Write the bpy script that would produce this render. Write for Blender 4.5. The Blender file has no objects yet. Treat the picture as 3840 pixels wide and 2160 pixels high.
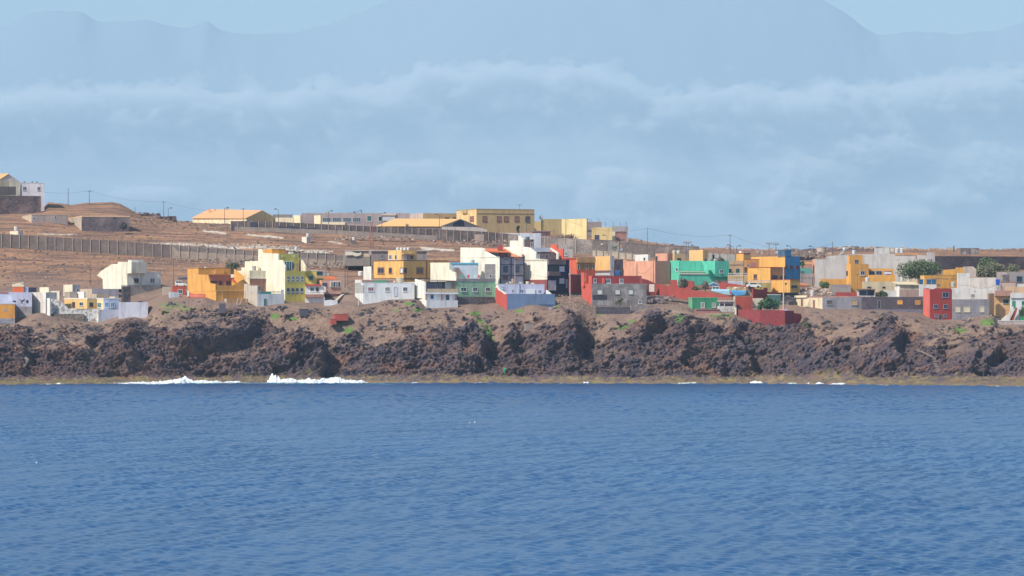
import bpy, math, random
import numpy as np
from mathutils import Vector
random.seed(7)
SC = bpy.context.scene
COL = SC.collection
R = math.radians
F = 15000.0          # focal length in photo pixels
HOR = 1200.0         # horizon row
CAMZ = 16.0
ONLY = None

def at(px, py, Y):
    return Vector(((px-1920)*Y/F, Y, CAMZ-(py-HOR)*Y/F))

# ------------------------------------------------------------- materials
_M = {}
def _new(name):
    m = bpy.data.materials.new(name); m.use_nodes = True
    nt = m.node_tree; nt.nodes.clear()
    out = nt.nodes.new('ShaderNodeOutputMaterial')
    p = nt.nodes.new('ShaderNodeBsdfPrincipled')
    nt.links.new(p.outputs[0], out.inputs[0])
    return m, nt, p
def _mix(nt, fac, a, b):
    n = nt.nodes.new('ShaderNodeMix'); n.data_type = 'RGBA'
    for s, v in ((n.inputs[0], fac), (n.inputs[6], a), (n.inputs[7], b)):
        if isinstance(v, bpy.types.NodeSocket): nt.links.new(v, s)
        elif isinstance(v, (tuple, list)): s.default_value = (*v[:3], 1)
        else: s.default_value = v
    return n.outputs[2]
def _noise(nt, scale, detail=3, rough=.55, vec=None, stretch=None, dist=0):
    tc = nt.nodes.new('ShaderNodeTexCoord'); src = tc.outputs['Object']
    if stretch:
        mp = nt.nodes.new('ShaderNodeMapping'); mp.inputs['Scale'].default_value = stretch
        nt.links.new(src, mp.inputs[0]); src = mp.outputs[0]
    n = nt.nodes.new('ShaderNodeTexNoise'); nt.links.new(src, n.inputs['Vector'])
    n.inputs['Scale'].default_value = scale; n.inputs['Detail'].default_value = detail
    n.inputs['Roughness'].default_value = rough; n.inputs['Distortion'].default_value = dist
    return n.outputs['Fac']
def _ramp(nt, x, lo, hi):
    n = nt.nodes.new('ShaderNodeMapRange'); nt.links.new(x, n.inputs[0])
    n.inputs[1].default_value = lo; n.inputs[2].default_value = hi
    return n.outputs[0]
def _bump(nt, p, h, strength, dist):
    b = nt.nodes.new('ShaderNodeBump'); b.inputs['Strength'].default_value = strength
    b.inputs['Distance'].default_value = dist
    nt.links.new(h, b.inputs['Height']); nt.links.new(b.outputs[0], p.inputs['Normal'])
def paint(col, wear=.35, rough=.85, under=None):
    """painted render with blotches, rain streaks and thin patches"""
    l = sum(col)/3; col = tuple(c*.93+l*.06 for c in col)
    k = ('paint', col, wear)
    if k in _M: return _M[k]
    m, nt, p = _new('painted_plaster')
    d = tuple(c*.60+.02 for c in col); u = under or tuple(c*.55+.08 for c in col)
    a = _mix(nt, _ramp(nt, _noise(nt, .35, 4), .3, .75), col, tuple(c*.83 for c in col))
    s = _noise(nt, .9, 4, .6, stretch=(1, 1, .16))
    b = _mix(nt, _ramp(nt, s, .48, .72), a, d)
    g = _noise(nt, 1.1, 6, .68)
    mm = nt.nodes.new('ShaderNodeMath'); mm.operation = 'MULTIPLY'
    nt.links.new(_ramp(nt, g, .58-.11*wear, .66-.09*wear), mm.inputs[0]); mm.inputs[1].default_value = wear
    c = _mix(nt, mm.outputs[0], b, u)
    nt.links.new(c, p.inputs['Base Color']); p.inputs['Roughness'].default_value = rough
    p.inputs['Specular IOR Level'].default_value = .15
    _bump(nt, p, g, .25, .02)
    _M[k] = m; return m
def plain(col, rough=.6, metal=0):
    k = ('plain', col, rough)
    if k in _M: return _M[k]
    m, nt, p = _new('surface')
    c = _mix(nt, _ramp(nt, _noise(nt, 2.2, 3), .3, .7), col, tuple(x*.8 for x in col))
    nt.links.new(c, p.inputs['Base Color']); p.inputs['Roughness'].default_value = rough
    p.inputs['Metallic'].default_value = metal
    _M[k] = m; return m
def glass(col=(.02, .035, .06)):
    k = ('glass', col)
    if k in _M: return _M[k]
    m, nt, p = _new('window_glass')
    p.inputs['Base Color'].default_value = (*col, 1); p.inputs['Roughness'].default_value = .2
    p.inputs['Specular IOR Level'].default_value = .5
    _M[k] = m; return m
def blocks(col=(.27, .25, .24), dirt=(.36, .33, .30), sc=1.0):
    """bare cement block wall: courses, joints and cement smears"""
    k = ('blocks', col, sc)
    if k in _M: return _M[k]
    m, nt, p = _new('cement_block')
    tc = nt.nodes.new('ShaderNodeTexCoord')
    sx = nt.nodes.new('ShaderNodeSeparateXYZ'); nt.links.new(tc.outputs['Object'], sx.inputs[0])
    ad = nt.nodes.new('ShaderNodeMath'); ad.operation = 'ADD'
    nt.links.new(sx.outputs[0], ad.inputs[0]); nt.links.new(sx.outputs[1], ad.inputs[1])
    cb = nt.nodes.new('ShaderNodeCombineXYZ'); nt.links.new(ad.outputs[0], cb.inputs[0]); nt.links.new(sx.outputs[2], cb.inputs[1])
    br = nt.nodes.new('ShaderNodeTexBrick'); nt.links.new(cb.outputs[0], br.inputs[0])
    br.inputs['Scale'].default_value = 1.0/sc; br.inputs['Brick Width'].default_value = .9; br.inputs['Row Height'].default_value = .42
    br.inputs['Mortar Size'].default_value = .035
    br.inputs['Color1'].default_value = (*col, 1); br.inputs['Color2'].default_value = (*[c*.78 for c in col], 1)
    br.inputs['Mortar'].default_value = (*[c*1.25 for c in col], 1)
    c = _mix(nt, _ramp(nt, _noise(nt, .45, 6, .7), .48, .62), br.outputs[0], dirt)
    c = _mix(nt, _ramp(nt, _noise(nt, .8, 5, .6, stretch=(1, 1, .2)), .55, .8), c, tuple(x*.55 for x in col))
    nt.links.new(c, p.inputs['Base Color']); p.inputs['Roughness'].default_value = .95
    _bump(nt, p, br.outputs['Fac'], .3, .02)
    _M[k] = m; return m
def stone(col=(.21, .18, .155), dark=(.10, .085, .085), scale=1.6):
    k = ('stone', col, scale)
    if k in _M: return _M[k]
    m, nt, p = _new('dry_stone')
    tc = nt.nodes.new('ShaderNodeTexCoord')
    v = nt.nodes.new('ShaderNodeTexVoronoi'); v.inputs['Scale'].default_value = scale
    nt.links.new(tc.outputs['Object'], v.inputs[0])
    v2 = nt.nodes.new('ShaderNodeTexVoronoi'); v2.feature = 'DISTANCE_TO_EDGE'; v2.inputs['Scale'].default_value = scale
    nt.links.new(tc.outputs['Object'], v2.inputs[0])
    sp = nt.nodes.new('ShaderNodeSeparateColor'); nt.links.new(v.outputs['Color'], sp.inputs[0])
    c = _mix(nt, sp.outputs[0], col, dark)
    c = _mix(nt, _ramp(nt, v2.outputs[0], .09, .02), c, tuple(x*.5 for x in dark))
    c = _mix(nt, _ramp(nt, _noise(nt, .25, 4), .5, .75), c, tuple(x*1.35 for x in col))
    nt.links.new(c, p.inputs['Base Color']); p.inputs['Roughness'].default_value = .95
    _bump(nt, p, v2.outputs[0], .6, .1)
    _M[k] = m; return m
def tiles(col=(.62, .33, .15), axis=0):
    k = ('tiles', col)
    if k in _M: return _M[k]
    m, nt, p = _new('roof_tiles')
    tc = nt.nodes.new('ShaderNodeTexCoord')
    w = nt.nodes.new('ShaderNodeTexWave'); w.wave_type = 'BANDS'; w.bands_direction = 'X'
    w.inputs['Scale'].default_value = 1.3; w.inputs['Distortion'].default_value = .6; nt.links.new(tc.outputs['Object'], w.inputs[0])
    c = _mix(nt, w.outputs['Fac'], tuple(x*.78 for x in col), col)
    c = _mix(nt, _ramp(nt, _noise(nt, .5, 5, .65), .45, .7), c, tuple(x*.8+.04 for x in col))
    nt.links.new(c, p.inputs['Base Color']); p.inputs['Roughness'].default_value = .9
    _M[k] = m; return m

# ------------------------------------------------------------- objects
def link(name, me, mats, parent=None, loc=None):
    o = bpy.data.objects.new(name, me); COL.objects.link(o)
    for m in (mats if isinstance(mats, (list, tuple)) else [mats]):
        if m and me: me.materials.append(m)
    if parent: o.parent = parent
    if loc is not None: o.location = loc
    return o
def tag(o, label, cat, group=None, kind=None):
    if label: o['label'] = label
    if cat: o['category'] = cat
    if group: o['group'] = group
    if kind: o['kind'] = kind
    return o
def empty(name, loc, label, cat, group=None):
    o = bpy.data.objects.new(name, None); COL.objects.link(o); o.location = loc
    o.empty_display_size = .5
    return tag(o, label, cat, group)
class MB:
    def __init__(s): s.v = []; s.f = []; s.mi = []
    def poly(s, pts, mi=0):
        b = len(s.v); s.v += [tuple(p) for p in pts]; s.f.append(tuple(range(b, b+len(pts)))); s.mi.append(mi)
    def prism(s, pts, ext, mi=0):
        """closed prism: planar polygon pts swept by vector ext"""
        pts = [Vector(p) for p in pts]; ext = Vector(ext)
        n = Vector((0, 0, 0))
        for i in range(len(pts)):
            n += pts[i].cross(pts[(i+1) % len(pts)])
        if n.dot(ext) > 0: pts = pts[::-1]
        b = len(s.v); k = len(pts)
        s.v += [tuple(p) for p in pts] + [tuple(p+ext) for p in pts]
        s.f.append(tuple(range(b, b+k))); s.f.append(tuple(range(b+2*k-1, b+k-1, -1)))
        for i in range(k):
            j = (i+1) % k
            s.f.append((b+i, b+k+i, b+k+j, b+j))
        s.mi += [mi]*(k+2)
    def box(s, c, sx, sy, sz, rz=0, mi=0):
        c = Vector(c); ca, sa = math.cos(rz), math.sin(rz)
        q = [c+Vector((ca*x-sa*y, sa*x+ca*y, -sz/2)) for x, y in ((-sx/2, -sy/2), (sx/2, -sy/2), (sx/2, sy/2), (-sx/2, sy/2))]
        s.prism(q, (0, 0, sz), mi)
    def tube(s, a, b, r0, r1=None, n=8, mi=0):
        a = Vector(a); b = Vector(b); r1 = r0 if r1 is None else r1
        d = (b-a).normalized(); u = d.orthogonal().normalized(); w = d.cross(u)
        k = len(s.v)
        for c, r in ((a, r0), (b, r1)):
            for i in range(n):
                t = 2*math.pi*i/n; s.v.append(tuple(c+u*(math.cos(t)*r)+w*(math.sin(t)*r)))
        for i in range(n):
            j = (i+1) % n; s.f.append((k+i, k+j, k+n+j, k+n+i))
        s.f.append(tuple(range(k+n-1, k-1, -1))); s.f.append(tuple(range(k+n, k+2*n))); s.mi += [mi]*(n+2)
    def lathe(s, c, prof, n=14, mi=0):
        c = Vector(c); k = len(s.v)
        for r, z in prof:
            for i in range(n):
                t = 2*math.pi*i/n; s.v.append((c.x+r*math.cos(t), c.y+r*math.sin(t), c.z+z))
        for j in range(len(prof)-1):
            for i in range(n):
                i2 = (i+1) % n; s.f.append((k+j*n+i, k+j*n+i2, k+(j+1)*n+i2, k+(j+1)*n+i)); s.mi.append(mi)
        s.f.append(tuple(range(k+n-1, k-1, -1))); s.f.append(tuple(range(k+(len(prof)-1)*n, k+len(prof)*n))); s.mi += [mi, mi]
    def build(s, name, mats, parent=None, origin=None, smooth=False):
        me = bpy.data.meshes.new(name)
        og = Vector(origin) if origin is not None else (parent_loc(parent) if parent else Vector((0, 0, 0)))
        me.from_pydata([tuple(Vector(p)-og) for p in s.v], [], s.f)
        o = link(name, me, mats, parent)
        if any(s.mi): me.polygons.foreach_set('material_index', s.mi)
        if smooth: me.polygons.foreach_set('use_smooth', [True]*len(me.polygons))
        if parent is None and origin is not None: o.location = og
        me.update()
        return o
def parent_loc(p):
    v = Vector(p.location)
    while p.parent: p = p.parent; v += Vector(p.location)
    return v

# ------------------------------------------------------------- numpy noise
_rng = np.random.default_rng(5)
_P = _rng.permutation(256).astype(np.int32); _P = np.concatenate([_P, _P, _P])
_G = _rng.normal(size=(256, 3)); _G /= np.linalg.norm(_G, axis=1)[:, None]
def gn(x, y, z):
    xi = np.floor(x).astype(np.int64); yi = np.floor(y).astype(np.int64); zi = np.floor(z).astype(np.int64)
    xf = x-xi; yf = y-yi; zf = z-zi
    u = xf*xf*xf*(xf*(xf*6-15)+10); v = yf*yf*yf*(yf*(yf*6-15)+10); w = zf*zf*zf*(zf*(zf*6-15)+10)
    xi &= 255; yi &= 255; zi &= 255
    out = 0
    for dx in (0, 1):
        a = _P[xi+dx]; wx = u if dx else 1-u
        for dy in (0, 1):
            b = _P[(a+yi+dy)]; wy = v if dy else 1-v
            for dz in (0, 1):
                g = _G[_P[(b+zi+dz)]]
                wz = w if dz else 1-w
                out = out+wx*wy*wz*(g[..., 0]*(xf-dx)+g[..., 1]*(yf-dy)+g[..., 2]*(zf-dz))
    return out
def fbm(x, y, z, o=4, gain=.5, ridged=False):
    s = 0; a = 1; t = 0
    for i in range(o):
        n = gn(x*2**i+i*17.3, y*2**i+i*5.1, z*2**i+i*9.7)
        if ridged: n = .35-np.abs(n)*1.6
        s = s+n*a; t += a; a *= gain
    return s/t*1.6
def grid_mesh(name, X, Y, Z, attrs={}, smooth=True):
    nr, nc = X.shape
    me = bpy.data.meshes.new(name)
    co = np.stack([X, Y, Z], -1).reshape(-1, 3).astype(np.float32)
    idx = np.arange(nr*nc).reshape(nr, nc)
    q = np.stack([idx[:-1, :-1], idx[:-1, 1:], idx[1:, 1:], idx[1:, :-1]], -1).reshape(-1, 4).astype(np.int32)
    me.vertices.add(len(co)); me.vertices.foreach_set('co', co.ravel())
    me.loops.add(q.size); me.loops.foreach_set('vertex_index', q.ravel())
    me.polygons.add(len(q)); me.polygons.foreach_set('loop_start', np.arange(0, q.size, 4, dtype=np.int32))
    if smooth: me.polygons.foreach_set('use_smooth', np.ones(len(q), dtype=bool))
    for k, a in attrs.items():
        at_ = me.attributes.new(k, 'FLOAT', 'POINT'); at_.data.foreach_set('value', a.ravel().astype(np.float32))
    me.update(calc_edges=True)
    return me
# ------------------------------------------------------------- terrain
def lin(pts):
    a = np.array(pts, float); return lambda x: np.interp(x, a[:, 0], a[:, 1])
PSH = lin([(-3000, 1446), (0, 1443), (400, 1439), (700, 1436), (1000, 1435), (1300, 1436), (1920, 1437), (2400, 1439), (2840, 1438), (3000, 1440), (3300, 1445), (3840, 1449), (7000, 1446)])
FB = lin([(-3000, 1200), (-300, 1215), (0, 1216), (60, 1214), (95, 1196), (130, 1182), (150, 1178), (190, 1188), (300, 1213), (370, 1222), (420, 1205), (500, 1192), (550, 1206), (571, 1160), (611, 1135), (670, 1129), (769, 1122), (809, 1136), (838, 1138), (913, 1141), (965, 1159), (1065, 1148), (1144, 1149), (1196, 1159), (1245, 1163), (1290, 1145), (1335, 1145), (1362, 1152), (1421, 1144), (1450, 1131), (1554, 1126), (1580, 1139), (1598, 1159), (1715, 1163), (1768, 1161), (1799, 1176), (1854, 1163), (1927, 1168), (1978, 1148), (2011, 1148), (2077, 1168), (2095, 1150), (2180, 1150), (2234, 1181), (2362, 1181), (2425, 1160), (2493, 1155), (2582, 1163), (2609, 1184), (2696, 1177), (2753, 1174), (2761, 1184), (2853, 1214), (3007, 1229), (3015, 1165), (3084, 1165), (3231, 1171), (3315, 1171), (3440, 1185), (3484, 1199), (3517, 1209), (3608, 1212), (3640, 1196), (3724, 1182), (3741, 1220), (3840, 1219), (4200, 1210), (7000, 1205)])
G1 = lin([(-3000, 1170), (0, 1178), (130, 1165), (500, 1165), (611, 1105), (800, 1108), (1000, 1120), (1196, 1130), (1250, 1110), (1330, 1105), (1700, 1120), (2050, 1130), (2090, 1118), (2180, 1118), (2425, 1138), (2500, 1130), (2582, 1140), (2760, 1150), (2990, 1140), (3100, 1145), (3440, 1160), (3600, 1170), (3840, 1180), (7000, 1170)])
G2 = lin([(-3000, 1080), (0, 1085), (300, 1085), (600, 1075), (700, 1073), (900, 1075), (1250, 1083), (1340, 1082), (1700, 1085), (2050, 1094), (2180, 1094), (2440, 1096), (2600, 1108), (2800, 1112), (2900, 1108), (3000, 1098), (3300, 1100), (3840, 1120), (7000, 1100)])
G3 = lin([(-3000, 1020), (0, 1020), (400, 1022), (800, 1030), (1200, 1048), (1500, 1045), (2000, 1055), (2600, 1075), (2900, 1085), (3060, 1082), (3300, 1080), (3840, 1080), (7000, 1080)])
G4 = lin([(-3000, 900), (0, 922), (300, 942), (640, 968), (965, 983), (1240, 1000), (1390, 1004), (2000, 985), (2400, 1000), (2600, 1012), (2900, 1020), (3060, 1025), (3400, 1015), (3840, 1020), (7000, 1010)])
G5 = lin([(-3000, 870), (0, 886), (150, 885), (400, 905), (650, 915), (1200, 930), (1700, 935), (2000, 950), (2400, 975), (2600, 985), (3000, 990), (3400, 985), (3840, 990), (7000, 985)])
G6 = lin([(-3000, 820), (0, 830), (150, 835), (330, 850), (480, 855), (600, 862), (800, 865), (1000, 868), (1240, 880), (1700, 904), (1940, 918), (2100, 932), (2300, 942), (2500, 955), (2700, 962), (3000, 968), (3400, 970), (3840, 975), (7000, 970)])
G7 = lin([(-3000, 790), (0, 806), (165, 802), (330, 806), (480, 815), (600, 838), (800, 842), (1200, 850), (1700, 868), (2000, 872), (2200, 890), (2400, 912), (2600, 938), (2800, 946), (3000, 950), (3300, 948), (3600, 948), (3840, 950), (7000, 950)])
G8 = lin([(-3000, 780), (0, 800), (160, 780), (180, 757), (230, 762), (270, 768), (330, 760), (420, 758), (452, 765), (490, 785), (520, 803), (545, 807), (570, 806), (600, 818), (620, 822), (650, 829), (700, 828), (760, 835), (1700, 850), (2000, 850), (2200, 865), (2360, 892), (2400, 901), (2440, 912), (2560, 925), (2620, 935), (2680, 932), (2720, 931), (2760, 936), (2860, 938), (3000, 938), (3040, 937), (3110, 932), (3160, 928), (3300, 930), (3450, 935), (3560, 935), (3640, 938), (3740, 940), (3800, 937), (3840, 936), (3900, 930), (7000, 920)])
def blur(f, sg):
    x = np.arange(-3000, 7001, 4.0); k = np.exp(-.5*(np.arange(-int(3*sg/4), int(3*sg/4)+1)*4/sg)**2); k /= k.sum()
    y = np.convolve(np.pad(f(x), len(k)//2, mode='edge'), k, 'valid'); return lambda q: np.interp(q, x, y)
FB0 = FB; FBW = blur(FB0, 70); FB = blur(FB0, 9); G1 = blur(G1, 45); G2 = blur(G2, 30); G3 = blur(G3, 30)
YR = [1045, 1062, 1085, 1110, 1150, 1180, 1212, 1250, 1300]
GR = [FB, G1, G2, G3, G4, G5, G6, G7, G8]
TS = [0, .12, .27, .5, .76, 1.0]
def smooth_interp(x, xs, rows):
    out = np.zeros_like(x); xs = [np.broadcast_to(np.asarray(a, float), x.shape) for a in xs]
    for i in range(len(xs)-1):
        m = (x >= xs[i]) & (x <= xs[i+1])
        t = np.clip((x-xs[i])/(xs[i+1]-xs[i]), 0, 1)
        out = np.where(m, rows[i]*(1-t)+rows[i+1]*t, out)
    return out
def ground_py(px, Y):
    px = np.asarray(px, float); Y = np.asarray(Y, float)
    ysh = 240000/(PSH(px)-1200)
    f = FB(px); c0 = PSH(px)
    xs = [ysh-30]+[ysh+(1045-ysh)*t for t in TS[:-1]]+YR+[1345, 1500, 2600]
    rows = [c0+70, c0, c0*0+1419, c0*0+1395, 1395+(FBW(px)-1395)*.42, 1395+(FBW(px)-1395)*.72, f]+[g(px) for g in GR[1:]]+[G8(px)+26, c0*0+1130, c0*0+1190]
    return smooth_interp(Y, xs, rows)
def gz(px, Y):
    return float(CAMZ-(ground_py(np.array([float(px)]), np.array([float(Y)]))[0]-HOR)*Y/F)
def ground_at(px, Y): return Vector(((px-1920)*Y/F, Y, gz(px, Y)))

def segd(px, py, pts, sx=1, sy=1):
    d = np.full(px.shape, 1e9)
    for (x0, y0), (x1, y1) in zip(pts[:-1], pts[1:]):
        ax, ay = (x1-x0)*sx, (y1-y0)*sy
        t = np.clip(((px-x0)*sx*ax+(py-y0)*sy*ay)/(ax*ax+ay*ay+1e-9), 0, 1)
        d = np.minimum(d, np.hypot((px-x0)*sx-t*ax, (py-y0)*sy-t*ay))
    return d
# crests: polyline (photo px), swell on the sunny side, drop on the shaded side, height in metres
SPURS = [([(985, 1218), (880, 1262), (760, 1290), (672, 1298), (700, 1345), (760, 1385)], 130, 30, 3.2, 'd'),
         ([(1140, 1265), (1222, 1300), (1212, 1350), (1200, 1425)], 130, 22, 4.6, 'x'),
         ([(1780, 1225), (1820, 1290), (1815, 1370)], 120, 20, 3.6, 'x'),
         ([(1925, 1225), (1930, 1330)], 60, 14, 2.4, 'x'),
         ([(2120, 1185), (2155, 1250), (2150, 1335)], 130, 28, 5.0, 'x'),
         ([(2480, 1180), (2440, 1225), (2425, 1290)], 70, 18, 2.4, 'x'),
         ([(2600, 1215), (2560, 1300), (2580, 1400)], 90, 18, 1.8, 'x'),
         ([(2760, 1250), (2775, 1300), (2785, 1390)], 100, 20, 3.4, 'x'),
         ([(3020, 1235), (3045, 1290), (3150, 1360), (3190, 1410)], 150, 24, 4.2, 'x'),
         ([(3352, 1180), (3366, 1225), (3362, 1300), (3400, 1380)], 90, 18, 3.4, 'x'),
         ([(3600, 1270), (3640, 1330), (3650, 1400)], 110, 20, 2.2, 'x'),
         ([(3700, 1285), (3722, 1320), (3712, 1380)], 80, 18, 4.0, 'x'),
         ([(330, 1265), (345, 1290), (340, 1330)], 90, 18, 2.4, 'x'),
         ([(500, 1240), (470, 1300), (500, 1390)], 110, 20, 2.4, 'x'),
         ([(90, 1270), (70, 1330), (80, 1390)], 90, 20, 1.8, 'x')]
def spur_disp(px, py):
    s = np.zeros(px.shape)
    for pts, wl, wr, h, mode in SPURS:
        ys = np.array([p[1] for p in pts], float); xs = np.array([p[0] for p in pts], float)
        if mode == 'd':
            cy = np.interp(px, xs[:4][::-1], ys[:4][::-1])
            d = py-cy    # below crest
            g = np.where(d < 0, np.exp(-(d/70)**2), np.exp(-(d/22)**2))
            s += h*(g-.9*np.exp(-((d-38)/20)**2))*np.clip((px-650)/40, 0, 1)*np.clip((1010-px)/60, 0, 1)
            continue
        cx = np.interp(py, ys, xs)
        d = px-cx
        g = np.where(d < 0, np.exp(-np.abs(d/wl)**1.5), np.exp(-(d/wr)**2))
        hollow = -.5*np.exp(-((d-wr*2.4)/(wr*1.6))**2)
        fy = np.clip((py-ys[0]+25)/45, 0, 1)*np.clip((ys[-1]+25-py)/40, 0, 1)
        s += 1.1*h*(g+1.5*hollow)*fy
    return s
ROCKL = lin([(-400, 1240), (0, 1232), (100, 1240), (200, 1290), (260, 1235), (330, 1262), (440, 1228), (560, 1222), (640, 1280), (760, 1235), (860, 1232), (960, 1205), (1050, 1215), (1150, 1255), (1260, 1278), (1350, 1262), (1450, 1255), (1560, 1250), (1660, 1235), (1740, 1212), (1790, 1225), (1840, 1275), (1880, 1290), (1920, 1225), (1990, 1215), (2050, 1185), (2130, 1192), (2180, 1240), (2260, 1280), (2310, 1255), (2400, 1215), (2450, 1172), (2520, 1192), (2600, 1225), (2660, 1200), (2720, 1225), (2800, 1205), (2900, 1200), (3010, 1230), (3080, 1280), (3180, 1290), (3260, 1250), (3310, 1190), (3350, 1172), (3400, 1200), (3440, 1270), (3520, 1280), (3580, 1262), (3660, 1250), (3720, 1240), (3840, 1232), (4300, 1230)])
GRASS = [(1308, 1238, 18, 14), (1262, 1217, 12, 8), (1035, 1185, 22, 10), (1100, 1195, 20, 6), (1540, 1140, 26, 7), (1566, 1166, 18, 9), (1488, 1163, 12, 6), (1782, 1174, 20, 8), (1800, 1205, 16, 9), (1826, 1232, 16, 20), (1842, 1262, 14, 12), (1950, 1168, 22, 8), (2092, 1148, 9, 7), (2548, 1198, 24, 20), (2705, 1183, 48, 8), (2368, 1205, 14, 9), (2335, 1228, 26, 7), (3016, 1232, 14, 7), (3590, 1240, 36, 10), (3705, 1212, 34, 12), (640, 1146, 44, 12), (700, 1160, 30, 9), (625, 1172, 20, 8), (20, 1225, 14, 8), (2245, 1181, 10, 5)]
PATHS = [[(112, 1264), (196, 1281), (120, 1302), (46, 1324), (76, 1338), (108, 1352)], [(240, 1262), (300, 1316), (390, 1334)],
         [(3490, 1290), (3550, 1262), (3570, 1235), (3545, 1222)], [(2470, 1165), (2600, 1175), (2700, 1178)], [(3760, 1215), (3700, 1240), (3660, 1262)]]
def build_terrain():
    fine = np.arange(-260, 4101, 2.4)
    cols = np.concatenate([np.linspace(-9000, -300, 60), fine, np.linspace(4140, 13000, 60)])
    nt_ = 270
    t = np.linspace(0, 1, nt_)
    back = np.concatenate([np.linspace(1045, 1150, 95)[1:], np.linspace(1150, 1315, 150)[1:], [1325, 1345, 1400, 1500, 1700, 2000, 2600]])
    PX = np.broadcast_to(cols, (nt_+3+len(back), len(cols))).copy()
    ysh = 240000/(PSH(cols)-1200)
    rows = [ysh-30, ysh-12, ysh-4]+[ysh+(1045-ysh)*a for a in t]+[np.full(len(cols), b) for b in back]
    YY = np.stack(rows)
    PY = ground_py(PX, YY)
    X = (PX-1920)*YY/F; Z = CAMZ-(PY-HOR)*YY/F; Y = YY.copy()
    tt = (YY-ysh)/(1045-ysh)                   # 0 shore .. 1 cliff top
    cliff = np.clip((tt-.1)/.12, 0, 1)*np.clip((1.0-tt)/.10, 0, 1)
    # rock / earth mask from the outcrop line, broken up by noise
    n1 = fbm(X*.09, Z*.16, Y*.05, 5, .62)
    n2 = fbm(X*.35+9, Z*.5, Y*.3, 4)
    rk = np.clip(.5+(PY-ROCKL(PX)-2+n1*130+n2*50)/22, 0, 1)
    rk = np.where(tt < .16, np.clip(tt/.07, 0, 1)*.62+.25+.25*n2, rk)
    blot = fbm(X*.16+31, Z*.2, Y*.16, 4)
    rk = np.maximum(rk, np.clip((blot-.22)*9, 0, 1)*np.clip((PY-ROCKL(PX)+80)/30, 0, 1))
    spk = fbm(X*.55+3, Z*.7, Y*.5, 3, .55)
    rk = np.maximum(rk, np.clip((spk-.33)*10, 0, 1)*(tt > .2))
    ear = fbm(X*.07+50, Z*.22, Y*.05, 4, .6)          # earth lying on ledges inside the rock
    rk = rk*(1-np.clip((ear-.17)*7, 0, 1)*np.clip((1360-PY)/60, 0, 1)*.85)
    rk *= (tt < 1.02)
    sp = spur_disp(PX+fbm(X*.06, Y*.05, Z*.16+30, 4, .6)*75, PY+fbm(X*.07+9, Y*.05, Z*.1, 3)*35)
    big = fbm(X*.05, Y*.05, Z*.09, 3)*2.4
    led = fbm(X*.07+11, Y*.05, Z*.42, 4, .55, ridged=True)      # lava layers
    lum = fbm(X*.16+3, Y*.2, Z*.28, 4, .55)
    rid = fbm(X*.30, Y*.34, Z*.52, 5, .62, ridged=True)
    fin = fbm(X*1.1, Y*1.1, Z*1.5, 4, .6)
    rid2 = fbm(X*.75+5, Y*.8, Z*1.1, 4, .6, ridged=True)
    d = cliff*(sp*1.0+big+rk*(lum*3.2+led*2.0+rid*1.7+rid2*1.35+fin*.9)+(1-rk)*(lum*1.2+rid*.4+rid2*.28+fin*.2))
    cav = np.clip((fbm(X*.10+70, Z*.20, Y*.05, 4, .5)-.13)*7, 0, 1)
    d = d-cliff*rk*cav*(2.2+1.6*np.clip(fbm(X*.03, Z*.05, 0*X+8, 2)*2, 0, 1))
    reds = np.clip(fbm(X*.035+20, Z*.12, 0*X, 4, .6)*3.2+.15+np.clip((260-np.abs(PX-180))/160, 0, 1)*.7, 0, 1)
    Y -= d*.85; Z += d*.42*np.clip((1.02-tt)/.1, 0, 1)
    sh = np.clip(1-np.abs(tt-.10)/.12, 0, 1)
    Z += sh*(fbm(X*.35, Y*.35, 0*X, 4, .6, ridged=True)*.8+fin*.3+rid2*.3)
    # open hillside: stones, furrows, spoil heaps
    hill = np.clip((YY-1060)/30, 0, 1)*np.clip((1330-YY)/10, 0, 1)
    Z += hill*(fbm(X*.5, Y*.5, 0*X, 4, .6)*.16+fbm(X*.09, Y*.25, 0*X, 3)*.25)
    rub = np.clip((PX-2300)/100, 0, 1)*np.clip((YY-1262)/20, 0, 1)*np.clip((1312-YY)/8, 0, 1)
    rub += np.clip((PX-470)/60, 0, 1)*np.clip((760-PX)/60, 0, 1)*np.clip((YY-1262)/20, 0, 1)*np.clip((1312-YY)/8, 0, 1)*.8
    Z += rub*(fbm(X*.55, Y*.55, 0*X+4, 4, .65)*.75+fbm(X*.13, Y*.1, 0*X+4, 2)*.5-.1)
    ter = np.clip((YY-1215)/4, 0, 1)*np.clip((1245-YY)/4, 0, 1)
    # masks
    gr = np.zeros(PX.shape)
    nz = fbm(X*.5, Y*.5, Z*.5, 3)
    for gx, gy, rx, ry in GRASS:
        q = ((PX-gx)/rx)**2+((PY-gy)/ry)**2
        gr = np.maximum(gr, np.clip(1.35-q+nz*1.6, 0, 1)*(tt < 1.35)*(.55 if gx < 760 else 1))
    al = np.clip((PY-1411+nz*22+n1*14-np.clip((650-PX)/200, 0, 1)*7)/7, 0, 1)*np.clip((tt+.02)/.03, 0, 1)*np.clip(.55+nz*1.5+.5*np.clip((650-PX)/200, 0, 1), 0, 1)*(tt < .4)
    pa = np.zeros(PX.shape)
    for pts in PATHS:
        pa = np.maximum(pa, np.clip((3.4-segd(PX, PY, pts)+nz*3)/2.5, 0, 1))
    road = np.clip((PY-1086)/3, 0, 1)*np.clip((1098-PY)/3, 0, 1)*(PX > 2040)*(PX < 2182)
    lane = np.clip(1-np.abs(PX-(1290+(PY-1090)*.3))/38, 0, 1)*(PY > 1020)*(PY < 1130)*(tt > 1)
    li = np.zeros(PX.shape)       # pale stripe of rubble along the foot of the terraces
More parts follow.
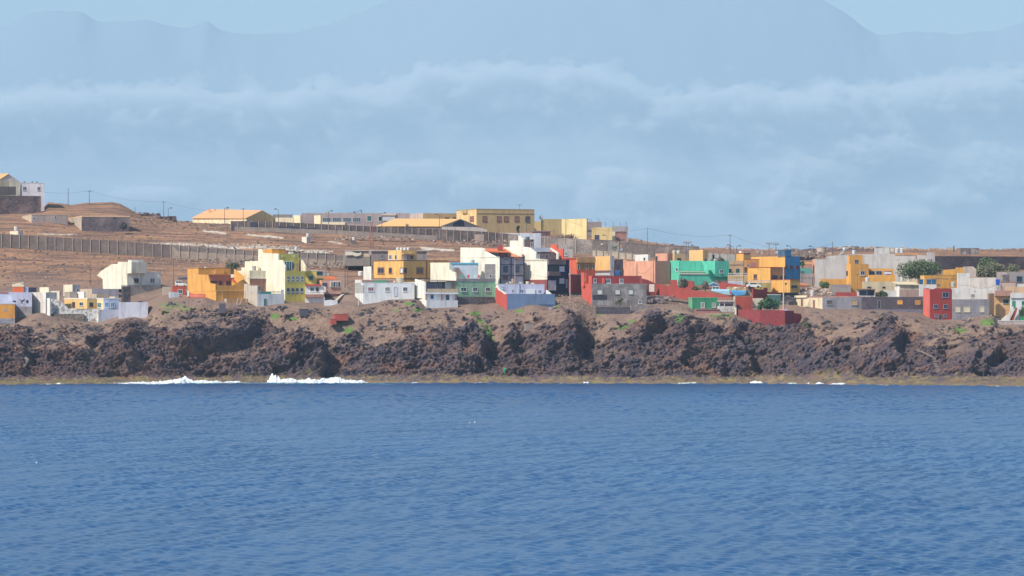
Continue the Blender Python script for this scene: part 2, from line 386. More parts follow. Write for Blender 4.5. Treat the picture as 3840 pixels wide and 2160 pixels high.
    for pts, w in (([(560, 915), (640, 914), (760, 918), (870, 930), (1000, 925), (1120, 940), (1240, 946)], 5),
                   ([(140, 877), (290, 880)], 2.5), ([(760, 866), (850, 875)], 4), ([(920, 878), (1060, 892)], 4), ([(1580, 930), (1700, 940)], 5), ([(1230, 905), (1280, 912)], 3)):
        li = np.maximum(li, np.clip((w-segd(PX, PY, pts)+nz*5)/2.5, 0, 1))
    global TER; TER = (X, Y, Z, PX, PY, tt, rk)
    me = grid_mesh('ground', X, Y, Z, {'rock': rk, 'red': reds, 'grass': gr, 'algae': al, 'path': np.clip(pa+lane*.5, 0, 1), 'road': np.clip(road, 0, 1), 'pale': li, 'hill': np.clip((YY-1080)/30, 0, 1)})
    m, nt, p = _new('volcanic_ground')
    def A(n):
        a = nt.nodes.new('ShaderNodeAttribute'); a.attribute_name = n; return a.outputs['Fac']
    dirt = _mix(nt, _ramp(nt, _noise(nt, .22, 6, .65), .32, .68), (.31, .21, .155), (.205, .142, .12))
    dirt = _mix(nt, _ramp(nt, _noise(nt, 1.6, 5, .7), .5, .72), dirt, (.125, .09, .088))
    dirt = _mix(nt, _ramp(nt, _noise(nt, 2.3, 3, .6), .66, .74), dirt, (.46, .38, .30))
    hillc = _mix(nt, _ramp(nt, _noise(nt, .2, 8, .74, stretch=(.3, 1, 1), dist=.3), .42, .6), (.43, .235, .135), (.15, .10, .088))
    hillc = _mix(nt, _ramp(nt, _noise(nt, 1.0, 6, .75, stretch=(.6, .6, 1)), .5, .64), hillc, (.17, .115, .10))
    hillc = _mix(nt, _ramp(nt, _noise(nt, .5, 6, .7, stretch=(.25, 1, 1)), .62, .70), hillc, (.50, .40, .29))
    base = _mix(nt, A('hill'), dirt, hillc)
    rc = _mix(nt, _ramp(nt, _noise(nt, .30, 6, .7), .38, .64), (.076, .068, .100), (.18, .122, .108))
    rc = _mix(nt, _ramp(nt, _noise(nt, 1.5, 5, .7), .48, .7), rc, (.028, .029, .048))
    rc = _mix(nt, _ramp(nt, _noise(nt, .11, 4, .6, stretch=(1, 1, 1.6)), .54, .68), rc, (.23, .13, .095))
    rc = _mix(nt, _ramp(nt, _noise(nt, 2.6, 4, .7), .62, .72), rc, (.21, .17, .15))
    rd2 = _mix(nt, _ramp(nt, _noise(nt, .8, 5, .7), .4, .6), (.17, .10, .085), (.085, .062, .066))
    mr = nt.nodes.new('ShaderNodeMath'); mr.operation = 'MULTIPLY'; nt.links.new(A('red'), mr.inputs[0]); nt.links.new(_ramp(nt, _noise(nt, .33, 5, .65), .42, .58), mr.inputs[1])
    rc = _mix(nt, mr.outputs[0], rc, rd2)
    c = _mix(nt, A('rock'), base, rc)
    gcol = _mix(nt, _ramp(nt, _noise(nt, .8, 5, .7), .35, .65), (.10, .22, .045), (.17, .22, .08))
    c = _mix(nt, A('grass'), c, gcol)
    acol = _mix(nt, _ramp(nt, _noise(nt, .35, 5, .7), .40, .60), (.25, .205, .075), (.115, .10, .065))
    acol = _mix(nt, _ramp(nt, _noise(nt, 1.0, 4, .6), .48, .62), acol, (.25, .175, .14))
    c = _mix(nt, A('algae'), c, acol)
    c = _mix(nt, A('path'), c, (.36, .25, .19))
    c = _mix(nt, A('road'), c, (.17, .15, .15))
    c = _mix(nt, A('pale'), c, (.62, .54, .44))
    nt.links.new(c, p.inputs['Base Color']); p.inputs['Roughness'].default_value = 1
    p.inputs['Specular IOR Level'].default_value = .1
    _bump(nt, p, _noise(nt, 1.6, 6, .72), .9, .35)
    o = link('ground', me, m); tag(o, 'brown hillside above dark volcanic sea cliffs', None, kind='structure')
    return o

# ------------------------------------------------------------- sea
def build_sea():
    nr, nc = 1400, 1050
    u = np.linspace(0, 1, nr)
    Yr = 1/(1/205.0+(1/1085.0-1/205.0)*u)*(.3)+(205+(880)*u)*.7
    pxs = np.linspace(-300, 4140, nc)
    Y = np.broadcast_to(Yr[:, None], (nr, nc)).copy(); X = (pxs[None, :]-1920)*Y/F
    sp = np.gradient(Yr)[:, None]
    Z = np.zeros((nr, nc)); rg = np.random.default_rng(11)
    DX = np.zeros_like(Z)
    for i in range(110):
        L = .42*(2.6/.42)**rg.random() if i < 90 else rg.uniform(3, 6)
        th = R(-80)+rg.normal()*(.7 if i % 2 else 1.6)          # travels roughly towards the shore/right
        k = 2*np.pi/L; a = .0135*L**.6*(.6+.8*rg.random())
        fade = np.clip((L/(sp*abs(np.sin(th))+.25)-2.2)/1.6, 0, 1)
        fade = fade if i < 90 else fade*np.clip((Y-620)/250, 0, 1)*1.1
        ph = k*(X*np.cos(th)+Y*np.sin(th))+rg.random()*6.28
        Z += fade*a*np.sin(ph)
    grp = .9+.7*fbm(X*.05, Y*.012, 0*X, 4)+.5*fbm(X*.6, Y*.09, 0*X+3, 3)
    Z *= grp
    pxg = 1920+X/Y*F; ysh = 240000/(PSH(pxg)-1200); dsh = ysh-Y
    nf = fbm(X*.12, Y*.1, 0*X+6, 4)
    aer = np.clip(1-dsh/np.clip(30+45*nf, 8, 90), 0, 1)*np.clip(.5+nf*1.6, 0, 1)*np.clip((pxg-420)/200, 0, 1)*np.clip((1650-pxg)/300, .12, 1)
    lace = np.clip((fbm(X*.5, Y*.22, 0*X+9, 5, .65)-.12)*6, 0, 1)*np.clip(1-dsh/np.clip(22+40*nf, 6, 80), 0, 1)*np.clip((pxg-350)/250, 0, 1)*np.clip((1550-pxg)/250, .25, 1)
    me = grid_mesh('sea', X, Y, Z-.02, {'aer': aer, 'lace': lace})
    m, nt, p = _new('sea_water')
    big = _noise(nt, .02, 4, .6, stretch=(1, .35, 1))
    c = _mix(nt, _ramp(nt, big, .35, .65), (.006, .062, .180), (.012, .084, .225))
    for an, cc in (('aer', (.13, .42, .50)), ('lace', (.72, .78, .80))):
        a_ = nt.nodes.new('ShaderNodeAttribute'); a_.attribute_name = an; c = _mix(nt, a_.outputs['Fac'], c, cc)
    nt.links.new(c, p.inputs['Base Color'])
    p.inputs['Roughness'].default_value = .2; p.inputs['Specular IOR Level'].default_value = .30; p.inputs['IOR'].default_value = 1.33
    _bump(nt, p, _noise(nt, 2.6, 4, .7, stretch=(1, .4, 1)), .7, .3)
    o = link('sea', me, m); tag(o, 'rippled deep blue sea', None, kind='structure')
    # outer water all round, a little lower
    mb = MB()
    x0, x1, y0, y1 = -60000, 60000, -60000, 90000
    mb.poly([(x0, y0, -.75), (x1, y0, -.75), (x1, y1, -.75), (x0, y1, -.75)])
    o2 = mb.build('open_water', m); tag(o2, 'open sea all round the coast', None, kind='structure')
    return m
def build_foam():
    """surf along the rocks: lumpy white breakers and thin lace"""
    m, nt, p = _new('sea_foam')
    n = _noise(nt, 1.4, 6, .7)
    nt.links.new(_mix(nt, _ramp(nt, n, .35, .6), (.55, .66, .72), (.85, .87, .88)), p.inputs['Base Color']); p.inputs['Roughness'].default_value = .9
    W = [(-100, 60, .12, 6), (180, 60, .30, 6), (230, 50, .35, 7), (560, 150, .5, 22), (640, 60, .9, 10), (690, 34, 1.9, 9), (760, 90, .7, 12), (860, 60, .5, 10), (1030, 28, 2.1, 9), (1080, 60, 1.2, 12), (1180, 90, 1.3, 14), (1250, 70, 1.5, 10), (1330, 70, .8, 8), (1440, 60, .4, 5), (1560, 70, .5, 5), (1700, 60, .3, 4), (1800, 30, .7, 4), (1990, 50, .35, 4), (2100, 50, .35, 4), (2196, 22, .9, 4), (2330, 60, .3, 4), (2430, 60, .4, 4), (2560, 90, .7, 5), (2720, 60, .5, 4), (2840, 60, .8, 5), (2970, 50, .7, 5), (3020, 40, .9, 4), (3070, 22, .8, 4), (3140, 60, .7, 5), (3300, 70, .6, 5), (3400, 60, .4, 4), (3560, 60, .35, 4), (3740, 60, .3, 4), (3830, 40, .45, 4), (4000, 90, .4, 5)]
    px = np.arange(-200, 4060, 1.6); v = np.linspace(0, 1, 46)
    H = np.zeros(len(px)); Wd = np.full(len(px), .8)
    for c, w, h, wd in W:
        if c > 1400: h *= .55
        g = np.exp(-((px-c)/w)**2); H = np.maximum(H, h*g); Wd = np.maximum(Wd, wd*g)
    PX = np.broadcast_to(px[None, :], (len(v), len(px))); ysh = 240000/(PSH(px)-1200)
    Y = ysh[None, :]+4.0-(v[:, None])*(Wd[None, :]*1.6+3); X = (PX-1920)*Y/F
    prof = np.interp(v, [0, .2, .38, .7, 1], [.2, .9, 1, .25, 0])[:, None]
    n = fbm(X*.35, Y*.25, 0*X, 5, .65); n2 = fbm(X*.12+7, Y*.12, 0*X, 3)
    amp = H[None, :]*prof
    n3 = fbm(X*1.3, Y*.8, 0*X+2, 4, .65)
    Z = amp*(.72+n*1.2+n3*.5)+.30*(n*1.2+n2*.9+n3*.7)-.22*(1-np.minimum(H, 1)[None, :]*prof)-v[:, None]**2*.12
    me = grid_mesh('surf_foam', X, Y, Z, {'dens': np.clip((Z+.02)*3.2, 0, 1)})
    ra = nt.nodes.new('ShaderNodeAttribute'); ra.attribute_name = 'dens'
    ad = nt.nodes.new('ShaderNodeMath'); ad.operation = 'ADD'; nt.links.new(ra.outputs['Fac'], ad.inputs[0]); nt.links.new(_ramp(nt, _noise(nt, 1.1, 6, .75), .35, .7), ad.inputs[1])
    nt.links.new(_ramp(nt, ad.outputs[0], .55, 1.05), p.inputs['Alpha'])
    o = link('surf_foam', me, m); tag(o, 'white surf breaking on the low rocks at the foot of the cliff', 'surf', kind='stuff')

# ------------------------------------------------------------- far mountains, cloud, haze, sky
def build_far():
    sil = lin([(-3000, 60), (-200, 90), (0, 80), (60, 50), (100, 25), (200, 14), (310, 20), (370, 60), (450, 55), (560, 50), (640, 72), (700, 82), (745, 66), (785, 48), (800, 74), (850, 96), (930, 104), (1040, 104), (1120, 96), (1250, 60), (1400, 0), (1700, -110), (2100, -210), (2500, -220), (2850, -130), (3120, -10), (3180, 30), (3240, 78), (3300, 110), (3400, 95), (3500, 97), (3580, 106), (3660, 96), (3720, 92), (3840, 60), (4200, 40), (7000, 120)])
    px = np.concatenate([np.linspace(-2500, -100, 60), np.linspace(-90, 3930, 900), np.linspace(3940, 6500, 60)])
    v = np.linspace(0, 2, 150)
    Yb = 36000.0
    PX = np.broadcast_to(px[None, :], (len(v), len(px))); Y = Yb+(v[:, None]-1)*2600+0*PX
    top = (1200-sil(px))*Yb/F
    X = (PX-1920)*Yb/F
    vv = v[:, None]
    env = np.where(vv < 1, vv**.8, np.clip(2-vv, 0, 1)**.8)
    er = fbm(X*.0009, Y*.0009, 0*X, 6, .55, ridged=True)
    wob = fbm(X*.0006+9, Y*.0006, 0*X, 3)*900*np.abs(vv-1); kk = np.clip((np.abs(vv-1)-.02)/.22, 0, 1); kk = kk*kk*(3-2*kk); bs = blur(lambda q: sil(q), 110); bp = bs(PX+0*Y); sil = blur(sil, 14)
    top = (1200-(sil(PX+0*Y)*(1-kk)+bp*kk))*Yb/F
    Z = env*top+er*70*np.clip(np.abs(vv-1)*5, 0, 1)*env+fbm(X*.004, Y*.004, 0*X, 3)*22*env-30
    me = grid_mesh('mountains', X, Y, Z)
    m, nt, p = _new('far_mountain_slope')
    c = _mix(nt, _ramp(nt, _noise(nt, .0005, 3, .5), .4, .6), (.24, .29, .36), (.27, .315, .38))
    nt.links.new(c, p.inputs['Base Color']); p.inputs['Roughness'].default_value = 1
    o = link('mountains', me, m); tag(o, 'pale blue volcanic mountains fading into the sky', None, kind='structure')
    # low cloud bank: closed bodies of even, thin vapour whose thickness makes them denser or fainter
    def cloud(name, label, Yc, x0, x1, y0, y1, thick, dens, nx=420, ny=150):
        pxs = np.linspace(x0, x1, nx); pys = np.linspace(y0, y1, ny)
        PX, PY = np.meshgrid(pxs, pys); X = (PX-1920)*Yc/F; Z = CAMZ-(PY-HOR)*Yc/F
        t = np.clip(thick(PX, PY), 0, None)+.0
        e = np.minimum(np.clip((PX-x0)/300, 0, 1)*np.clip((x1-PX)/300, 0, 1), 1)*np.clip((PY-y0)/20, 0, 1)*np.clip((y1-PY)/60, 0, 1)
        t = t*e+.02
        nr, nc = X.shape
        co = np.concatenate([np.stack([X, Yc-t*.6, Z], -1).reshape(-1, 3), np.stack([X, Yc+t*.4, Z], -1).reshape(-1, 3)])
        idx = np.arange(nr*nc).reshape(nr, nc); N = nr*nc
        q1 = np.stack([idx[:-1, :-1], idx[1:, :-1], idx[1:, 1:], idx[:-1, 1:]], -1).reshape(-1, 4)
        q2 = np.stack([idx[:-1, :-1], idx[:-1, 1:], idx[1:, 1:], idx[1:, :-1]], -1).reshape(-1, 4)+N
        def strip(a, rev):
            s = np.stack([a[:-1], a[1:], a[1:]+N, a[:-1]+N], -1)
            return s[:, ::-1] if rev else s
        q = np.concatenate([q1, q2, strip(idx[0], False), strip(idx[-1], True), strip(idx[:, 0], True), strip(idx[:, -1], False)]).astype(np.int32)
        me = bpy.data.meshes.new(name); me.vertices.add(len(co)); me.vertices.foreach_set('co', co.astype(np.float32).ravel())
        me.loops.add(q.size); me.loops.foreach_set('vertex_index', q.ravel())
        me.polygons.add(len(q)); me.polygons.foreach_set('loop_start', np.arange(0, q.size, 4, dtype=np.int32)); me.update(calc_edges=True)
        mm = bpy.data.materials.new('cloud_vapour'); mm.use_nodes = True; ntc = mm.node_tree; ntc.nodes.clear()
        out = ntc.nodes.new('ShaderNodeOutputMaterial'); vs = ntc.nodes.new('ShaderNodeVolumePrincipled')
        vs.inputs['Color'].default_value = (*CLOUD_COL, 1); vs.inputs['Density'].default_value = dens
        vs.inputs['Anisotropy'].default_value = 0.0
        ntc.links.new(vs.outputs[0], out.inputs['Volume'])
        o = link(name, me, mm); tag(o, label, 'cloud', kind='stuff')
        return o
    line = lin([(-900, 330), (0, 325), (200, 300), (330, 305), (500, 295), (760, 295), (850, 330), (950, 300), (1000, 330), (1060, 330), (1160, 285), (1230, 275), (1300, 300), (1440, 295), (1530, 260), (1580, 210), (1640, 225), (1720, 235), (1900, 205), (2050, 240), (2120, 215), (2250, 230), (2370, 265), (2450, 320), (2560, 315), (2680, 300), (2760, 290), (2850, 310), (3030, 320), (3120, 270), (3200, 300), (3400, 280), (3540, 265), (3700, 250), (3840, 230), (4700, 230)])
    def th(PX, PY):
        X = PX/100; Z = PY/100
        puff = fbm(X*.9, Z*1.6, 0*X, 6, .6)
        puf2 = fbm(X*3.1+7, Z*4.5, 0*X+1, 5, .62)
        base = np.clip((PY-line(PX)-puff*120-puf2*34+4)/60, 0, 1)
        streak = fbm(X*.22+3, Z*1.3, 0*X+2, 5, .6)
        dd = PY-line(PX)-70-puff*22; band = np.where(dd < 0, np.exp(-(dd/45)**2), .35*np.exp(-(dd/38)**2)+.65*np.exp(-(dd/150)**2))
        low = np.clip(.5+streak*1.4, 0, 1.4)
        bil = np.zeros(PX.shape)
        for cx, cy, rx, ry in ((2340, 740, 210, 110), (2280, 660, 90, 40), (3000, 790, 150, 90), (2940, 735, 100, 40), (2720, 730, 60, 30), (3390, 810, 110, 35), (3620, 720, 220, 35), (1280, 700, 160, 70), (1560, 650, 200, 50), (1780, 690, 200, 40), (560, 730, 170, 35), (2060, 690, 90, 40), (3700, 620, 200, 90), (3300, 560, 260, 60), (3050, 640, 250, 50)):
            bil = np.maximum(bil, np.clip(1.1-((PX-cx)/rx)**2-((PY-cy)/ry)**2*np.where(PY > cy, .35, 1)+puff*1.1, 0, 1))
        return base*(45+560*band*np.clip(.7+puff*1.6+puf2*.9, 0, 2.4)+75*low)+bil*np.clip(.9+puf2*1.2, 0, 2)*230*base
    cloud('cloud_bank', 'pale streaky bank of low cloud in front of the mountains', 31500.0, -1800, 5600, 120, 1190, th, .011, 760, 260)
    # haze
    mb = MB()
    x0, x1, y0, y1, z0, z1 = -24000, 24000, -1500, 30000, -3.0, 2600
    mb.prism([(x0, y0, z0), (x1, y0, z0), (x1, y1, z0), (x0, y1, z0)], (0, 0, z1-z0))
    mm = bpy.data.materials.new('haze_air'); mm.use_nodes = True; nt = mm.node_tree; nt.nodes.clear()
    out = nt.nodes.new('ShaderNodeOutputMaterial'); vs = nt.nodes.new('ShaderNodeVolumePrincipled')
    vs.inputs['Color'].default_value = (*HAZE_COL, 1); vs.inputs['Density'].default_value = HAZE_D
    vs.inputs['Anisotropy'].default_value = 0.0
    nt.links.new(vs.outputs[0], out.inputs['Volume'])
    o = mb.build('haze', mm); tag(o, 'thin bluish sea haze filling the air', None, kind='stuff')
HAZE_COL = (.55, .775, .905); HAZE_D = 6.0e-5; CLOUD_COL = (.99, .985, .98)
SUN_EL, GAM = 44, 42
def build_light():
    w = bpy.data.worlds.new('World'); SC.world = w; w.use_nodes = True
    nt = w.node_tree; bg = nt.nodes['Background']
    sky = nt.nodes.new('ShaderNodeTexSky'); sky.sky_type = 'NISHITA'; sky.sun_disc = False
    sky.sun_elevation = R(SUN_EL); sky.sun_rotation = R(90-(180+GAM))
    sky.air_density = 1.0; sky.dust_density = .6; sky.ozone_density = 2.0; sky.altitude = 10
    nt.links.new(sky.outputs[0], bg.inputs[0]); bg.inputs[1].default_value = .11
    l = bpy.data.lights.new('sun', 'SUN'); l.energy = 4.5; l.angle = R(.5); l.color = (1, .915, .78)
    o = bpy.data.objects.new('sun', l); COL.objects.link(o)
    s = Vector((-math.cos(R(GAM))*math.cos(R(SUN_EL)), -math.sin(R(GAM))*math.cos(R(SUN_EL)), math.sin(R(SUN_EL))))
    o.rotation_euler = s.to_track_quat('Z', 'Y').to_euler(); o.location = (0, 0, 200)
    cam = bpy.data.cameras.new('camera'); co = bpy.data.objects.new('camera', cam); COL.objects.link(co)
    co.location = (0, 0, CAMZ); co.rotation_euler = (R(90), 0, 0)
    cam.sensor_width = 36; cam.lens = 36*F/3840; cam.shift_y = (HOR-1080)/3840
    cam.clip_start = 5; cam.clip_end = 120000
    SC.camera = co
    SC.view_settings.view_transform = 'Standard'; SC.view_settings.look = 'None'; SC.view_settings.gamma = 1
    SC.view_settings.exposure = 0.42
    cy = SC.cycles; cy.max_bounces = 6; cy.diffuse_bounces = 3; cy.glossy_bounces = 3; cy.volume_bounces = 6; cy.transparent_max_bounces = 16
    cy.use_denoising = True

def slope_rocks():
    """broken lava and stones lying on the earth slopes of the cliff"""
    X, Y, Z, PX, PY, tt, rk = TER
    n1 = fbm(X*.10+5, Y*.1, Z*.2, 4, .6)
    w = ((tt > .3) & (tt < 1.03) & (PX > -60) & (PX < 3900) & (rk < .7))*np.clip(n1-.02, 0, 1)
    w = (w/w.sum()).ravel(); rg = np.random.default_rng(77); idx = rg.choice(w.size, 2600, p=w)
    v = []; f = []; mi = []
    x, y, z = X.ravel()[idx], Y.ravel()[idx], Z.ravel()[idx]
    for i in range(len(idx)):
        s = .07+.62*rg.random()**5; k = len(v)
        for zz, ww in ((-.5, 1.0), (.25, .9), (.65, .4)):
            for j in range(5):
                t = 1.2566*j+rg.random()*.6; r_ = s*ww*rg.uniform(.6, 1.3); v.append((x[i]+r_*1.3*math.cos(t), y[i]-.15+r_*math.sin(t), z[i]+s*zz))
        for q in range(2):
            for j in range(5): f.append((k+q*5+j, k+q*5+(j+1) % 5, k+(q+1)*5+(j+1) % 5, k+(q+1)*5+j)); mi.append(i % 4)
        f.append(tuple(k+10+j for j in range(5))); mi.append(i % 4)
    me = bpy.data.meshes.new('boulders'); me.from_pydata(v, [], f)
    o = link('boulders', me, [plain(c, .95) for c in ((.075, .065, .085), (.12, .088, .08), (.20, .145, .115), (.05, .046, .062))]); me.polygons.foreach_set('material_index', mi); me.update()
    tag(o, 'broken lava boulders and stones strewn over the earth slope of the cliff', 'boulders', kind='stuff')
# ------------------------------------------------------------- houses
WHITE = (.80, .77, .71); WHITEB = (.74, .76, .77); CREAM = (.80, .72, .54); OCHRE = (.80, .40, .085); YEL = (.66, .56, .12)
BRICK = (.40, .060, .045); REDO = (.76, .13, .065); SALMON = (.76, .36, .23); MINT = (.13, .62, .44); GREEN = (.07, .34, .17)
PGREEN = (.33, .58, .37); BLUE = (.06, .22, .48); NAVY = (.028, .034, .085); GREY = (.30, .28, .285); LILAC = (.50, .51, .66)
BGREY = (.17, .26, .44); PINKB = (.42, .23, .18); TAN = (.52, .38, .25); OLIVE = (.50, .40, .20); SAND = (.66, .52, .38); PINK = (.66, .42, .36)
DK = (.05, .04, .05)
def U(px): return (px-1920)/F
class Plane:
    """vertical plane given by a point and a horizontal direction; n points to the viewer"""
    def __init__(s, C, d):
        s.C = Vector((C[0], C[1], 0)); s.d = Vector((d[0], d[1], 0)).normalized()
        n = Vector((s.d.y, -s.d.x, 0)); s.n = n if n.dot(s.C) < 0 else -n
    def s_at(s, px):
        u = U(px); return (u*s.C.y-s.C.x)/(s.d.x-u*s.d.y)
    def p(s, px, py, off=0):
        q = s.C+s.d*s.s_at(px); return Vector((q.x, q.y, CAMZ-(py-HOR)*q.y/F))+s.n*off
def pl2(a, b):
    A = Vector((U(a[0])*a[1], a[1], 0)); Bv = Vector((U(b[0])*b[1], b[1], 0)); return Plane(A, Bv-A)
class House:
    def __init__(s, label, px, Y, cat='house', name='house', group=None):
        s.r = empty(name, ground_at(px, Y), label, cat, group); s.F = s.L = None; s.wallpart = None
    def blk(s, pl, pc, pr, top, bot, mat, Y, phi=30, matL=None, part='wall', depth=8, cap=None, capm=None, roof=True):
        ph = R(phi); fd = Vector((math.cos(ph), math.sin(ph), 0)); uc = U(pc)
        C = Vector((uc*Y, Y, 0)); ur = U(pr)
        a = (ur*Y-C.x)/(fd.x-ur*fd.y); Rr = C+fd*a
        if pl < pc:
            ul = U(pl); ld = Vector((-math.sin(ph), math.cos(ph), 0))
            b = (C.x-ul*Y)/(math.sin(ph)+ul*math.cos(ph)); 
            if phi == 0: b = 0
            b = min(max(b, 1.0), 40); L = C+ld*b
        else:
            L = Vector((uc*(Y+depth), Y+depth, 0)); b = depth
        Bk = Rr+(L-C)
        zt = CAMZ-(top-HOR)*Y/F; zb = CAMZ-(bot-HOR)*Y/F-.9
        s.F = Plane(C, fd); s.L = Plane(C, L-C); s.zt, s.zb = zt, zb
        mb = MB(); b0 = len(mb.v)
        pts = [C, Rr, Bk, L]
        mb.v += [(p.x, p.y, zb) for p in pts]+[(p.x, p.y, zt) for p in pts]
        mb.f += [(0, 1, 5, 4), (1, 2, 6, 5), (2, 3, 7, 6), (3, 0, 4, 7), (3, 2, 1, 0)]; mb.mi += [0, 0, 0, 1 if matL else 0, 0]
        # flat roof sunk behind a parapet
        cx = (C+Rr+Bk+L)/4; ins = []
        for p in pts: ins.append(p+(cx-p)*min(.3/max((cx-p).length, .5), .3))
        h = min(.35, (zt-zb)*.3)
        mb.v += [(p.x, p.y, zt) for p in ins]+[(p.x, p.y, zt-h) for p in ins]
        for i in range(4):
            j = (i+1) % 4
            mb.f.append((4+i, 4+j, 8+j, 8+i)); mb.f.append((8+i, 8+j, 12+j, 12+i)); mb.mi += [0, 0]
        mb.f.append((12, 13, 14, 15)); mb.mi.append(0)
        s.wallpart = mb.build(part, [mat, matL] if matL else mat, s.r)
        if cap:
            c = MB(); e = .10
            o = [p+(p-cx).normalized()*e for p in pts]
            q = [Vector((p.x, p.y, zt+.003)) for p in o]
            c.prism(q, (0, 0, cap)); c.build('roof_edge', capm or plain(tuple(x*.8 for x in WHITE)), s.wallpart)
        return s
    def slab(s, f, x0, x1, y0, y1, out, mat, name='ledge', off=0, par=None):
        P = getattr(s, f); a, b = sorted((x0, x1))
        z0 = P.p((a+b)/2, y0).z; z1 = P.p((a+b)/2, y1).z
        A = P.p(a, y0, off); Bq = P.p(b, y0, off)
        mb = MB(); mb.prism([(A.x, A.y, z0), (Bq.x, Bq.y, z0), (Bq.x, Bq.y, z1), (A.x, A.y, z1)], P.n*out)
        return mb.build(name, mat, par or s.r)
    def poly(s, P, pts, thick, mat, name='wall', off=0, par=None):
        if isinstance(P, str): P = getattr(s, P)
        mb = MB(); mb.prism([P.p(x, y, off) for x, y in pts], -P.n*thick)
        return mb.build(name, mat, par or s.r)
    def win(s, f, x0, x1, y0, y1, fr=None, pane=None, mull=1, sill=True, name='window', fw=.10, label=None):
        P = getattr(s, f); fr = fr or plain((.70, .70, .70)); pane = pane or glass()
        A = P.p(x0, y0); Bq = P.p(x1, y0); zt = P.p((x0+x1)/2, y0).z; zb = P.p((x0+x1)/2, y1).z
        if (Bq-A).dot(P.d) < 0: A, Bq = Bq, A
        d = Vector((Bq.x-A.x, Bq.y-A.y, 0)); w = d.length; d.normalize(); A.z = 0
        def bx(mb, a, b, z0, z1, o0, o1):
            q = [A+d*a+P.n*o0, A+d*b+P.n*o0, A+d*b+P.n*o1, A+d*a+P.n*o1]
            mb.prism([(v.x, v.y, z0) for v in q], (0, 0, z1-z0))
        t = min(fw, w*.2)
        m = MB(); bx(m, -t, 0, zb-t, zt+t, -.02, .09); bx(m, w, w+t, zb-t, zt+t, -.02, .09); bx(m, 0, w, zt, zt+t, -.02, .088); bx(m, 0, w, zb-t, zb, -.02, .088)
        for i in range(mull):
            c = w*(i+1)/(mull+1); bx(m, c-t*.35, c+t*.35, zb, zt, -.02, .06)
        o = m.build(name, fr, s.r)
        if label: o['label'] = label
        m = MB(); bx(m, 0, w, zb, zt, -.02, .03); m.build('pane', pane, o)
        if sill and name == 'window':
            m = MB(); bx(m, -t*1.6, w+t*1.6, zb-t-.07, zb-t-.002, -.02, .17); m.build('sill', fr, o)
        return o
    def door(s, f, x0, x1, y0, y1, mat, name='door', label=None):
        o = s.win(f, x0, x1, y0, y1, fr=plain(tuple(c*.8 for c in (.5, .48, .46))), pane=mat, mull=0, sill=False, name=name, fw=.07)
        for c in o.children: c.name = 'door_leaf'
        return o
    def rail(s, f, x0, x1, y0, y1, mat, out=.6, n=None, name='railing'):
        P = getattr(s, f); A = P.p(x0, y1, out); Bq = P.p(x1, y1, out); h = P.p(x0, y0).z-A.z
        m = MB(); L = (Bq-A).length; n = n or max(3, int(L/.45))
        Bq.z = A.z
        for i in range(n+1):
            q = A+(Bq-A)*(i/n); m.tube(q, q+Vector((0, 0, h)), .05, n=5)
        m.tube(A+Vector((0, 0, h)), Bq+Vector((0, 0, h)), .08, n=5); m.tube(A, Bq, .07, n=5)
        return m.build(name, mat, s.r)
def wallthing(label, a, b, tops, bots, mat, thick=.4, name='boundary_wall', cat='wall', posts=None, postm=None, capm=None, extra=None, group=None):
    """free-standing wall in the plane a-b; tops/bots are (px,py) lists"""
    P = pl2(a, b); r = empty(name, P.p((a[0]+b[0])/2, bots[0][1]), label, cat, group)
    mb = MB(); mb.prism([P.p(x, y) for x, y in tops]+[P.p(x, y+10) for x, y in reversed(bots)], -P.n*thick)
    w = mb.build('wall', mat, r)
    if posts:
        tf = lin(tops); bf = lin(bots)
        for x in posts:
            m = MB(); q = P.p(x, float(bf(x))+4, .12); t = P.p(x, float(tf(x))-2.5, .12)
            m.box(((q.x+t.x)/2, (q.y+t.y)/2, (q.z+t.z)/2), .24, .2, abs(t.z-q.z), math.atan2(P.d.y, P.d.x)); m.build('post', postm, r)
    if capm:
        for (x0, y0), (x1, y1) in zip(tops[:-1], tops[1:]):
            if abs(x1-x0) < 3: continue
            m = MB(); A, Bq = P.p(x0, y0, .08), P.p(x1, y1, .08)
            m.prism([A+Vector((0, 0, .004)), Bq+Vector((0, 0, .004)), Bq+Vector((0, 0, .16)), A+Vector((0, 0, .16))], -P.n*(thick+.16)); m.build('coping', capm, w)
    return r, P
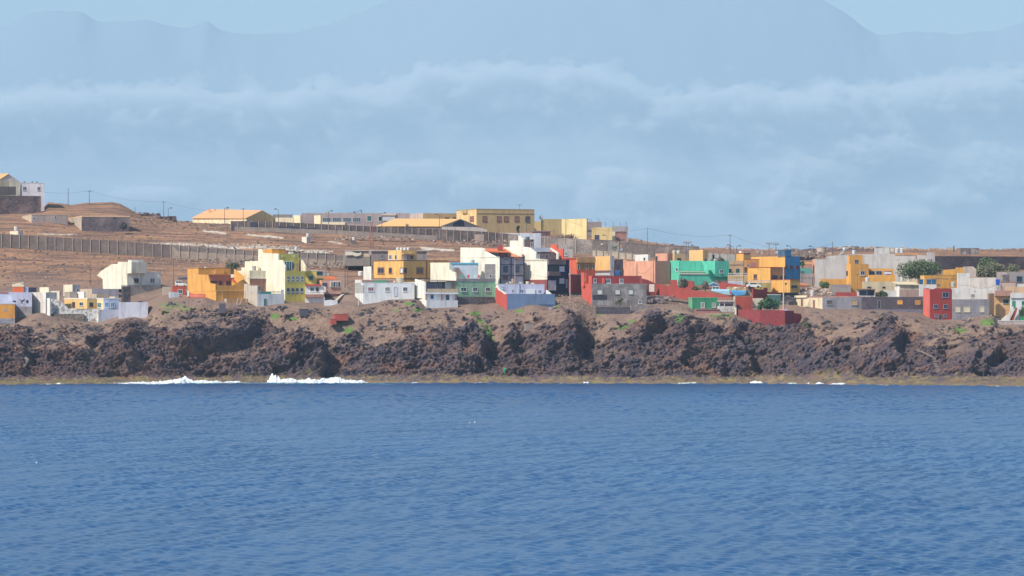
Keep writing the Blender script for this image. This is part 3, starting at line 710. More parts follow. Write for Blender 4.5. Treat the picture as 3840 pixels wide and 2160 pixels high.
def tank(label, x0, x1, y0, y1, Y, col=(.68, .68, .66), lid=True, legs=0, cat='water tank', square=False, group='water tanks on the flat roofs'):
    c = (x0+x1)/2; b = at(c, y1, Y); h = (y1-y0)*Y/F; r = (x1-x0)/2*Y/F
    e = empty('water_tank', b-Vector((0, 0, legs)), label, cat, group)
    m = plain(col, .45)
    mb = MB()
    if square:
        ca = []
        for rr, z in ((r*.86, 0), (r, h*.93)):
            ca += [(b.x-rr, b.y-rr, b.z+z), (b.x+rr, b.y-rr, b.z+z), (b.x+rr, b.y+rr, b.z+z), (b.x-rr, b.y+rr, b.z+z)]
        mb.v += ca; mb.f += [(0, 1, 5, 4), (1, 2, 6, 5), (2, 3, 7, 6), (3, 0, 4, 7), (3, 2, 1, 0), (4, 5, 6, 7)]; mb.mi += [0]*6
        mb.build('tank_body', m, e)
        k = MB(); k.box(b+Vector((0, 0, h*.965)), r*2.1, r*2.1, h*.07); k.build('lid', plain(tuple(min(1, c*1.3+.1) for c in col)), e)
    else:
        mb.lathe(b, [(r*.82, 0), (r*.86, h*.05), (r*.93, h*.45), (r*.96, h*.47), (r*.96, h*.52), (r*.97, h*.82)]); mb.build('tank_body', m, e, smooth=False)
        if lid:
            k = MB(); k.lathe(b, [(r*1.03, h*.82), (r*1.03, h*.88), (r*.6, h*.97), (r*.25, h)]); k.build('lid', plain(tuple(min(1, c*1.1) for c in col)), e)
    if legs:
        for sx in (-1, 1):
            for sy in (-1, 1):
                k = MB(); k.box(b+Vector((sx*r*.7, sy*r*.7, -legs/2-.001)), .12, .12, legs); k.build('leg', plain((.5, .5, .5)), e)
    return e
def lamp(label, x, y0, y1, Y, side=-1, h=None, dbl=False, group='street lamps'):
    b = at(x, y1, Y); t = at(x, y0, Y); e = empty('street_lamp', b, label, 'street lamp', group)
    m = MB(); m.tube(b-Vector((0, 0, .6)), t, .10, .06, 7); m.tube(t, t+Vector((side*.7, 0, .12)), .05, n=6); m.build('pole', plain((.10, .10, .115)), e)
    c = t+Vector((side*.95, 0, .10)); m = MB()
    m.prism([c+Vector((-.42, -.2, 0)), c+Vector((.42, -.2, 0)), c+Vector((.34, -.2, .24)), c+Vector((-.2, -.2, .24))], (0, .4, 0)); hd = m.build('lamp_head', plain((.085, .085, .1)), e)
    m = MB(); m.box(c+Vector((0, 0, -.06)), .6, .32, .1); m.build('lens', plain((.4, .42, .44)), hd)
    return e
def upole(label, x, y0, y1, Y, r=.11, arm=True, col=(.17, .13, .12), name='utility_pole', cat='utility pole'):
    b = at(x, y1, Y); t = at(x, y0, Y); e = empty(name, b, label, cat, 'utility poles')
    m = MB(); m.tube(b-Vector((0, 0, 1)), t, r*1.25, r*.8, 7); m.build('pole', plain(col, .8), e)
    if arm:
        m = MB(); m.box(t-Vector((0, 0, .35)), 1.3, .1, .1); ar = m.build('crossarm', plain(tuple(c*.8 for c in col)), e)
        m = MB()
        for q in (-.5, 0, .5): m.tube(t+Vector((q, 0, -.3)), t+Vector((q, 0, -.1)), .04, n=5)
        m.build('insulators', plain((.3, .3, .3)), ar)
    return e
def wire(label, a, b, sag, r=.028, name='power_line', cat='power line'):
    A, B_ = Vector(a), Vector(b); m = MB(); n = 14; pr = None
    for i in range(n+1):
        t = i/n; q = A.lerp(B_, t)-Vector((0, 0, 4*sag*t*(1-t)))
        if pr is not None: m.tube(pr, q, r, n=4)
        pr = q
    o = m.build(name, plain((.07, .07, .08)), None, origin=A); tag(o, label, cat, 'overhead cables')
def tree(label, cx, y0, y1, w, Y, name='tree', cat='tree', leaf=((.06, .10, .04), (.11, .15, .06)), n=2600, ls=.28, seed=1, trunk=True, lobes=7, sparse=1.0, group=None):
    """tapered trunk with limbs, crown of many leaf clumps spread over uneven lobes"""
    rg = np.random.default_rng(seed); b = at(cx, y1, Y); H = (y1-y0)*Y/F; W = w*Y/F/2
    e = empty(name, b, label, cat, group)
    tb = MB(); tips = []
    th = H*.35 if trunk else H*.12
    tb.tube(b-Vector((0, 0, .5)), b+Vector((.1, 0, th)), max(.08, H*.035), H*.022, 7)
    lob = []
    for i in range(lobes):
        a = rg.random()*6.28; rr = (rg.random()**.6)*.72
        c = Vector((math.cos(a)*W*rr, math.sin(a)*W*rr*.8, th*.75+(H-th)*(.25+.5*rg.random()*(1.1-rr))))
        lob.append((c, (.30+.26*rg.random())*W, (.26+.16*rg.random())*H))
        tb.tube(b+Vector((.1, 0, th*.8)), b+c, H*.015+.02, .02, 5)
    tb.build('trunk', plain((.12, .085, .065), .9), e)
    P = []; N = []
    while len(P) < n:
        k = rg.integers(len(lob)); c, rw, rh = lob[k]
        v = rg.normal(size=3); v /= np.linalg.norm(v); rad = rg.random()**.45
        q = np.array(c)+v*rad*np.array([rw, rw, rh])
        if q[2] < .05*H: continue
        P.append(q)
    P = np.array(P); hole = gn(P[:, 0]*1.1+seed, P[:, 1]*1.1, P[:, 2]*1.1) > -.16*sparse
    P = P[hole]; m = len(P)
    t1 = rg.normal(size=(m, 3)); t1 /= np.linalg.norm(t1, axis=1)[:, None]
    t2 = np.cross(t1, rg.normal(size=(m, 3))); t2 /= np.linalg.norm(t2, axis=1)[:, None]
    s = ls*(.6+.8*rg.random(m))[:, None]
    co = np.stack([P-t1*s, P+t2*s*.6, P+t1*s, P-t2*s*.6], 1).reshape(-1, 3)
    me = bpy.data.meshes.new('crown'); me.from_pydata([tuple(c) for c in co], [], [tuple(range(4*i, 4*i+4)) for i in range(m)])
    mt, nt, p = _new('foliage')
    nz = _noise(nt, .9, 4, .7)
    c = _mix(nt, _ramp(nt, nz, .38, .62), leaf[0], leaf[1]); nt.links.new(c, p.inputs['Base Color']); p.inputs['Roughness'].default_value = .8
    link('crown', me, mt, e)
    return e
def rocks(label, boxes, Y, n, s0, s1, col=(.30, .25, .22), seed=3, name='rubble', cat='rubble'):
    """heap of many broken stones and debris, too many to count"""
    rg = random.Random(seed); mb = MB()
    for i in range(n):
        x0, x1, y0, y1 = boxes[i % len(boxes)]
        px = rg.uniform(x0, x1); py = rg.uniform(y0, y1); yy = Y+(y1-py)*.25 if not callable(Y) else Y(px)
        c = at(px, py, yy); s = rg.uniform(s0, s1)
        v = [c+Vector((rg.uniform(.6, 1.2)*s*a, rg.uniform(.6, 1.2)*s*b, rg.uniform(.4, .9)*s*d)) for a, b, d in ((-1, -1, -1), (1, -1, -1), (1, 1, -1), (-1, 1, -1), (-1, -1, 1), (1, -1, 1), (1, 1, 1), (-1, 1, 1))]
        k = len(mb.v); mb.v += [tuple(q) for q in v]
        mb.f += [tuple(k+j for j in f) for f in ((0, 1, 5, 4), (1, 2, 6, 5), (2, 3, 7, 6), (3, 0, 4, 7), (3, 2, 1, 0), (4, 5, 6, 7))]; mb.mi += [rg.choice((0, 0, 0, 1, 2))]*6
    o = mb.build(name, [plain(col, .95), plain(tuple(c*.5 for c in col), .95), plain(tuple(min(.7, c*1.9) for c in col), .9)], None, origin=at(boxes[0][0], boxes[0][3], Y if not callable(Y) else Y(boxes[0][0])))
    tag(o, label, cat, kind='stuff'); return o

def scatter(label, spots, n, s0, s1, cols, seed, name='stones', cat='stones'):
    """loose stones and scrub tufts lying on the ground, too many to count; spots = (px0, px1, Y0, Y1)"""
    rg = np.random.default_rng(seed); v = []; f = []; mi = []
    for i in range(n):
        a = spots[i % len(spots)]; px = rg.uniform(a[0], a[1]); Y = rg.uniform(a[2], a[3]); c = ground_at(px, Y)
        s = s0+(s1-s0)*rg.random()**3; k = len(v); ring = 5
        for z, w in ((-.3, 1.0), (.35, .85), (.75, .35)):
            for j in range(ring):
                t = 6.28*j/ring+rg.random()*.5; r_ = s*w*rg.uniform(.7, 1.25); v.append((c.x+r_*1.3*math.cos(t), c.y+r_*math.sin(t), c.z+s*z*rg.uniform(.8, 1.2)))
        for q in range(2):
            for j in range(ring): f.append((k+q*ring+j, k+q*ring+(j+1) % ring, k+(q+1)*ring+(j+1) % ring, k+(q+1)*ring+j)); mi.append(i % len(cols))
        f.append(tuple(k+2*ring+j for j in range(ring))); mi.append(i % len(cols))
    me = bpy.data.meshes.new(name); me.from_pydata(v, [], f); o = link(name, me, [plain(c, .95) for c in cols]); me.polygons.foreach_set('material_index', mi); me.update()
    return tag(o, label, cat, kind='stuff')
def build_left():
    pw = lambda c, w=.35: paint(c, w)
    BR = plain((.20, .10, .07)); WF = plain((.75, .76, .78)); DKP = plain(DK)
    # ---- far left corner
    h = House('lilac grey house with black painted marks at the left edge', 40, 1052)
    h.blk(-120, -120, 120, 1096, 1215, pw(LILAC, .3), 1052, 0, part='wall')
    for pts in ([(48, 1128), (54, 1126), (61, 1129), (59, 1134), (51, 1134)], [(71, 1121), (76, 1123), (82, 1127), (88, 1123), (95, 1121), (89, 1129), (84, 1132), (84, 1138), (80, 1139), (80, 1131)], [(97, 1127), (102, 1124), (107, 1127), (107, 1135), (102, 1139), (97, 1133)]):
        h.poly('F', pts, .03, plain((.03, .03, .06)), 'painted_mark', off=.03)
    h.slab('F', 57, 120, 1150, 1214, .06, blocks((.26, .24, .27)), 'bare_base')
    h.slab('F', -60, 30, 1096, 1099, .2, plain((.45, .12, .09)), 'ledge'); h.slab('F', 30, 46, 1108, 1130, .05, plain((.55, .62, .75)), 'shutter')
    h = House('ochre box house with blue round plaque at lower left corner', 20, 1045)
    h.blk(-120, -120, 56, 1141, 1194, pw((.66, .30, .05)), 1045, 0, cap=.3, capm=plain((.5, .5, .6)))
    h.poly('F', [(16, 1160), (20, 1157), (25, 1160), (26, 1165), (21, 1169), (16, 1166)], .04, plain((.25, .3, .42)), 'plaque', off=.05)
    h.slab('F', -60, 56, 1194, 1214, .03, blocks((.22, .22, .28)), 'bare_base')
    h = House('bright orange box on the roof of the lilac house', 68, 1057, cat='roof box', name='roof_hut')
    h.blk(48, 50, 88, 1075, 1098, pw((.80, .16, .04), .1), 1057, 10, cap=.5, capm=plain((.8, .7, .5)))
    rocks('cream clutter heaped on top of the orange roof box', [(50, 88, 1060, 1072)], 1059, 24, .12, .4, (.7, .62, .45), 5, 'clutter', 'clutter')
    h = House('small blue grey hut between orange box and white wall', 98, 1058, cat='hut', name='roof_hut')
    h.blk(90, 92, 106, 1076, 1100, pw((.45, .52, .68)), 1058, 10)
    h = House('dark blue shed behind the left white wall', 120, 1062, cat='shed', name='shed')
    h.blk(106, 111, 137, 1078, 1100, pw((.06, .06, .11)), 1062, 15)
    h = House('plain white block house with two white boxes on its roof', 150, 1052)
    h.blk(118, 172, 213, 1096, 1176, pw((.78, .73, .66), .5), 1052, 42)
    h.blk(148, 183, 188, 1077, 1098, pw(CREAM), 1056, 42, part='roof_box')
    h.blk(190, 223, 229, 1091, 1112, pw((.82, .72, .56)), 1060, 42, part='roof_box')
    h.slab('F', 224, 229, 1093, 1110, .02, plain((.5, .4, .4)), 'shutter')
    w = House('slim white pillar standing left of the patched white wall', 184, 1047, cat='pillar', name='pillar')
    w.blk(176, 187, 191, 1118, 1188, pw(WHITE, .1), 1047, 40)
    r, P = wallthing('patchy white retaining wall over dark rubble at left', (190, 1049), (372, 1049), [(190, 1121), (215, 1122), (242, 1141), (256, 1157), (372, 1158)], [(190, 1195), (372, 1222)], paint((.68, .68, .68), .95, under=(.26, .21, .17)), .5)
    w2 = House('brown stone terrace wall below the patchy white wall', 250, 1048, cat='wall', name='terrace_wall')
    w2.blk(188, 188, 314, 1177, 1214, stone((.24, .19, .15)), 1048, 0, depth=1)
    w3 = House('low peeling white corner wall below the pale blue house', 350, 1048, cat='wall', name='terrace_wall')
    w3.blk(314, 369, 446, 1161, 1226, pw((.66, .70, .80), .4), 1048, 32, matL=paint((.72, .70, .62), .9, under=(.3, .24, .18)))
    h = House('yellow house with white roof slab and small porch', 290, 1056)
    yl = pw((.84, .56, .22), .1)
    h.blk(240, 327, 365, 1121, 1160, yl, 1057, 40, cap=.28, capm=plain(WHITE))
    h.win('L', 272, 281, 1134, 1151, fr=BR); h.win('L', 299, 312, 1134, 1146, fr=WF); h.win('F', 336, 348, 1136, 1149, fr=BR)
    h = House('pale blue house with two bright blue shutters', 410, 1055)
    h.blk(363, 388, 446, 1121, 1175, pw((.58, .66, .82), .2), 1055, 30, matL=pw((.84, .66, .34), .1), cap=.25, capm=plain(WHITEB))
    h.win('F', 394, 407, 1135, 1151, pane=plain((.10, .30, .52)), fr=WF); h.win('F', 416, 428, 1135, 1151, pane=plain((.10, .30, .52)), fr=WF); h.win('L', 366, 380, 1136, 1153, fr=WF, pane=glass((.1, .16, .14)))
    w = House('long blank lilac white wall facing the sea at left', 500, 1047, cat='wall', name='courtyard_wall')
    w.blk(445, 445, 555, 1133, 1212, pw((.60, .60, .70), .15), 1047, 4)
    h = House('jumble of low white and tan roof rooms behind yellow house', 340, 1068)
    h.blk(238, 272, 299, 1067, 1098, pw((.50, .48, .55)), 1070, 38, matL=pw(CREAM)); h.win('F', 288, 294, 1084, 1092, mull=0, sill=False)
    h.blk(299, 345, 445, 1083, 1125, pw((.40, .37, .44)), 1072, 22, matL=pw(SAND)); 
    h.blk(241, 262, 288, 1094, 1125, blocks((.40, .32, .25)), 1065, 30); h.blk(290, 314, 322, 1094, 1125, pw(WHITE), 1064, 35)
    h.blk(323, 362, 407, 1102, 1125, pw((.62, .48, .36)), 1064, 30); h.blk(404, 430, 445, 1112, 1125, pw(CREAM), 1063, 30)
    w = House('wall block coloured as shadow below the cream house with sloped roof', 465, 1060, cat='wall', name='terrace_wall')
    w.blk(455, 462, 490, 1074, 1136, stone((.10, .08, .09), (.05, .045, .06)), 1062, 15)  # very dark stone colour stands for the shadow on this block
    # cream house with sloping profile
    h = House('cream house with steep lean-to roof above grey block base', 500, 1078)
    h.blk(404, 477, 603, 1021, 1070, pw((.74, .71, .66), .35), 1076, 33, matL=pw((.84, .76, .58), .15), cap=.12, capm=plain(WHITE))
    h.win('F', 503, 519, 1044, 1059, fr=plain((.35, .33, .33))); h.win('F', 563, 579, 1044, 1060, fr=WF, pane=glass((.15, .15, .15)))
    LP = pl2((364, 1087), (478, 1075.9))
    h.poly(LP, [(363, 1034), (378, 1017), (420, 990), (442, 990), (442, 982), (493, 982), (493, 1024), (477, 1026), (477, 1084), (386, 1084), (385, 1046), (377, 1040)], 5, pw((.84, .77, .60), .1), 'gable_wing')
    h.blk(480, 493, 537, 976, 1024, pw((.72, .69, .70), .2), 1080, 28, matL=pw(WHITE), part='stair_tower', cap=.1, capm=plain(WHITE)); h.win('F', 507, 516, 1005, 1018, mull=0)
    h.blk(455, 478, 603, 1069, 1134, blocks((.27, .23, .22)), 1075, 33, part='block_base')
    # small red house, van
    h = House('small brick red house with white window beside parked van', 672, 1062)
    h.blk(643, 649, 697, 1073, 1120, pw((.52, .10, .07), .2), 1062, 12, cap=.16, capm=plain((.5, .22, .15))); h.win('F', 668, 683, 1087, 1101, fr=WF)
    w = House('tan concrete parapet left of the small red house', 628, 1064, cat='wall', name='low_wall')
    w.blk(608, 610, 647, 1075, 1135, pw((.50, .42, .34)), 1066, 6)
    w = House('light blue grey garden box below the small red house', 655, 1057, cat='hut', name='garden_hut')
    w.blk(633, 638, 672, 1095, 1135, pw((.52, .58, .68), .5), 1056, 12)
    r, P = wallthing('orange red garden wall with white post and thin railing', (700, 1053), (770, 1050), [(702, 1088), (712, 1098), (730, 1102), (768, 1101)], [(700, 1124), (768, 1124)], pw((.72, .17, .09)), .3)
    m = MB(); m.box(P.p(708, 1102, .2), .55, .4, 1.6); m.build('gate_post', plain(WHITE), r)
    m = MB()
    for i in range(16):
        q = P.p(672+6*i, 1121, .5); m.tube(q, q+Vector((0, 0, .8)), .035, n=4)
    a, b = P.p(672, 1121, .5), P.p(762, 1121, .5); m.tube(a+Vector((0, 0, .8)), b+Vector((0, 0, .8)), .045, n=4); m.build('railing', plain((.6, .35, .3)), r)
    van(); boat_cover()
    # ---- ochre villa
    h = House('large ochre villa with stepped roofline and outside stair', 800, 1056)
    oc = pw(OCHRE, .12)
    h.blk(703, 810, 914, 1091, 1141, oc, 1050, 36)
    LPl = h.L; FPl = h.F
    h.slab('F', 810, 914, 1089, 1092, .12, plain((.80, .52, .2)), 'ledge')
    h.slab('F', 833, 836, 1092, 1138, .08, plain((.80, .5, .18)), 'pilaster')
    h.poly('L', [(742, 1029), (779, 1031), (787, 1062), (810, 1066), (810, 1093), (703, 1093), (703, 1029)], .3, oc, 'side_wall')
    h.poly('F', [(810, 1066), (830, 1071), (871, 1071), (914, 1045), (914, 1093), (810, 1093)], .3, oc, 'stair_wall')
    h.blk(703, 744, 865, 1006, 1093, oc, 1060, 30, cap=.1, capm=plain((.55, .24, .06)), part='upper_storey')
    h.poly('F', [(779, 1031), (863, 1031), (863, 1073), (779, 1073)], .05, pw((.48, .22, .17)), 'loggia', off=.06)
    for a in ((786, 814, 1054, 1061), (820, 832, 1054, 1069), (848, 863, 1055, 1069)):
        o = h.win('F', *a, fr=BR, mull=0, sill=False)
        o.location += h.F.n*.07
    h.slab('F', 779, 863, 1029, 1031.5, .5, plain((.5, .24, .08)), 'canopy')
    o = h.slab('F', 806, 840, 1010, 1028, .25, oc, 'buttress')
    sp = pl2((864, 1066), (914, 1052))
    h.poly(sp, [(877, 1009), (889, 1019), (912, 1036), (913, 1047), (873, 1073), (864, 1073), (864, 1040), (877, 1028)], .3, oc, 'side_wall')
    h.poly(sp, [(867, 1043), (874, 1043), (890, 1060), (881, 1062)], .1, plain((.55, .09, .04)), 'stair_flight', off=.15)
    h.poly(sp, [(864, 1029), (879, 1029), (879, 1041), (864, 1041)], .4, plain(WHITE), 'landing', off=.3)
    h.poly(sp, [(865, 1009), (876, 1009), (876, 1028), (865, 1028)], .5, DKP, 'flue', off=.2)
    m = MB(); q = Plane(FPl.C, FPl.d).p(798, 1023); q = h.F.p(798, 1023, .4)
    pr = None
    for i in range(13):
        t = i*math.pi/6; v = q+h.F.d*math.cos(t)*.38+Vector((0, 0, math.sin(t)*.38))
        if pr is not None: m.tube(pr, v, .07, n=5)
        pr = v
    o = m.build('life_ring', plain((.85, .6, .3)), None, origin=q); tag(o, 'orange and cream life ring hung on the ochre villa', 'life ring')
    tank('white cistern lid and pipes on the ochre villa roof', 766, 778, 1000, 1006, 1066, lid=False)
    w = House('brown timber shed at the foot of the ochre villa', 880, 1046, cat='shed', name='shed')
    w.blk(840, 850, 930, 1120, 1142, pw((.40, .22, .10), .5), 1046.5, 12, matL=plain((.55, .45, .4)))
    for i, (a, b, lb) in enumerate(((884, 891, 'leftmost'), (897, 905, 'middle'), (919, 922, 'rightmost'))):
        m = MB(); m.box((at((a+b)/2, 1128, 1044)), .18, .14, 1.9 if i < 2 else .8); o = m.build('plank', plain((.6, .5, .4)), None, origin=at(a, 1136, 1044)); o.rotation_euler.y = .3
        tag(o, 'loose pale plank, %s of three leaning on the timber shed' % lb, 'plank', 'planks leaning on the shed')
    w = House('dark concrete cube half buried below the ochre villa', 834, 1040, cat='concrete box', name='concrete_box')
    w.blk(820, 823, 846, 1138, 1162, pw((.14, .12, .15)), 1040, 12)
def van():
    b = at(679, 1077, 1079)
    e = empty('van', b, 'white minivan parked uphill of the small red house', 'van')
    s = 1.0
    P = [(-1.5, .35), (1.6, .35), (1.62, .75), (1.2, .98), (.62, 1.08), (.2, 1.72), (-1.35, 1.75), (-1.52, 1.2)]
    m = MB(); m.prism([b+Vector((x, -.85, z)) for x, z in P], (0, 1.7, 0)); m.build('body', plain((.80, .80, .80), .35), e)
    g = glass((.03, .04, .05))
    for k, pts in enumerate(([(.12, 1.15), (.5, 1.12), (.16, 1.62), (.02, 1.62)], [(-.55, 1.15), (.05, 1.15), (-.04, 1.62), (-.55, 1.62)], [(-1.3, 1.15), (-.65, 1.15), (-.65, 1.62), (-1.25, 1.62)])):
        m = MB(); m.prism([b+Vector((x, -.87, z)) for x, z in pts], (0, .02, 0)); m.build('window', g, e)
    m = MB(); m.prism([b+Vector((.65, -.75, 1.10)), b+Vector((.65, .75, 1.10)), b+Vector((.26, .7, 1.68)), b+Vector((.26, -.7, 1.68))], (.03, 0, .02)); m.build('windscreen', g, e)
    for x in (-1.0, 1.05):
        for y in (-.86, .70):
            m = MB(); m.tube(b+Vector((x, y, .34)), b+Vector((x, y+.16, .34)), .34, n=14); w = m.build('wheel', plain((.03, .03, .03)), e)
            m = MB(); m.tube(b+Vector((x, y-.012, .34)), b+Vector((x, y+.17, .34)), .18, n=12); m.build('rim', plain((.45, .45, .45)), w)
    m = MB(); m.box(b+Vector((1.60, -.6, .7)), .06, .25, .16); m.build('headlight', plain((.7, .7, .7)), e)
    m = MB(); m.box(b+Vector((1.60, .6, .7)), .06, .25, .16); m.build('headlight', plain((.7, .7, .7)), e)
def boat_cover():
    b = at(686, 1050, 1084); e = empty('boat', b, 'small boat under a dark cover behind the white minivan', 'boat')
    m = MB(); N = 9; pr = []
    for i in range(N):
        t = i/(N-1); x = -1.5+3*t; w = .62*math.sin(math.pi*min(1, .12+t*.95))**.6; pr.append((x, max(w, .05)))
    k = 0
    for x, w in pr:
        m.v += [tuple(b+Vector((x, -w, .55))), tuple(b+Vector((x, -w*.5, .1))), tuple(b+Vector((x, w*.5, .1))), tuple(b+Vector((x, w, .55)))]
    for i in range(N-1):
        for j in range(3): m.f.append((4*i+j, 4*i+4+j, 4*i+5+j, 4*i+1+j)); m.mi.append(0)
    m.build('hull', plain((.35, .33, .36)), e)
    m = MB()
    for x, w in pr: m.v += [tuple(b+Vector((x, -w*1.03, .5))), tuple(b+Vector((x, 0, .9 if abs(x) < 1.2 else .62))), tuple(b+Vector((x, w*1.03, .5)))]
    for i in range(N-1):
        for j in range(2): m.f.append((3*i+j, 3*i+3+j, 3*i+4+j, 3*i+1+j)); m.mi.append(0)
    m.build('cover', plain((.14, .11, .13)), e)

def build_midleft():
    pw = lambda c, w=.3: paint(c, w)
    BR = plain((.20, .10, .07)); WF = plain((.75, .77, .82))
    # ---- lower left house of the tower group
    h = House('cream stepped house with brown front and grey roof tank beside it', 960, 1062)
    cr = pw((.84, .76, .56), .1)
    h.blk(881, 937, 1018, 1014, 1110, cr, 1060, 34, matL=cr); 
    h.slab('F', 938, 1018, 1045, 1094, .12, pw((.42, .21, .15), .2), 'brown_front'); h.slab('F', 924, 1018, 1042.5, 1045, .3, plain(WHITE), 'ledge')
    for a in ((966, 976, 1074, 1090), (996, 1008, 1074, 1090)):
        o = h.win('F', *a, fr=plain((.4, .4, .45))); o.location += h.F.n*.13
    h.blk(905, 968, 975, 1002, 1030, cr, 1064, 36); h.blk(918, 968, 975, 979, 1030, cr, 1067, 36)
    tank('grey water tank on the cream stepped house', 945, 961, 997, 1014, 1063, (.42, .38, .40))
    # white front house with green door
    h = House('white house with green door and netted roof terrace', 1010, 1049)
    h.blk(915, 965, 1066, 1103, 1160, pw((.74, .75, .77), .15), 1048, 30, matL=paint((.60, .52, .44), .6))
    h.poly('L', [(915, 1064), (935, 1064), (935, 1071), (965, 1071), (965, 1104), (915, 1104)], .3, paint((.60, .52, .44), .7), 'side_wall')
    h.slab('F', 964, 976, 1091, 1103, .02, pw(WHITEB), 'pier', off=-.3); h.slab('F', 1056, 1066, 1086, 1103, .02, pw(WHITEB), 'pier', off=-.3)
    h.slab('F', 976, 1018, 1093, 1103, .03, plain((.10, .30, .26)), 'terrace_net', off=-.15); h.rail('F', 1018, 1054, 1094, 1103, plain((.12, .3, .26)), out=-.1)
    h.door('F', 990, 999, 1121, 1151, plain((.02, .26, .17)))
    # ---- tall tower house
    h = House('tall yellow and cream tower house with arched windows', 1090, 1056)
    yl = pw(YEL, .08); cr = pw((.88, .80, .62), .06)
    h.blk(968, 1069, 1145, 1016, 1152, yl, 1055, 36, matL=cr)
    L0, F0 = h.L, h.F
    h.poly(L0, [(968, 934), (982, 934), (986, 949), (1044, 951), (1044, 975), (1057, 975), (1069, 1000), (1069, 1017), (968, 1017)], .4, cr, 'side_wall')
    h.blk(968, 1046, 1121, 952, 1018, yl, 1060, 34, matL=cr, part='top_storey')
    F1 = h.F
    # large half round window
    pts = [(1064, 982), (1092, 982), (1099, 985), (1103, 992), (1104, 1000), (1101, 1008), (1097, 1014), (1064, 1014)]
    o = h.poly('F', pts, .06, glass((.04, .08, .14)), 'round_window', off=.06)
    for x in (1066, 1074, 1083, 1092): h.slab('F', x, x+1.6, 982, 1014, .12, plain((.45, .65, .75)), 'glazing_bar', off=.05, par=o)
    h.slab('F', 1064, 1098, 979.5, 982, .14, plain((.55, .7, .78)), 'glazing_bar', par=o)
    h.door('F', 1111, 1118, 988, 1014, plain((.5, .26, .2)))
    for x in (1060, 1104):
        m = MB(); q = h.F.p(x, 961); m.tube(q-h.F.n*.02, q+h.F.n*.1, .3, n=14); m.build('porthole', plain((.7, .68, .5)), h.r)
    h.poly(pl2((1119, 1066), (1146, 1060)), [(1119, 975), (1131, 975), (1145, 1001), (1145, 1018), (1119, 1018)], .3, cr, 'parapet')
    h.blk(980, 1020, 1070, 934, 953, pw((.80, .36, .07)), 1070, 30, part='roof_hut', cap=.12, capm=plain(CREAM))
    h.blk(1084, 1086, 1100, 944, 954, pw(WHITE), 1069, 20, part='roof_box')
    h.F = F0
    def arch(x, y0, y1, w, tinted):
        q = [(x-w/2, y1), (x+w/2, y1), (x+w/2, y0+w/2)]+[(x+w/2*math.cos(t), y0+w/2-w/2*math.sin(t)) for t in (R(45), R(90), R(135))]+[(x-w/2, y0+w/2)]
        g = [(x+(a-x)*1.35, b-(1.2 if b < y1-3 else -1.5)) for a, b in q]
        f = h.poly('F', g, .03, WF if tinted == 0 else plain((.30, .36, .45)), 'arched_window', off=.05)
        h.poly('F', q, .02, glass((.03, .05, .09)), 'pane', off=.075, par=f)
        if tinted == 0: h.slab('F', x-.5, x+.5, y0+1, y1-6, .1, WF, 'glazing_bar', par=f)
        h.slab('F', x-w/2, x+w/2, y1-7, y1-4.5, .12, WF, 'sill', par=f)
    for x in (1080.5, 1097.5, 1114.5, 1132): arch(x, 1035, 1055, 8, 0)
    for x in (1080, 1097.5, 1114, 1132): arch(x, 1080, 1101, 9, 1)
    tank('small white cistern behind the tower house roof', 1104, 1117, 926, 940, 1085)
    h = House('yellow side wing with one window right of tower house', 1165, 1064)
    h.blk(1140, 1140, 1187, 1016, 1110, pw((.62, .50, .11)), 1064, 8, cap=.15, capm=plain(WHITE)); h.win('F', 1159, 1173, 1035, 1048, fr=plain((.2, .3, .4)))
    h = House('grey roof room with wide dark window beyond yellow wing', 1200, 1074)
    h.blk(1186, 1187, 1217, 1017, 1060, pw((.40, .36, .38)), 1074, 10, cap=.18, capm=plain((.7, .65, .6))); h.win('F', 1189, 1208, 1018.5, 1030, fr=plain((.1, .12, .2)), mull=0, sill=False)
    h.slab('F', 1187, 1217, 1036, 1056, .3, pw((.66, .38, .16)), 'ochre_band')
    tank('turquoise drum beside the grey roof room', 1219, 1227, 1024, 1032, 1072, (.15, .45, .42), lid=False); tank('white drum beside the grey roof room', 1228, 1234, 1023, 1033, 1072, lid=False)
    h = House('white cottage with red roof and balcony right of tower', 1180, 1056)
    h.blk(1144, 1144, 1214, 1072, 1166, pw((.77, .77, .77), .15), 1056, 10)
    h.poly(pl2((1206, 1061), (1218, 1056)), [(1206, 1074), (1213, 1074), (1218, 1080), (1218, 1096), (1206, 1096)], .3, pw(WHITE), 'side_wall')
    h.slab('F', 1144, 1204, 1066, 1072, .6, plain((.60, .07, .045)), 'roof'); h.win('F', 1164, 1177, 1079, 1092, fr=WF); h.win('F', 1186, 1194, 1079, 1093, fr=BR, mull=0)
    h.slab('F', 1144, 1213, 1103, 1115, .9, pw((.44, .22, .17)), 'balcony_slab'); h.rail('F', 1146, 1212, 1095, 1103, plain(WHITE), out=.85)
    m = MB(); m.box(at(1216, 1140, 1053), .22, .22, 3.6); o = m.build('concrete_post', plain((.6, .6, .6)), None, origin=at(1216, 1166, 1053)); tag(o, 'tall pale concrete post right of the red roofed cottage', 'post')
    h = House('pink house with glazed bay above dark lean-to', 1240, 1062)
    h.blk(1198, 1206, 1279, 1051, 1102, pw((.60, .33, .27), .3), 1062, 14, matL=pw((.80, .42, .2))); h.win('F', 1209, 1226, 1061, 1075, fr=plain((.4, .3, .3)))
    h.slab('F', 1238, 1276, 1055, 1077, .5, plain((.70, .68, .66)), 'bay_window')
    for i in range(4):
        o = h.slab('F', 1240+9*i, 1246.5+9*i, 1057.5, 1075, .05, glass() if i % 2 else glass((.2, .18, .15)), 'pane', off=.5, par=h.r.children[-1])
    h.slab('F', 1218, 1277, 1102, 1124, .04, stone((.18, .09, .08), (.07, .04, .05)), 'lean_to', off=-.02)
    P = pl2((1216, 1066), (1268, 1066))
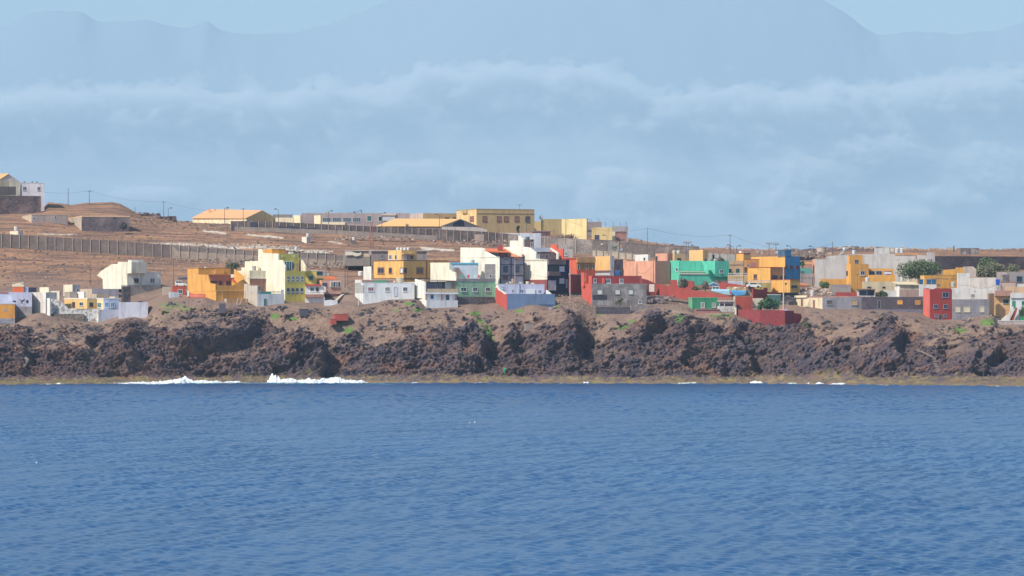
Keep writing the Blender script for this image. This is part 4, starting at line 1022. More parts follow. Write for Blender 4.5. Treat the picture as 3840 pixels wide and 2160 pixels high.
    m = MB(); m.prism([P.p(1221, 1034), P.p(1252, 1036), P.p(1267, 1048), P.p(1218, 1049)], -P.n*3+Vector((0, 0, 0))); m.build('tiled_roof', tiles((.78, .22, .08)), h.r)
    wallthing('low white plastered wall under the pink house', (1216, 1051), (1266, 1051), [(1216, 1127), (1240, 1124), (1266, 1128)], [(1216, 1163), (1266, 1160)], paint((.66, .68, .74), .6), .4)
    wallthing('stone ramp wall with pale coping descending from the pink house', (1264, 1051), (1294, 1066), [(1264, 1127), (1282, 1110), (1294, 1103)], [(1264, 1160), (1294, 1125)], stone((.30, .24, .19)), .4, capm=plain((.75, .66, .5)))
    # ---- white front house
    h = House('long white sea front house with red curtained window', 1450, 1050)
    h.blk(1331, 1362, 1554, 1060, 1153, pw((.78, .79, .80), .10), 1049, 13, matL=pw((.82, .84, .82)), cap=.08, capm=plain(WHITEB))
    h.poly('L', [(1331, 1049), (1353, 1049), (1353, 1066), (1362, 1070), (1362, 1100), (1331, 1100)], .3, pw(WHITE, .1), 'side_wall')
    h.win('F', 1381, 1400, 1078, 1091, pane=plain((.26, .06, .09)), fr=WF, mull=2, label='window with dark red curtains'); h.win('F', 1445, 1460, 1078, 1091, pane=plain((.17, .18, .09)), fr=WF, mull=2)
    h.door('F', 1478, 1490, 1078, 1110, plain((.66, .70, .80))); h.win('F', 1512, 1526, 1078, 1091, fr=WF)
    h.blk(1353, 1356, 1486, 1050, 1064, pw((.30, .18, .15)), 1056, 10, part='roof_shelter', cap=.12, capm=plain((.68, .6, .5)))
    h.slab('F', 1401, 1450, 1053, 1061, .2, plain((.03, .28, .14)), 'green_tarp')
    tank('large round beige cistern on the long white house', 1485, 1513, 1040, 1062, 1056, (.58, .48, .34)); 
    tank('pink drum beside the round beige cistern', 1475, 1486, 1051, 1061, 1055, (.7, .45, .36), lid=False)
    h = House('plain white box room left of the flat ochre house', 1380, 1074, cat='hut', name='garden_hut')
    h.blk(1363, 1392, 1396, 999, 1045, pw((.84, .80, .72)), 1074, 40)
    tank('white urn shaped cistern left of white box room', 1342, 1362, 1017, 1034, 1072, (.82, .8, .72), legs=.0)
    # ---- flat ochre house
    h = House('flat ochre house with brown trim and white water tanks on top', 1510, 1080)
    oc = pw((.84, .48, .14), .06)
    TR = plain((.22, .10, .06))
    h.blk(1399, 1513, 1676, 978, 1046, oc, 1072, 42, cap=.22, capm=TR)
    h.slab('L', 1399, 1513, 1043, 1049, .1, TR, 'plinth'); h.slab('F', 1513, 1676, 1043, 1049, .1, TR, 'plinth'); h.slab('F', 1598, 1602, 978, 1043, .1, TR, 'pilaster'); h.slab('L', 1399, 1401, 978, 1043, .1, TR, 'pilaster')
    BF = plain((.30, .16, .11))
    h.win('L', 1419, 1439, 1006, 1023, fr=BF, fw=.3); h.win('L', 1460, 1469, 1006, 1023, fr=BF, mull=0, fw=.3); h.win('L', 1502, 1511, 1006, 1023, fr=BF, mull=0, fw=.25, pane=plain(WHITEB)); h.win('F', 1515, 1524, 1006, 1023, fr=BF, mull=0, fw=.25)
    h.win('F', 1564, 1584, 1006, 1023, fr=BF, fw=.3); h.win('F', 1615, 1630, 1006, 1023, fr=BF, fw=.3)
    h.blk(1455, 1506, 1563, 938, 980, pw((.84, .54, .2), .06), 1084, 38, part='penthouse')
    h.win('L', 1459, 1470, 957, 973, fr=WF, pane=glass((.2, .2, .2)), mull=0); h.win('L', 1482, 1488, 957, 973, mull=0)
    h.slab('F', 1507, 1552, 950, 954, .9, pw((.84, .54, .2)), 'porch_roof'); h.win('F', 1512, 1523, 957, 973, fr=WF, pane=plain((.6, .5, .5)), mull=0); h.door('F', 1526, 1533, 956, 974, plain((.35, .25, .25))); h.win('F', 1539, 1548, 959, 970, fr=plain((.2, .25, .3)))
    for i, nm in enumerate(('leftmost', 'second from left', 'third from left', 'rightmost')):
        tank('small white tank, %s of four above the flat ochre house' % nm, 1485+13.4*i, 1497.5+13.4*i, 928, 939, 1092, (.72, .74, .74))
    # ---- white house with verandas
    h = House('white two storey house with open veranda and tan balcony', 1650, 1049)
    wh = pw((.76, .77, .80), .12); wl = pw((.86, .83, .75), .05)
    h.blk(1582, 1599, 1717, 1126, 1165, wh, 1046, 22, matL=wl, part='terrace_base')
    h.blk(1556, 1594, 1713, 1100, 1130, wh, 1049, 22, matL=wl, part='lower_storey')
    for a in (1594, 1654, 1706): h.slab('F', a+1, a+6, 1103, 1126, .35, plain((.50, .28, .22)), 'pillar')
    h.win('F', 1616, 1624, 1106, 1119, fr=plain((.25, .35, .55)), mull=0); h.door('F', 1672, 1684, 1106, 1125, plain((.05, .07, .13)))
    h.slab('F', 1592, 1714, 1096, 1103, 1.0, wh, 'balcony_slab'); h.slab('F', 1599, 1713, 1083, 1096, .22, pw((.62, .48, .30), .3), 'balcony_parapet', off=.8)
    h.poly('L', [(1556, 1046), (1594, 1057), (1594, 1101), (1556, 1101)], .3, wl, 'side_wall')
    h.blk(1514, 1594, 1597, 1057, 1105, wl, 1049.6, 33, part='side_wing')
    h.blk(1594, 1594, 1693, 1056, 1101, pw((.26, .27, .38)), 1053, 20, part='veranda_back', depth=5)
    h.door('F', 1638, 1646, 1066, 1080, glass()); h.slab('F', 1658, 1668, 1057, 1081, .2, plain((.08, .08, .12)), 'curtain'); h.slab('F', 1668, 1692, 1057, 1082, .3, pw(WHITEB), 'side_panel')
    m = MB(); q = h.F.p(1629, 1083, 2.6); m.tube(q, q+Vector((0, 0, 2.0)), .1, n=6); m.build('veranda_post', BR, h.r)
    P = h.F; m = MB(); A, B_ = P.p(1577, 1049, 3.2), P.p(1697, 1052, 3.2); m.prism([A, B_, B_+Vector((0, 0, -.18)), A+Vector((0, 0, -.18))], -P.n*5.5); m.build('veranda_roof', plain((.60, .50, .42)), h.r)
    # ---- pale green house with tall cream party wall
    h = House('pale green house on dark stone base with three white windows', 1780, 1054)
    st = stone((.17, .145, .145), (.10, .09, .10), 1.2)
    cr = pw((.85, .78, .60), .06)
    h.blk(1614, 1711, 1858, 1054, 1114, pw(PGREEN, .15), 1053, 30, matL=cr)
    h.poly('L', [(1614, 985), (1685, 985), (1685, 1012), (1693, 1012), (1693, 1018), (1707, 1021), (1711, 1060), (1711, 1100), (1614, 1100)], .35, cr, 'party_wall')
    for a, b in ((1729, 1748), (1774, 1789), (1822, 1837)): h.win('F', a, b, 1079, 1092, fr=WF)
    h.slab('F', 1711, 1858, 1045, 1054, .12, blocks((.28, .24, .26)), 'parapet')
    h.blk(1700, 1717, 1856, 1113, 1178, st, 1052.5, 26, part='stone_base')
    h.slab('F', 1717, 1856, 1142, 1144, .12, plain((.25, .24, .26)), 'pipe')
    h = House('pale blue roof terrace house with bright blue rim', 1740, 1068)
    h.blk(1690, 1694, 1794, 990, 1060, pw((.56, .62, .74), .2), 1068, 8)
    h.slab('F', 1660, 1794, 985, 991.5, .15, plain((.12, .42, .62)), 'blue_rim')
    h.poly('F', [(1700, 1004), (1716, 1004), (1742, 1040), (1742, 1048), (1700, 1048)], 2.2, blocks((.30, .23, .22)), 'outside_stair', off=2.4)
    tank('grey water tank on the pale blue terrace house', 1764, 1780, 973, 991, 1070, (.50, .54, .52))
    for nm, a, b, c in (('teal towel', 1732, 1741, (.03, .38, .42)), ('red shirt', 1752, 1761, (.66, .04, .06)), ('white and blue cloth', 1776, 1784, (.55, .66, .8)), ('small red cloth', 1793, 1799, (.6, .05, .07))):
        m = MB(); A = at(a, 1031, 1062); B_ = at(b, 1031, 1062); m.prism([A, B_, B_-Vector((0, 0, .8)), A-Vector((0, .05, .8))], (0, .05, 0)); o = m.build('laundry', plain(c), None, origin=A); tag(o, '%s drying on the terrace above the green house' % nm, 'laundry', 'laundry on the terrace')
    h = House('grey brown stair tower with tiny window behind green house', 1838, 1063)
    h.blk(1818, 1820, 1858, 990, 1060, blocks((.30, .25, .26)), 1062, 6); h.win('F', 1836, 1842, 1031, 1041, mull=0)
def build_midright():
    pw = lambda c, w=.3: paint(c, w)
    BR = plain((.20, .10, .07)); WF = plain((.75, .77, .82)); NV = plain(NAVY)
    cr = pw((.88, .83, .70), .05)
    # ---- white house with grey and navy facade
    h = House('white house with grey facade framed in navy and orange roof', 1900, 1068)
    gf = pw((.40, .36, .40), .2)
    h.blk(1726, 1874, 1967, 964, 1075, gf, 1066, 36, matL=cr)
    h.poly('L', [(1726, 928), (1804, 929), (1819, 932), (1819, 942), (1861, 963), (1874, 963), (1874, 968), (1726, 968)], .35, cr, 'party_wall')
    for y in (963, 991, 1031.5): h.slab('F', 1874, 1967, y, y+3, .12, NV, 'navy_band')
    for x in (1874.2, 1915, 1963): h.slab('F', x, x+3, 964, 1072, .14, NV, 'navy_band')
    h.win('F', 1887, 1904, 998, 1020, fr=plain((.12, .15, .25))); h.win('F', 1934, 1947, 998, 1020, fr=plain((.12, .15, .25))); h.win('F', 1887, 1904, 1036, 1047, fr=plain((.2, .12, .14)), pane=plain((.12, .06, .07)), mull=2)
    h.door('F', 1933, 1961, 1037, 1072, plain((.48, .48, .58)), name='garage_door')
    for x, w in ((1895, 9), (1938, 12)):
        m = MB(); q = h.F.p(x, 965, .15)
        pts = [q+h.F.d*(w/14*math.cos(R(180+t)))+Vector((0, 0, .6*math.sin(R(180+t)))) for t in range(0, 181, 30)]
        m.prism(pts, h.F.n*.6); m.build('balcony', plain((.62, .20, .12) if x > 1900 else (.2, .15, .2)), h.r)
    h.blk(1820, 1824, 1906, 942, 970, pw((.16, .08, .08)), 1076, 14, part='loggia'); h.door('F', 1850, 1866, 948, 964, glass((.05, .09, .16))); h.slab('F', 1880, 1884, 943, 965, .3, plain((.2, .06, .05)), 'pillar')
    P = h.F
    m = MB(); A, B_ = P.p(1819, 942, 1.2), P.p(1908, 944, 1.2); C_, D = P.p(1904, 932, -2.5), P.p(1820, 930, -2.5)
    m.v += [tuple(v) for v in (A, B_, C_, D, A-Vector((0, 0, .3)), B_-Vector((0, 0, .3)), C_-Vector((0, 0, 1.2)), D-Vector((0, 0, 1.2)))]
    m.f += [(0, 1, 2, 3), (4, 5, 1, 0), (5, 6, 2, 1), (6, 7, 3, 2), (7, 4, 0, 3), (7, 6, 5, 4)]; m.mi += [0]*6; rf = m.build('roof', tiles((.76, .20, .08)), h.r)
    m = MB(); m.box(at(1872, 929, 1077), .9, .8, 1.1); m.build('chimney', plain((.40, .06, .05)), rf)
    m = MB(); m.box(at(1882, 930, 1077), .5, .8, 1.2); m.build('chimney', plain((.40, .06, .05)), rf)
    h.poly(pl2((1908, 1078), (1952, 1072)), [(1908, 944), (1914, 948), (1952, 963), (1952, 967), (1908, 967)], .3, pw((.76, .34, .16)), 'side_wall')
    tank('tan barrel on the navy framed house', 1956, 1965, 953, 965, 1074, (.35, .22, .16))
    # ---- lilac house above slate blue wall
    h = House('lilac cottage with white panel above slate blue sea wall', 1960, 1056)
    h.blk(1857, 1868, 2042, 1066, 1130, pw((.58, .57, .72), .15), 1056, 12, matL=pw(WHITE), cap=.08, capm=plain((.7, .68, .72)))
    for a in ((1881, 1893, 1086, 1097), (1919, 1926, 1086, 1098), (1951, 1962, 1086, 1098), (2019, 2028, 1088, 1100)): h.win('F', *a, fr=WF, pane=glass((.10, .11, .14)))
    h.slab('F', 1975, 2006, 1085, 1104, .25, plain((.80, .80, .78)), 'white_panel')
    h.poly(pl2((2040, 1060), (2066, 1056)), [(2042, 1087), (2050, 1088), (2066, 1103), (2066, 1112), (2042, 1112)], .3, pw(WHITE), 'parapet')
    rocks('white scrap and bags lying on the lilac cottage roof', [(1895, 1916, 1059, 1064), (1932, 1956, 1060, 1064), (1990, 2000, 1062, 1065)], 1062, 18, .12, .35, (.62, .58, .5), 41, 'scrap', 'scrap')
    tank('tan barrel standing on the lilac cottage roof', 1917, 1930, 1041, 1064, 1062, (.46, .32, .2), lid=False); tank('beige bucket tank right on the lilac cottage roof', 1971, 1986, 1052, 1066, 1061, (.55, .5, .38), lid=False)
    w = House('slate blue sea wall with bright red left flank', 1980, 1049, cat='wall', name='sea_wall')
    w.blk(1858, 1901, 2082, 1102, 1172, pw((.17, .25, .42), .12), 1047, 16, matL=pw((.62, .10, .075), .1)); w.slab('F', 2018, 2082, 1141, 1156, .03, pw((.09, .14, .25), .3), 'darker_patch')  # darker rectangle low on the right of the front
    w.poly('L', [(1858, 1078), (1865, 1080), (1870, 1088), (1880, 1092), (1894, 1103), (1858, 1103)], .3, pw((.62, .10, .075), .1), 'side_wall')
    w.poly('L', [(1858, 1075), (1866, 1077), (1871, 1086), (1881, 1090), (1896, 1102), (1892, 1104), (1880, 1093), (1870, 1089), (1864, 1080), (1858, 1078)], .45, plain(WHITE), 'coping', off=.05)
    q = at(2042, 1106, 1052); e = empty('satellite_dish', q, 'dark round satellite dish at the right of the lilac cottage', 'satellite dish')
    m = MB(); m.tube(q+Vector((0, 0, .3)), q+Vector((.02, .1, .33)), .3, .33, n=14); m.build('dish', plain((.10, .10, .13)), e); m = MB(); m.tube(q+Vector((0, .1, .3)), q+Vector((0, .1, -.5)), .04, n=5); m.build('mount', plain((.3, .3, .3)), e)
    # ---- large white stepped house with navy front
    h = House('tall white stepped house with navy front and white garage door', 2080, 1070)
    h.blk(1967, 2052, 2135, 973, 1088, pw(NAVY, .1), 1066, 36, matL=cr)
    h.poly('L', [(1888, 926), (1912, 926), (1912, 902), (1943, 902), (1943, 882), (1963, 897), (1963, 926), (1983, 927), (2010, 947), (2010, 970), (2052, 973), (2052, 980), (1888, 980)], .35, cr, 'party_wall')
    h.slab('L', 1968, 2052, 1049, 1090, .10, pw((.34, .09, .08)), 'brick_base')
    sb = stone((.26, .18, .17), (.15, .11, .12), 2.5)
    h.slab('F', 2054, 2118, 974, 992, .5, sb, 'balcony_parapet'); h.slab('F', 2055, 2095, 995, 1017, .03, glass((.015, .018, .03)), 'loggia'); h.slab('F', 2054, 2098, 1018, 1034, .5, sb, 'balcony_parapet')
    for a in ((2099, 2115, 1000, 1016), (2099, 2115, 1045, 1061)): h.win('F', *a, fr=WF, pane=plain((.6, .64, .68)))
    h.door('F', 2056, 2084, 1052, 1088, plain((.52, .55, .62)), name='garage_door'); h.door('F', 2122, 2127, 1048, 1080, plain((.5, .55, .65)))
    h.blk(2009, 2011, 2092, 945, 976, sb, 1080, 10, part='upper_storey'); h.win('F', 2011, 2022, 955, 969, fr=WF, pane=plain((.30, .36, .5))); h.win('F', 2047, 2053, 956, 970, fr=plain((.2, .22, .3)), mull=0)
    h.slab('F', 1986, 2062, 929, 944, .25, pw((.45, .50, .60)), 'roof_parapet')
    h.poly(pl2((2060, 1082), (2094, 1076)), [(2062, 929), (2092, 948), (2092, 972), (2086, 972), (2086, 951), (2062, 936)], .35, cr, 'parapet')
    h.blk(1963, 1964, 2002, 897, 930, sb, 1092, 10, part='roof_room'); h.win('F', 1991, 1997, 911, 925, mull=0, fr=WF)
    h.poly('F', [(1988, 889), (2002, 898), (1988, 898)], .3, plain(WHITE), 'parapet', off=.2)
    h = House('pale lilac wall block behind the tall white stepped house', 2015, 1098)
    h.blk(1950, 1951, 2029, 874, 935, pw((.62, .64, .72)), 1100, 4)
    tank('blue grey barrel tank on the tall white stepped house', 1969, 1987, 887, 897, 1094, (.15, .22, .30))
    # ---- red orange house with ochre gallery
    h = House('red orange stepped house with ochre arcade gallery', 2160, 1078)
    ro = pw((.78, .14, .075), .08)
    h.blk(2070, 2162, 2232, 967, 1050, pw((.72, .36, .12), .1), 1076, 34, matL=ro)
    h.poly('L', [(2064, 917), (2089, 917), (2090, 933), (2111, 933), (2111, 966), (2162, 967), (2162, 975), (2064, 975)], .35, ro, 'party_wall')
    h.slab('F', 2163, 2231, 986, 1010, .05, pw((.50, .26, .10)), 'gallery')
    h.slab('F', 2162, 2231, 1012, 1034, .2, ro, 'gallery_parapet'); h.slab('F', 2162, 2231, 967, 985, .3, pw((.74, .42, .16)), 'gallery_beam')
    for a in ((2166, 2172), (2198, 2204), (2223, 2228)): 
        o = h.win('F', *a, 993, 1009, fr=plain((.7, .6, .5)), mull=0, sill=False); o.location += h.F.n*.05
    h = House('small light grey house above the red orange house', 2120, 1094)
    h.blk(2092, 2093, 2125, 917, 975, pw((.50, .44, .42)), 1096, 6); h.blk(2110, 2112, 2149, 934, 975, pw((.54, .48, .46)), 1094, 8); h.win('F', 2117, 2126, 946, 958, fr=WF, pane=glass((.2, .2, .2)))
    r, P = wallthing('dark red yard wall right of the navy front', (2136, 1066), (2182, 1070), [(2136, 1029), (2180, 1031)], [(2136, 1088), (2180, 1086)], pw((.33, .06, .055)), .3, capm=plain((.7, .6, .55)))
    h = House('light ochre box house with blue grey side', 2270, 1084)
    h.blk(2231, 2288, 2303, 960, 1034, pw((.54, .57, .66), .1), 1082, 34, matL=pw((.86, .52, .20), .05))
    h.slab('L', 2233, 2288, 1014, 1021, .25, plain((.20, .12, .1)), 'cornice'); h.slab('L', 2233, 2288, 1021, 1034, .1, pw((.55, .56, .62)), 'lower_band'); h.win('F', 2292, 2296, 996, 1012, mull=0)
    w = House('dark stone yard wall behind the blue tank', 2320, 1090, cat='wall', name='yard_wall')
    w.blk(2302, 2303, 2340, 973, 1040, stone((.10, .08, .10), (.06, .05, .07)), 1090, 4)
    tank('bright blue square tank beside the salmon house', 2307, 2324, 1015, 1033, 1078, (.02, .14, .44), square=True)
    # ---- salmon house
    h = House('salmon pink house with blank walls facing the slope', 2450, 1080)
    sm = pw((.78, .38, .25), .08)
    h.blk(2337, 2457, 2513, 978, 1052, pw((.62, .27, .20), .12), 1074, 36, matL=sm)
    h.slab('L', 2337, 2350, 974, 982, .05, sm, 'parapet')
    h = House('small white roof house behind the salmon house', 2410, 1098)
    h.blk(2381, 2430, 2439, 954, 1000, pw(WHITE, .15), 1096, 34); h.win('L', 2414, 2420, 966, 976, mull=0, sill=False)
    h = House('salmon upper room with dark doorway behind the salmon house', 2490, 1094)
    h.blk(2458, 2503, 2522, 950, 990, pw((.62, .26, .16)), 1092, 34, matL=sm); h.door('L', 2459, 2466, 961, 978, DKM())
    h = House('tan house with two round tanks left of the mint house', 2545, 1096)
    h.blk(2521, 2530, 2568, 951, 990, pw((.64, .46, .24)), 1096, 24); h.win('F', 2540, 2552, 969, 977, fr=BR)
    tank('left round tank of the pair on the tan house', 2521, 2535, 939, 951, 1099, (.7, .62, .5)); tank('right round tank of the pair on the tan house', 2537, 2552, 939, 951, 1099, (.66, .68, .64))
    # ---- red house with bare grey front
    h = House('brick red house behind bare grey cement front', 2240, 1056)
    rd = pw((.72, .13, .09), .2)
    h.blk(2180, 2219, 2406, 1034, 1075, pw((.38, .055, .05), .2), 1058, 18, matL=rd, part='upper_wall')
    for a, mu in (((2228, 2235, 1046, 1059), 0), ((2274, 2289, 1047, 1061), 2), ((2324, 2336, 1047, 1061), 2)): h.win('F', *a, fr=WF, mull=mu)
    h.slab('F', 2258, 2266, 1043, 1062, .4, rd, 'pillar')
    h.blk(2179, 2190, 2203, 1022, 1060, rd, 1060, 24, part='chimney_block'); h.slab('F', 2188, 2196, 1044, 1058, .05, plain((.55, .3, .15)), 'shutter')
    gm = blocks((.22, .20, .205), (.36, .33, .33))
    h.blk(2181, 2219, 2426, 1063, 1185, gm, 1054, 14, matL=rd, part='grey_front')
    BL = plain((.70, .70, .64))
    for a in ((2240, 2258), (2307, 2324), (2357, 2373)): h.win('F', *a, 1087, 1103, fr=plain((.25, .25, .25)), pane=BL, mull=0)
    h.door('F', 2350, 2365, 1126, 1150, plain((.22, .17, .16))); h.win('F', 2395, 2405, 1127, 1138, fr=WF, pane=glass((.05, .08, .14))); h.slab('F', 2222, 2277, 1106, 1125, .03, pw((.07, .065, .085)), 'recess_shade')  # flat dark panel; the shade of a recess is put into its colour
    r, P = wallthing('dark yard wall with baluster top before the grey front', (2234, 1046), (2364, 1046), [(2234, 1151), (2364, 1151)], [(2234, 1186), (2364, 1188)], stone((.10, .09, .11), (.07, .06, .08)), .35)
    m = MB()
    for i in range(20):
        q = P.p(2238+6.4*i, 1150.8, -.1); m.box(q+Vector((0, 0, .2)), .2, .2, .4)
    m.build('balusters', plain((.14, .12, .14)), r)
    wallthing('low grey wall stepping right of the grey front house', (2364, 1047), (2462, 1049), [(2366, 1143), (2440, 1145), (2462, 1150)], [(2366, 1182), (2462, 1170)], blocks((.24, .20, .20)), .35)
    # ---- long brick red walls
    bm = paint((.42, .07, .055), .3)
    wallthing('brick red yard with white doorway beside the grey front', (2404, 1062), (2456, 1064), [(2405, 1043), (2430, 1050), (2456, 1062)], [(2405, 1100), (2456, 1098)], paint((.50, .10, .075), .3), .3)
    m = MB(); m.box(at(2444, 1080, 1062.5), 1.4, .12, 2.0); o = m.build('yard_door', plain((.78, .70, .60)), None, origin=at(2444, 1094, 1062.5)); tag(o, 'cream door in the brick red yard wall', 'door')
    wallthing('long sloping brick red wall below the mint house', (2454, 1066), (2745, 1052), [(2454, 1062), (2480, 1068), (2574, 1083), (2590, 1086), (2666, 1097), (2745, 1113)], [(2454, 1096), (2574, 1112), (2745, 1125)], bm, .35)
    wallthing('upper brick red wall behind the bushes under mint house', (2514, 1074), (2602, 1071), [(2514, 1049), (2560, 1051), (2602, 1054)], [(2514, 1082), (2602, 1082)], bm, .35)
    wallthing('brick red lane wall running right of the gazebo', (2697, 1070), (2828, 1062), [(2697, 1060), (2740, 1063), (2826, 1077)], [(2697, 1090), (2826, 1094)], bm, .35)
    wallthing('dark red yard wall at the end of the lane', (2824, 1061), (2872, 1066), [(2824, 1082), (2850, 1086), (2866, 1085), (2866, 1078), (2878, 1080), (2878, 1095), (2930, 1097)], [(2824, 1118), (2930, 1118)], paint((.36, .06, .06), .4), .35)
    w = House('tan rubble yard wall right of the blue sheet', 2805, 1059, cat='wall', name='yard_wall')
    w.blk(2745, 2748, 2822, 1082, 1115, pw((.42, .33, .26), .6), 1062, 3)
    for lb, pts, c in (('pale blue tarpaulin sheet spread below the gazebo', [(2668, 1090), (2735, 1092), (2738, 1106), (2715, 1102)], (.36, .58, .72)), ('bright blue tarpaulin sheet beside the rubble pile', [(2740, 1094), (2798, 1098), (2792, 1106), (2756, 1109)], (.08, .30, .58))):
        P = pl2((2660, 1058), (2800, 1057)); m = MB(); m.prism([P.p(x, y) for x, y in pts], (0, 1.2, .5)); o = m.build('tarpaulin', plain(c), None, origin=P.p(*pts[0])); tag(o, lb, 'tarpaulin')
    rocks('pile of yellowish building rubble behind the blue sheet', [(2722, 2796, 1078, 1092)], 1060, 90, .12, .42, (.52, .40, .25), 21)
    # gazebo
    b = at(2678, 1092, 1063); e = empty('gazebo', b, 'small white framed gazebo with gabled roof and blue panel', 'gazebo')
    P = pl2((2650, 1063), (2700, 1063)); m = MB(); m.prism([P.p(2656, 1067), P.p(2676, 1058), P.p(2696, 1065), P.p(2696, 1067), P.p(2676, 1060.5), P.p(2656, 1069)], (0, 3, 0)); m.build('roof', plain((.75, .68, .62)), e)
    m = MB(); m.prism([P.p(2662, 1067), P.p(2676, 1061), P.p(2692, 1066.5), P.p(2692, 1073), P.p(2662, 1073)], (0, .2, 0)); m.build('blue_panel', plain((.05, .16, .34)), e)
    m = MB()
    for x in (2672, 2684, 2696): m.box(P.p(x, 1083, .2), .14, .14, 1.2)
    for y in (1075, 1089): m.box(P.p(2684, y, .22), 1.8, .12, .14)
    m.build('frame', plain(WHITE), e); m = MB(); m.box(P.p(2684, 1082, .05), 1.6, .06, .9); m.build('pane', glass((.05, .1, .08)), e)
    # ---- mint house
    h = House('mint green house with cream balustrade and outside stair', 2620, 1080)
    mt = pw((.125, .62, .44), .06)
    h.blk(2512, 2546, 2734, 1018, 1056, mt, 1072, 20); 
    h.slab('L', 2513, 2546, 977, 1019, .02, mt, 'side_wall', off=-.3); h.win('L', 2536, 2542, 1005, 1017, mull=0, fr=WF)
    h.poly('L', [(2513, 977), (2546, 978), (2546, 1020), (2513, 1020)], .3, mt, 'side_wall')
    h.rail('F', 2548, 2640, 1018.5, 1026, plain(CREAM), out=.15); h.slab('F', 2547, 2654, 1026, 1029, .2, plain(CREAM), 'ledge')
    h.blk(2546, 2547, 2648, 978, 1025, mt, 1079, 8, part='upper_storey')
    h.blk(2648, 2681, 2734, 978, 1025, mt, 1074, 30, part='upper_wing'); h.win('F', 2700, 2711, 1012, 1023, fr=WF)
    h.poly(pl2((2628, 1078), (2682, 1069.5)), [(2629, 979), (2636, 979), (2658, 1007), (2681, 1008), (2681, 1015), (2656, 1014), (2656, 1028), (2640, 1028), (2640, 1000)], .3, mt, 'stair_wall')
    h.slab('F', 2681, 2734, 1052, 1063, .05, pw((.5, .3, .26)), 'plinth')
    tank('black cistern on the mint house roof', 2640, 2651, 970, 978, 1082, (.03, .04, .06), lid=False); tank('low grey cistern on the mint house roof', 2653, 2674, 969, 978, 1083, (.45, .43, .4), lid=False); tank('low white cistern at the right of mint house roof', 2675, 2694, 970, 978, 1084, (.6, .58, .52), lid=False)
    h = House('light ochre block standing behind the mint house', 2620, 1098)
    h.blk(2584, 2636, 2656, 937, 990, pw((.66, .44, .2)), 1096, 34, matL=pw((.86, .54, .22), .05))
    # ---- tan house with white balustrade
    h = House('tan house with white balustrade between mint and ochre houses', 2760, 1078)
    h.blk(2730, 2731, 2791, 978, 1055, pw((.62, .40, .24), .1), 1080, 6); h.slab('F', 2731, 2791, 990, 993, .12, plain((.5, .3, .2)), 'ledge')
    h.win('F', 2735, 2741, 1009, 1023, fr=plain((.05, .2, .2)), mull=0); h.win('F', 2761, 2771, 1009, 1023, fr=plain((.05, .2, .2)))
    h.blk(2730, 2731, 2803, 1034, 1060, pw((.60, .42, .2)), 1074, 6, part='balcony'); h.rail('F', 2732, 2802, 1025, 1034, plain(WHITE), out=-.1)
    w = House('low lilac white wall with lattice below the tan house', 2760, 1069, cat='wall', name='yard_wall')
    w.blk(2731, 2732, 2788, 1055, 1075, pw((.58, .58, .68)), 1070, 4); w.rail('F', 2733, 2787, 1048, 1055, plain((.6, .56, .62)), out=-.1)
    # ---- ochre house with blue wall
    h = House('big ochre house with tall blue wall and dark red windows', 2900, 1086)
    oc = pw((.84, .44, .10), .05); bl = pw((.06, .27, .52), .06); RT = plain((.36, .08, .04))
    h.blk(2817, 2944, 3001, 961, 1055, bl, 1080, 38, matL=oc)
    h.poly('L', [(2917, 936), (2944, 936), (2944, 965), (2917, 965)], .35, oc, 'party_wall'); h.poly('F', [(2944, 936), (2968, 936), (2968, 965), (2944, 965)], 3.0, bl, 'tower_wall')
    for a, b in ((2945.5, 2951), (2963, 2972), (2986, 2994)): h.win('F', a, b, 997, 1007, fr=plain((.2, .05, .08)), pane=plain((.12, .03, .05)))
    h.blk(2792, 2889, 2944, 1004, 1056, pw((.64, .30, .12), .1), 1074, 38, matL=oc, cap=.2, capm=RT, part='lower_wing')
    h.slab('F', 2889, 2892, 1005, 1052, .1, RT, 'pilaster'); h.win('L', 2828, 2838, 1030, 1044, fr=plain((.4, .2, .15)), fw=.2); h.win('F', 2896, 2914, 1034, 1048, fr=plain((.08, .05, .1)), mull=2); h.win('F', 2926, 2942, 1037, 1048, fr=plain((.1, .04, .08)), mull=2)
    h.blk(2793, 2796, 2847, 973, 1010, pw((.66, .32, .10)), 1083, 14, part='roof_room', cap=.1, capm=RT); h.win('F', 2802, 2807, 991, 1001, mull=0); h.slab('F', 2815, 2835, 984, 1001, .04, plain((.42, .22, .2)), 'opening')
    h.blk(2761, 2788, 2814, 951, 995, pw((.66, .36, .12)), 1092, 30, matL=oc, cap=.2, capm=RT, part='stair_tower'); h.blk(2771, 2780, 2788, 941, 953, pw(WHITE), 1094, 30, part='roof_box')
    h = House('low ochre annex with dark window at the lane corner', 2950, 1068)
    h.blk(2892, 2963, 2999, 1050, 1084, pw((.60, .36, .10)), 1066, 34, matL=oc, cap=.2, capm=RT); h.win('F', 2968, 2988, 1071, 1079, fr=plain((.1, .06, .1)), mull=1, sill=False)
    w = House('olive garden wall with bluish balusters before the ochre house', 2850, 1068, cat='wall', name='garden_wall')
    w.blk(2800, 2805, 2893, 1060, 1084, pw((.50, .38, .14)), 1068, 4); w.rail('F', 2806, 2892, 1052, 1060, plain((.5, .52, .6)), out=-.1); w.door('F', 2795, 2803, 1059, 1071, plain((.02, .12, .11)))
    car('white car passing along the lane below the olive wall', 2826, 1080, 1062)
    h = House('tan shed with orange sloping roof right of the annex', 3020, 1070, cat='shed', name='shed')
    h.blk(2998, 3000, 3037, 1070, 1086, pw((.36, .16, .11)), 1073, 6); P = h.F
    m = MB(); m.prism([P.p(2997, 1063), P.p(3036, 1071), P.p(3036, 1073), P.p(2997, 1071)], (0, 2.5, .3)); m.build('roof', tiles((.76, .28, .12)), h.r)
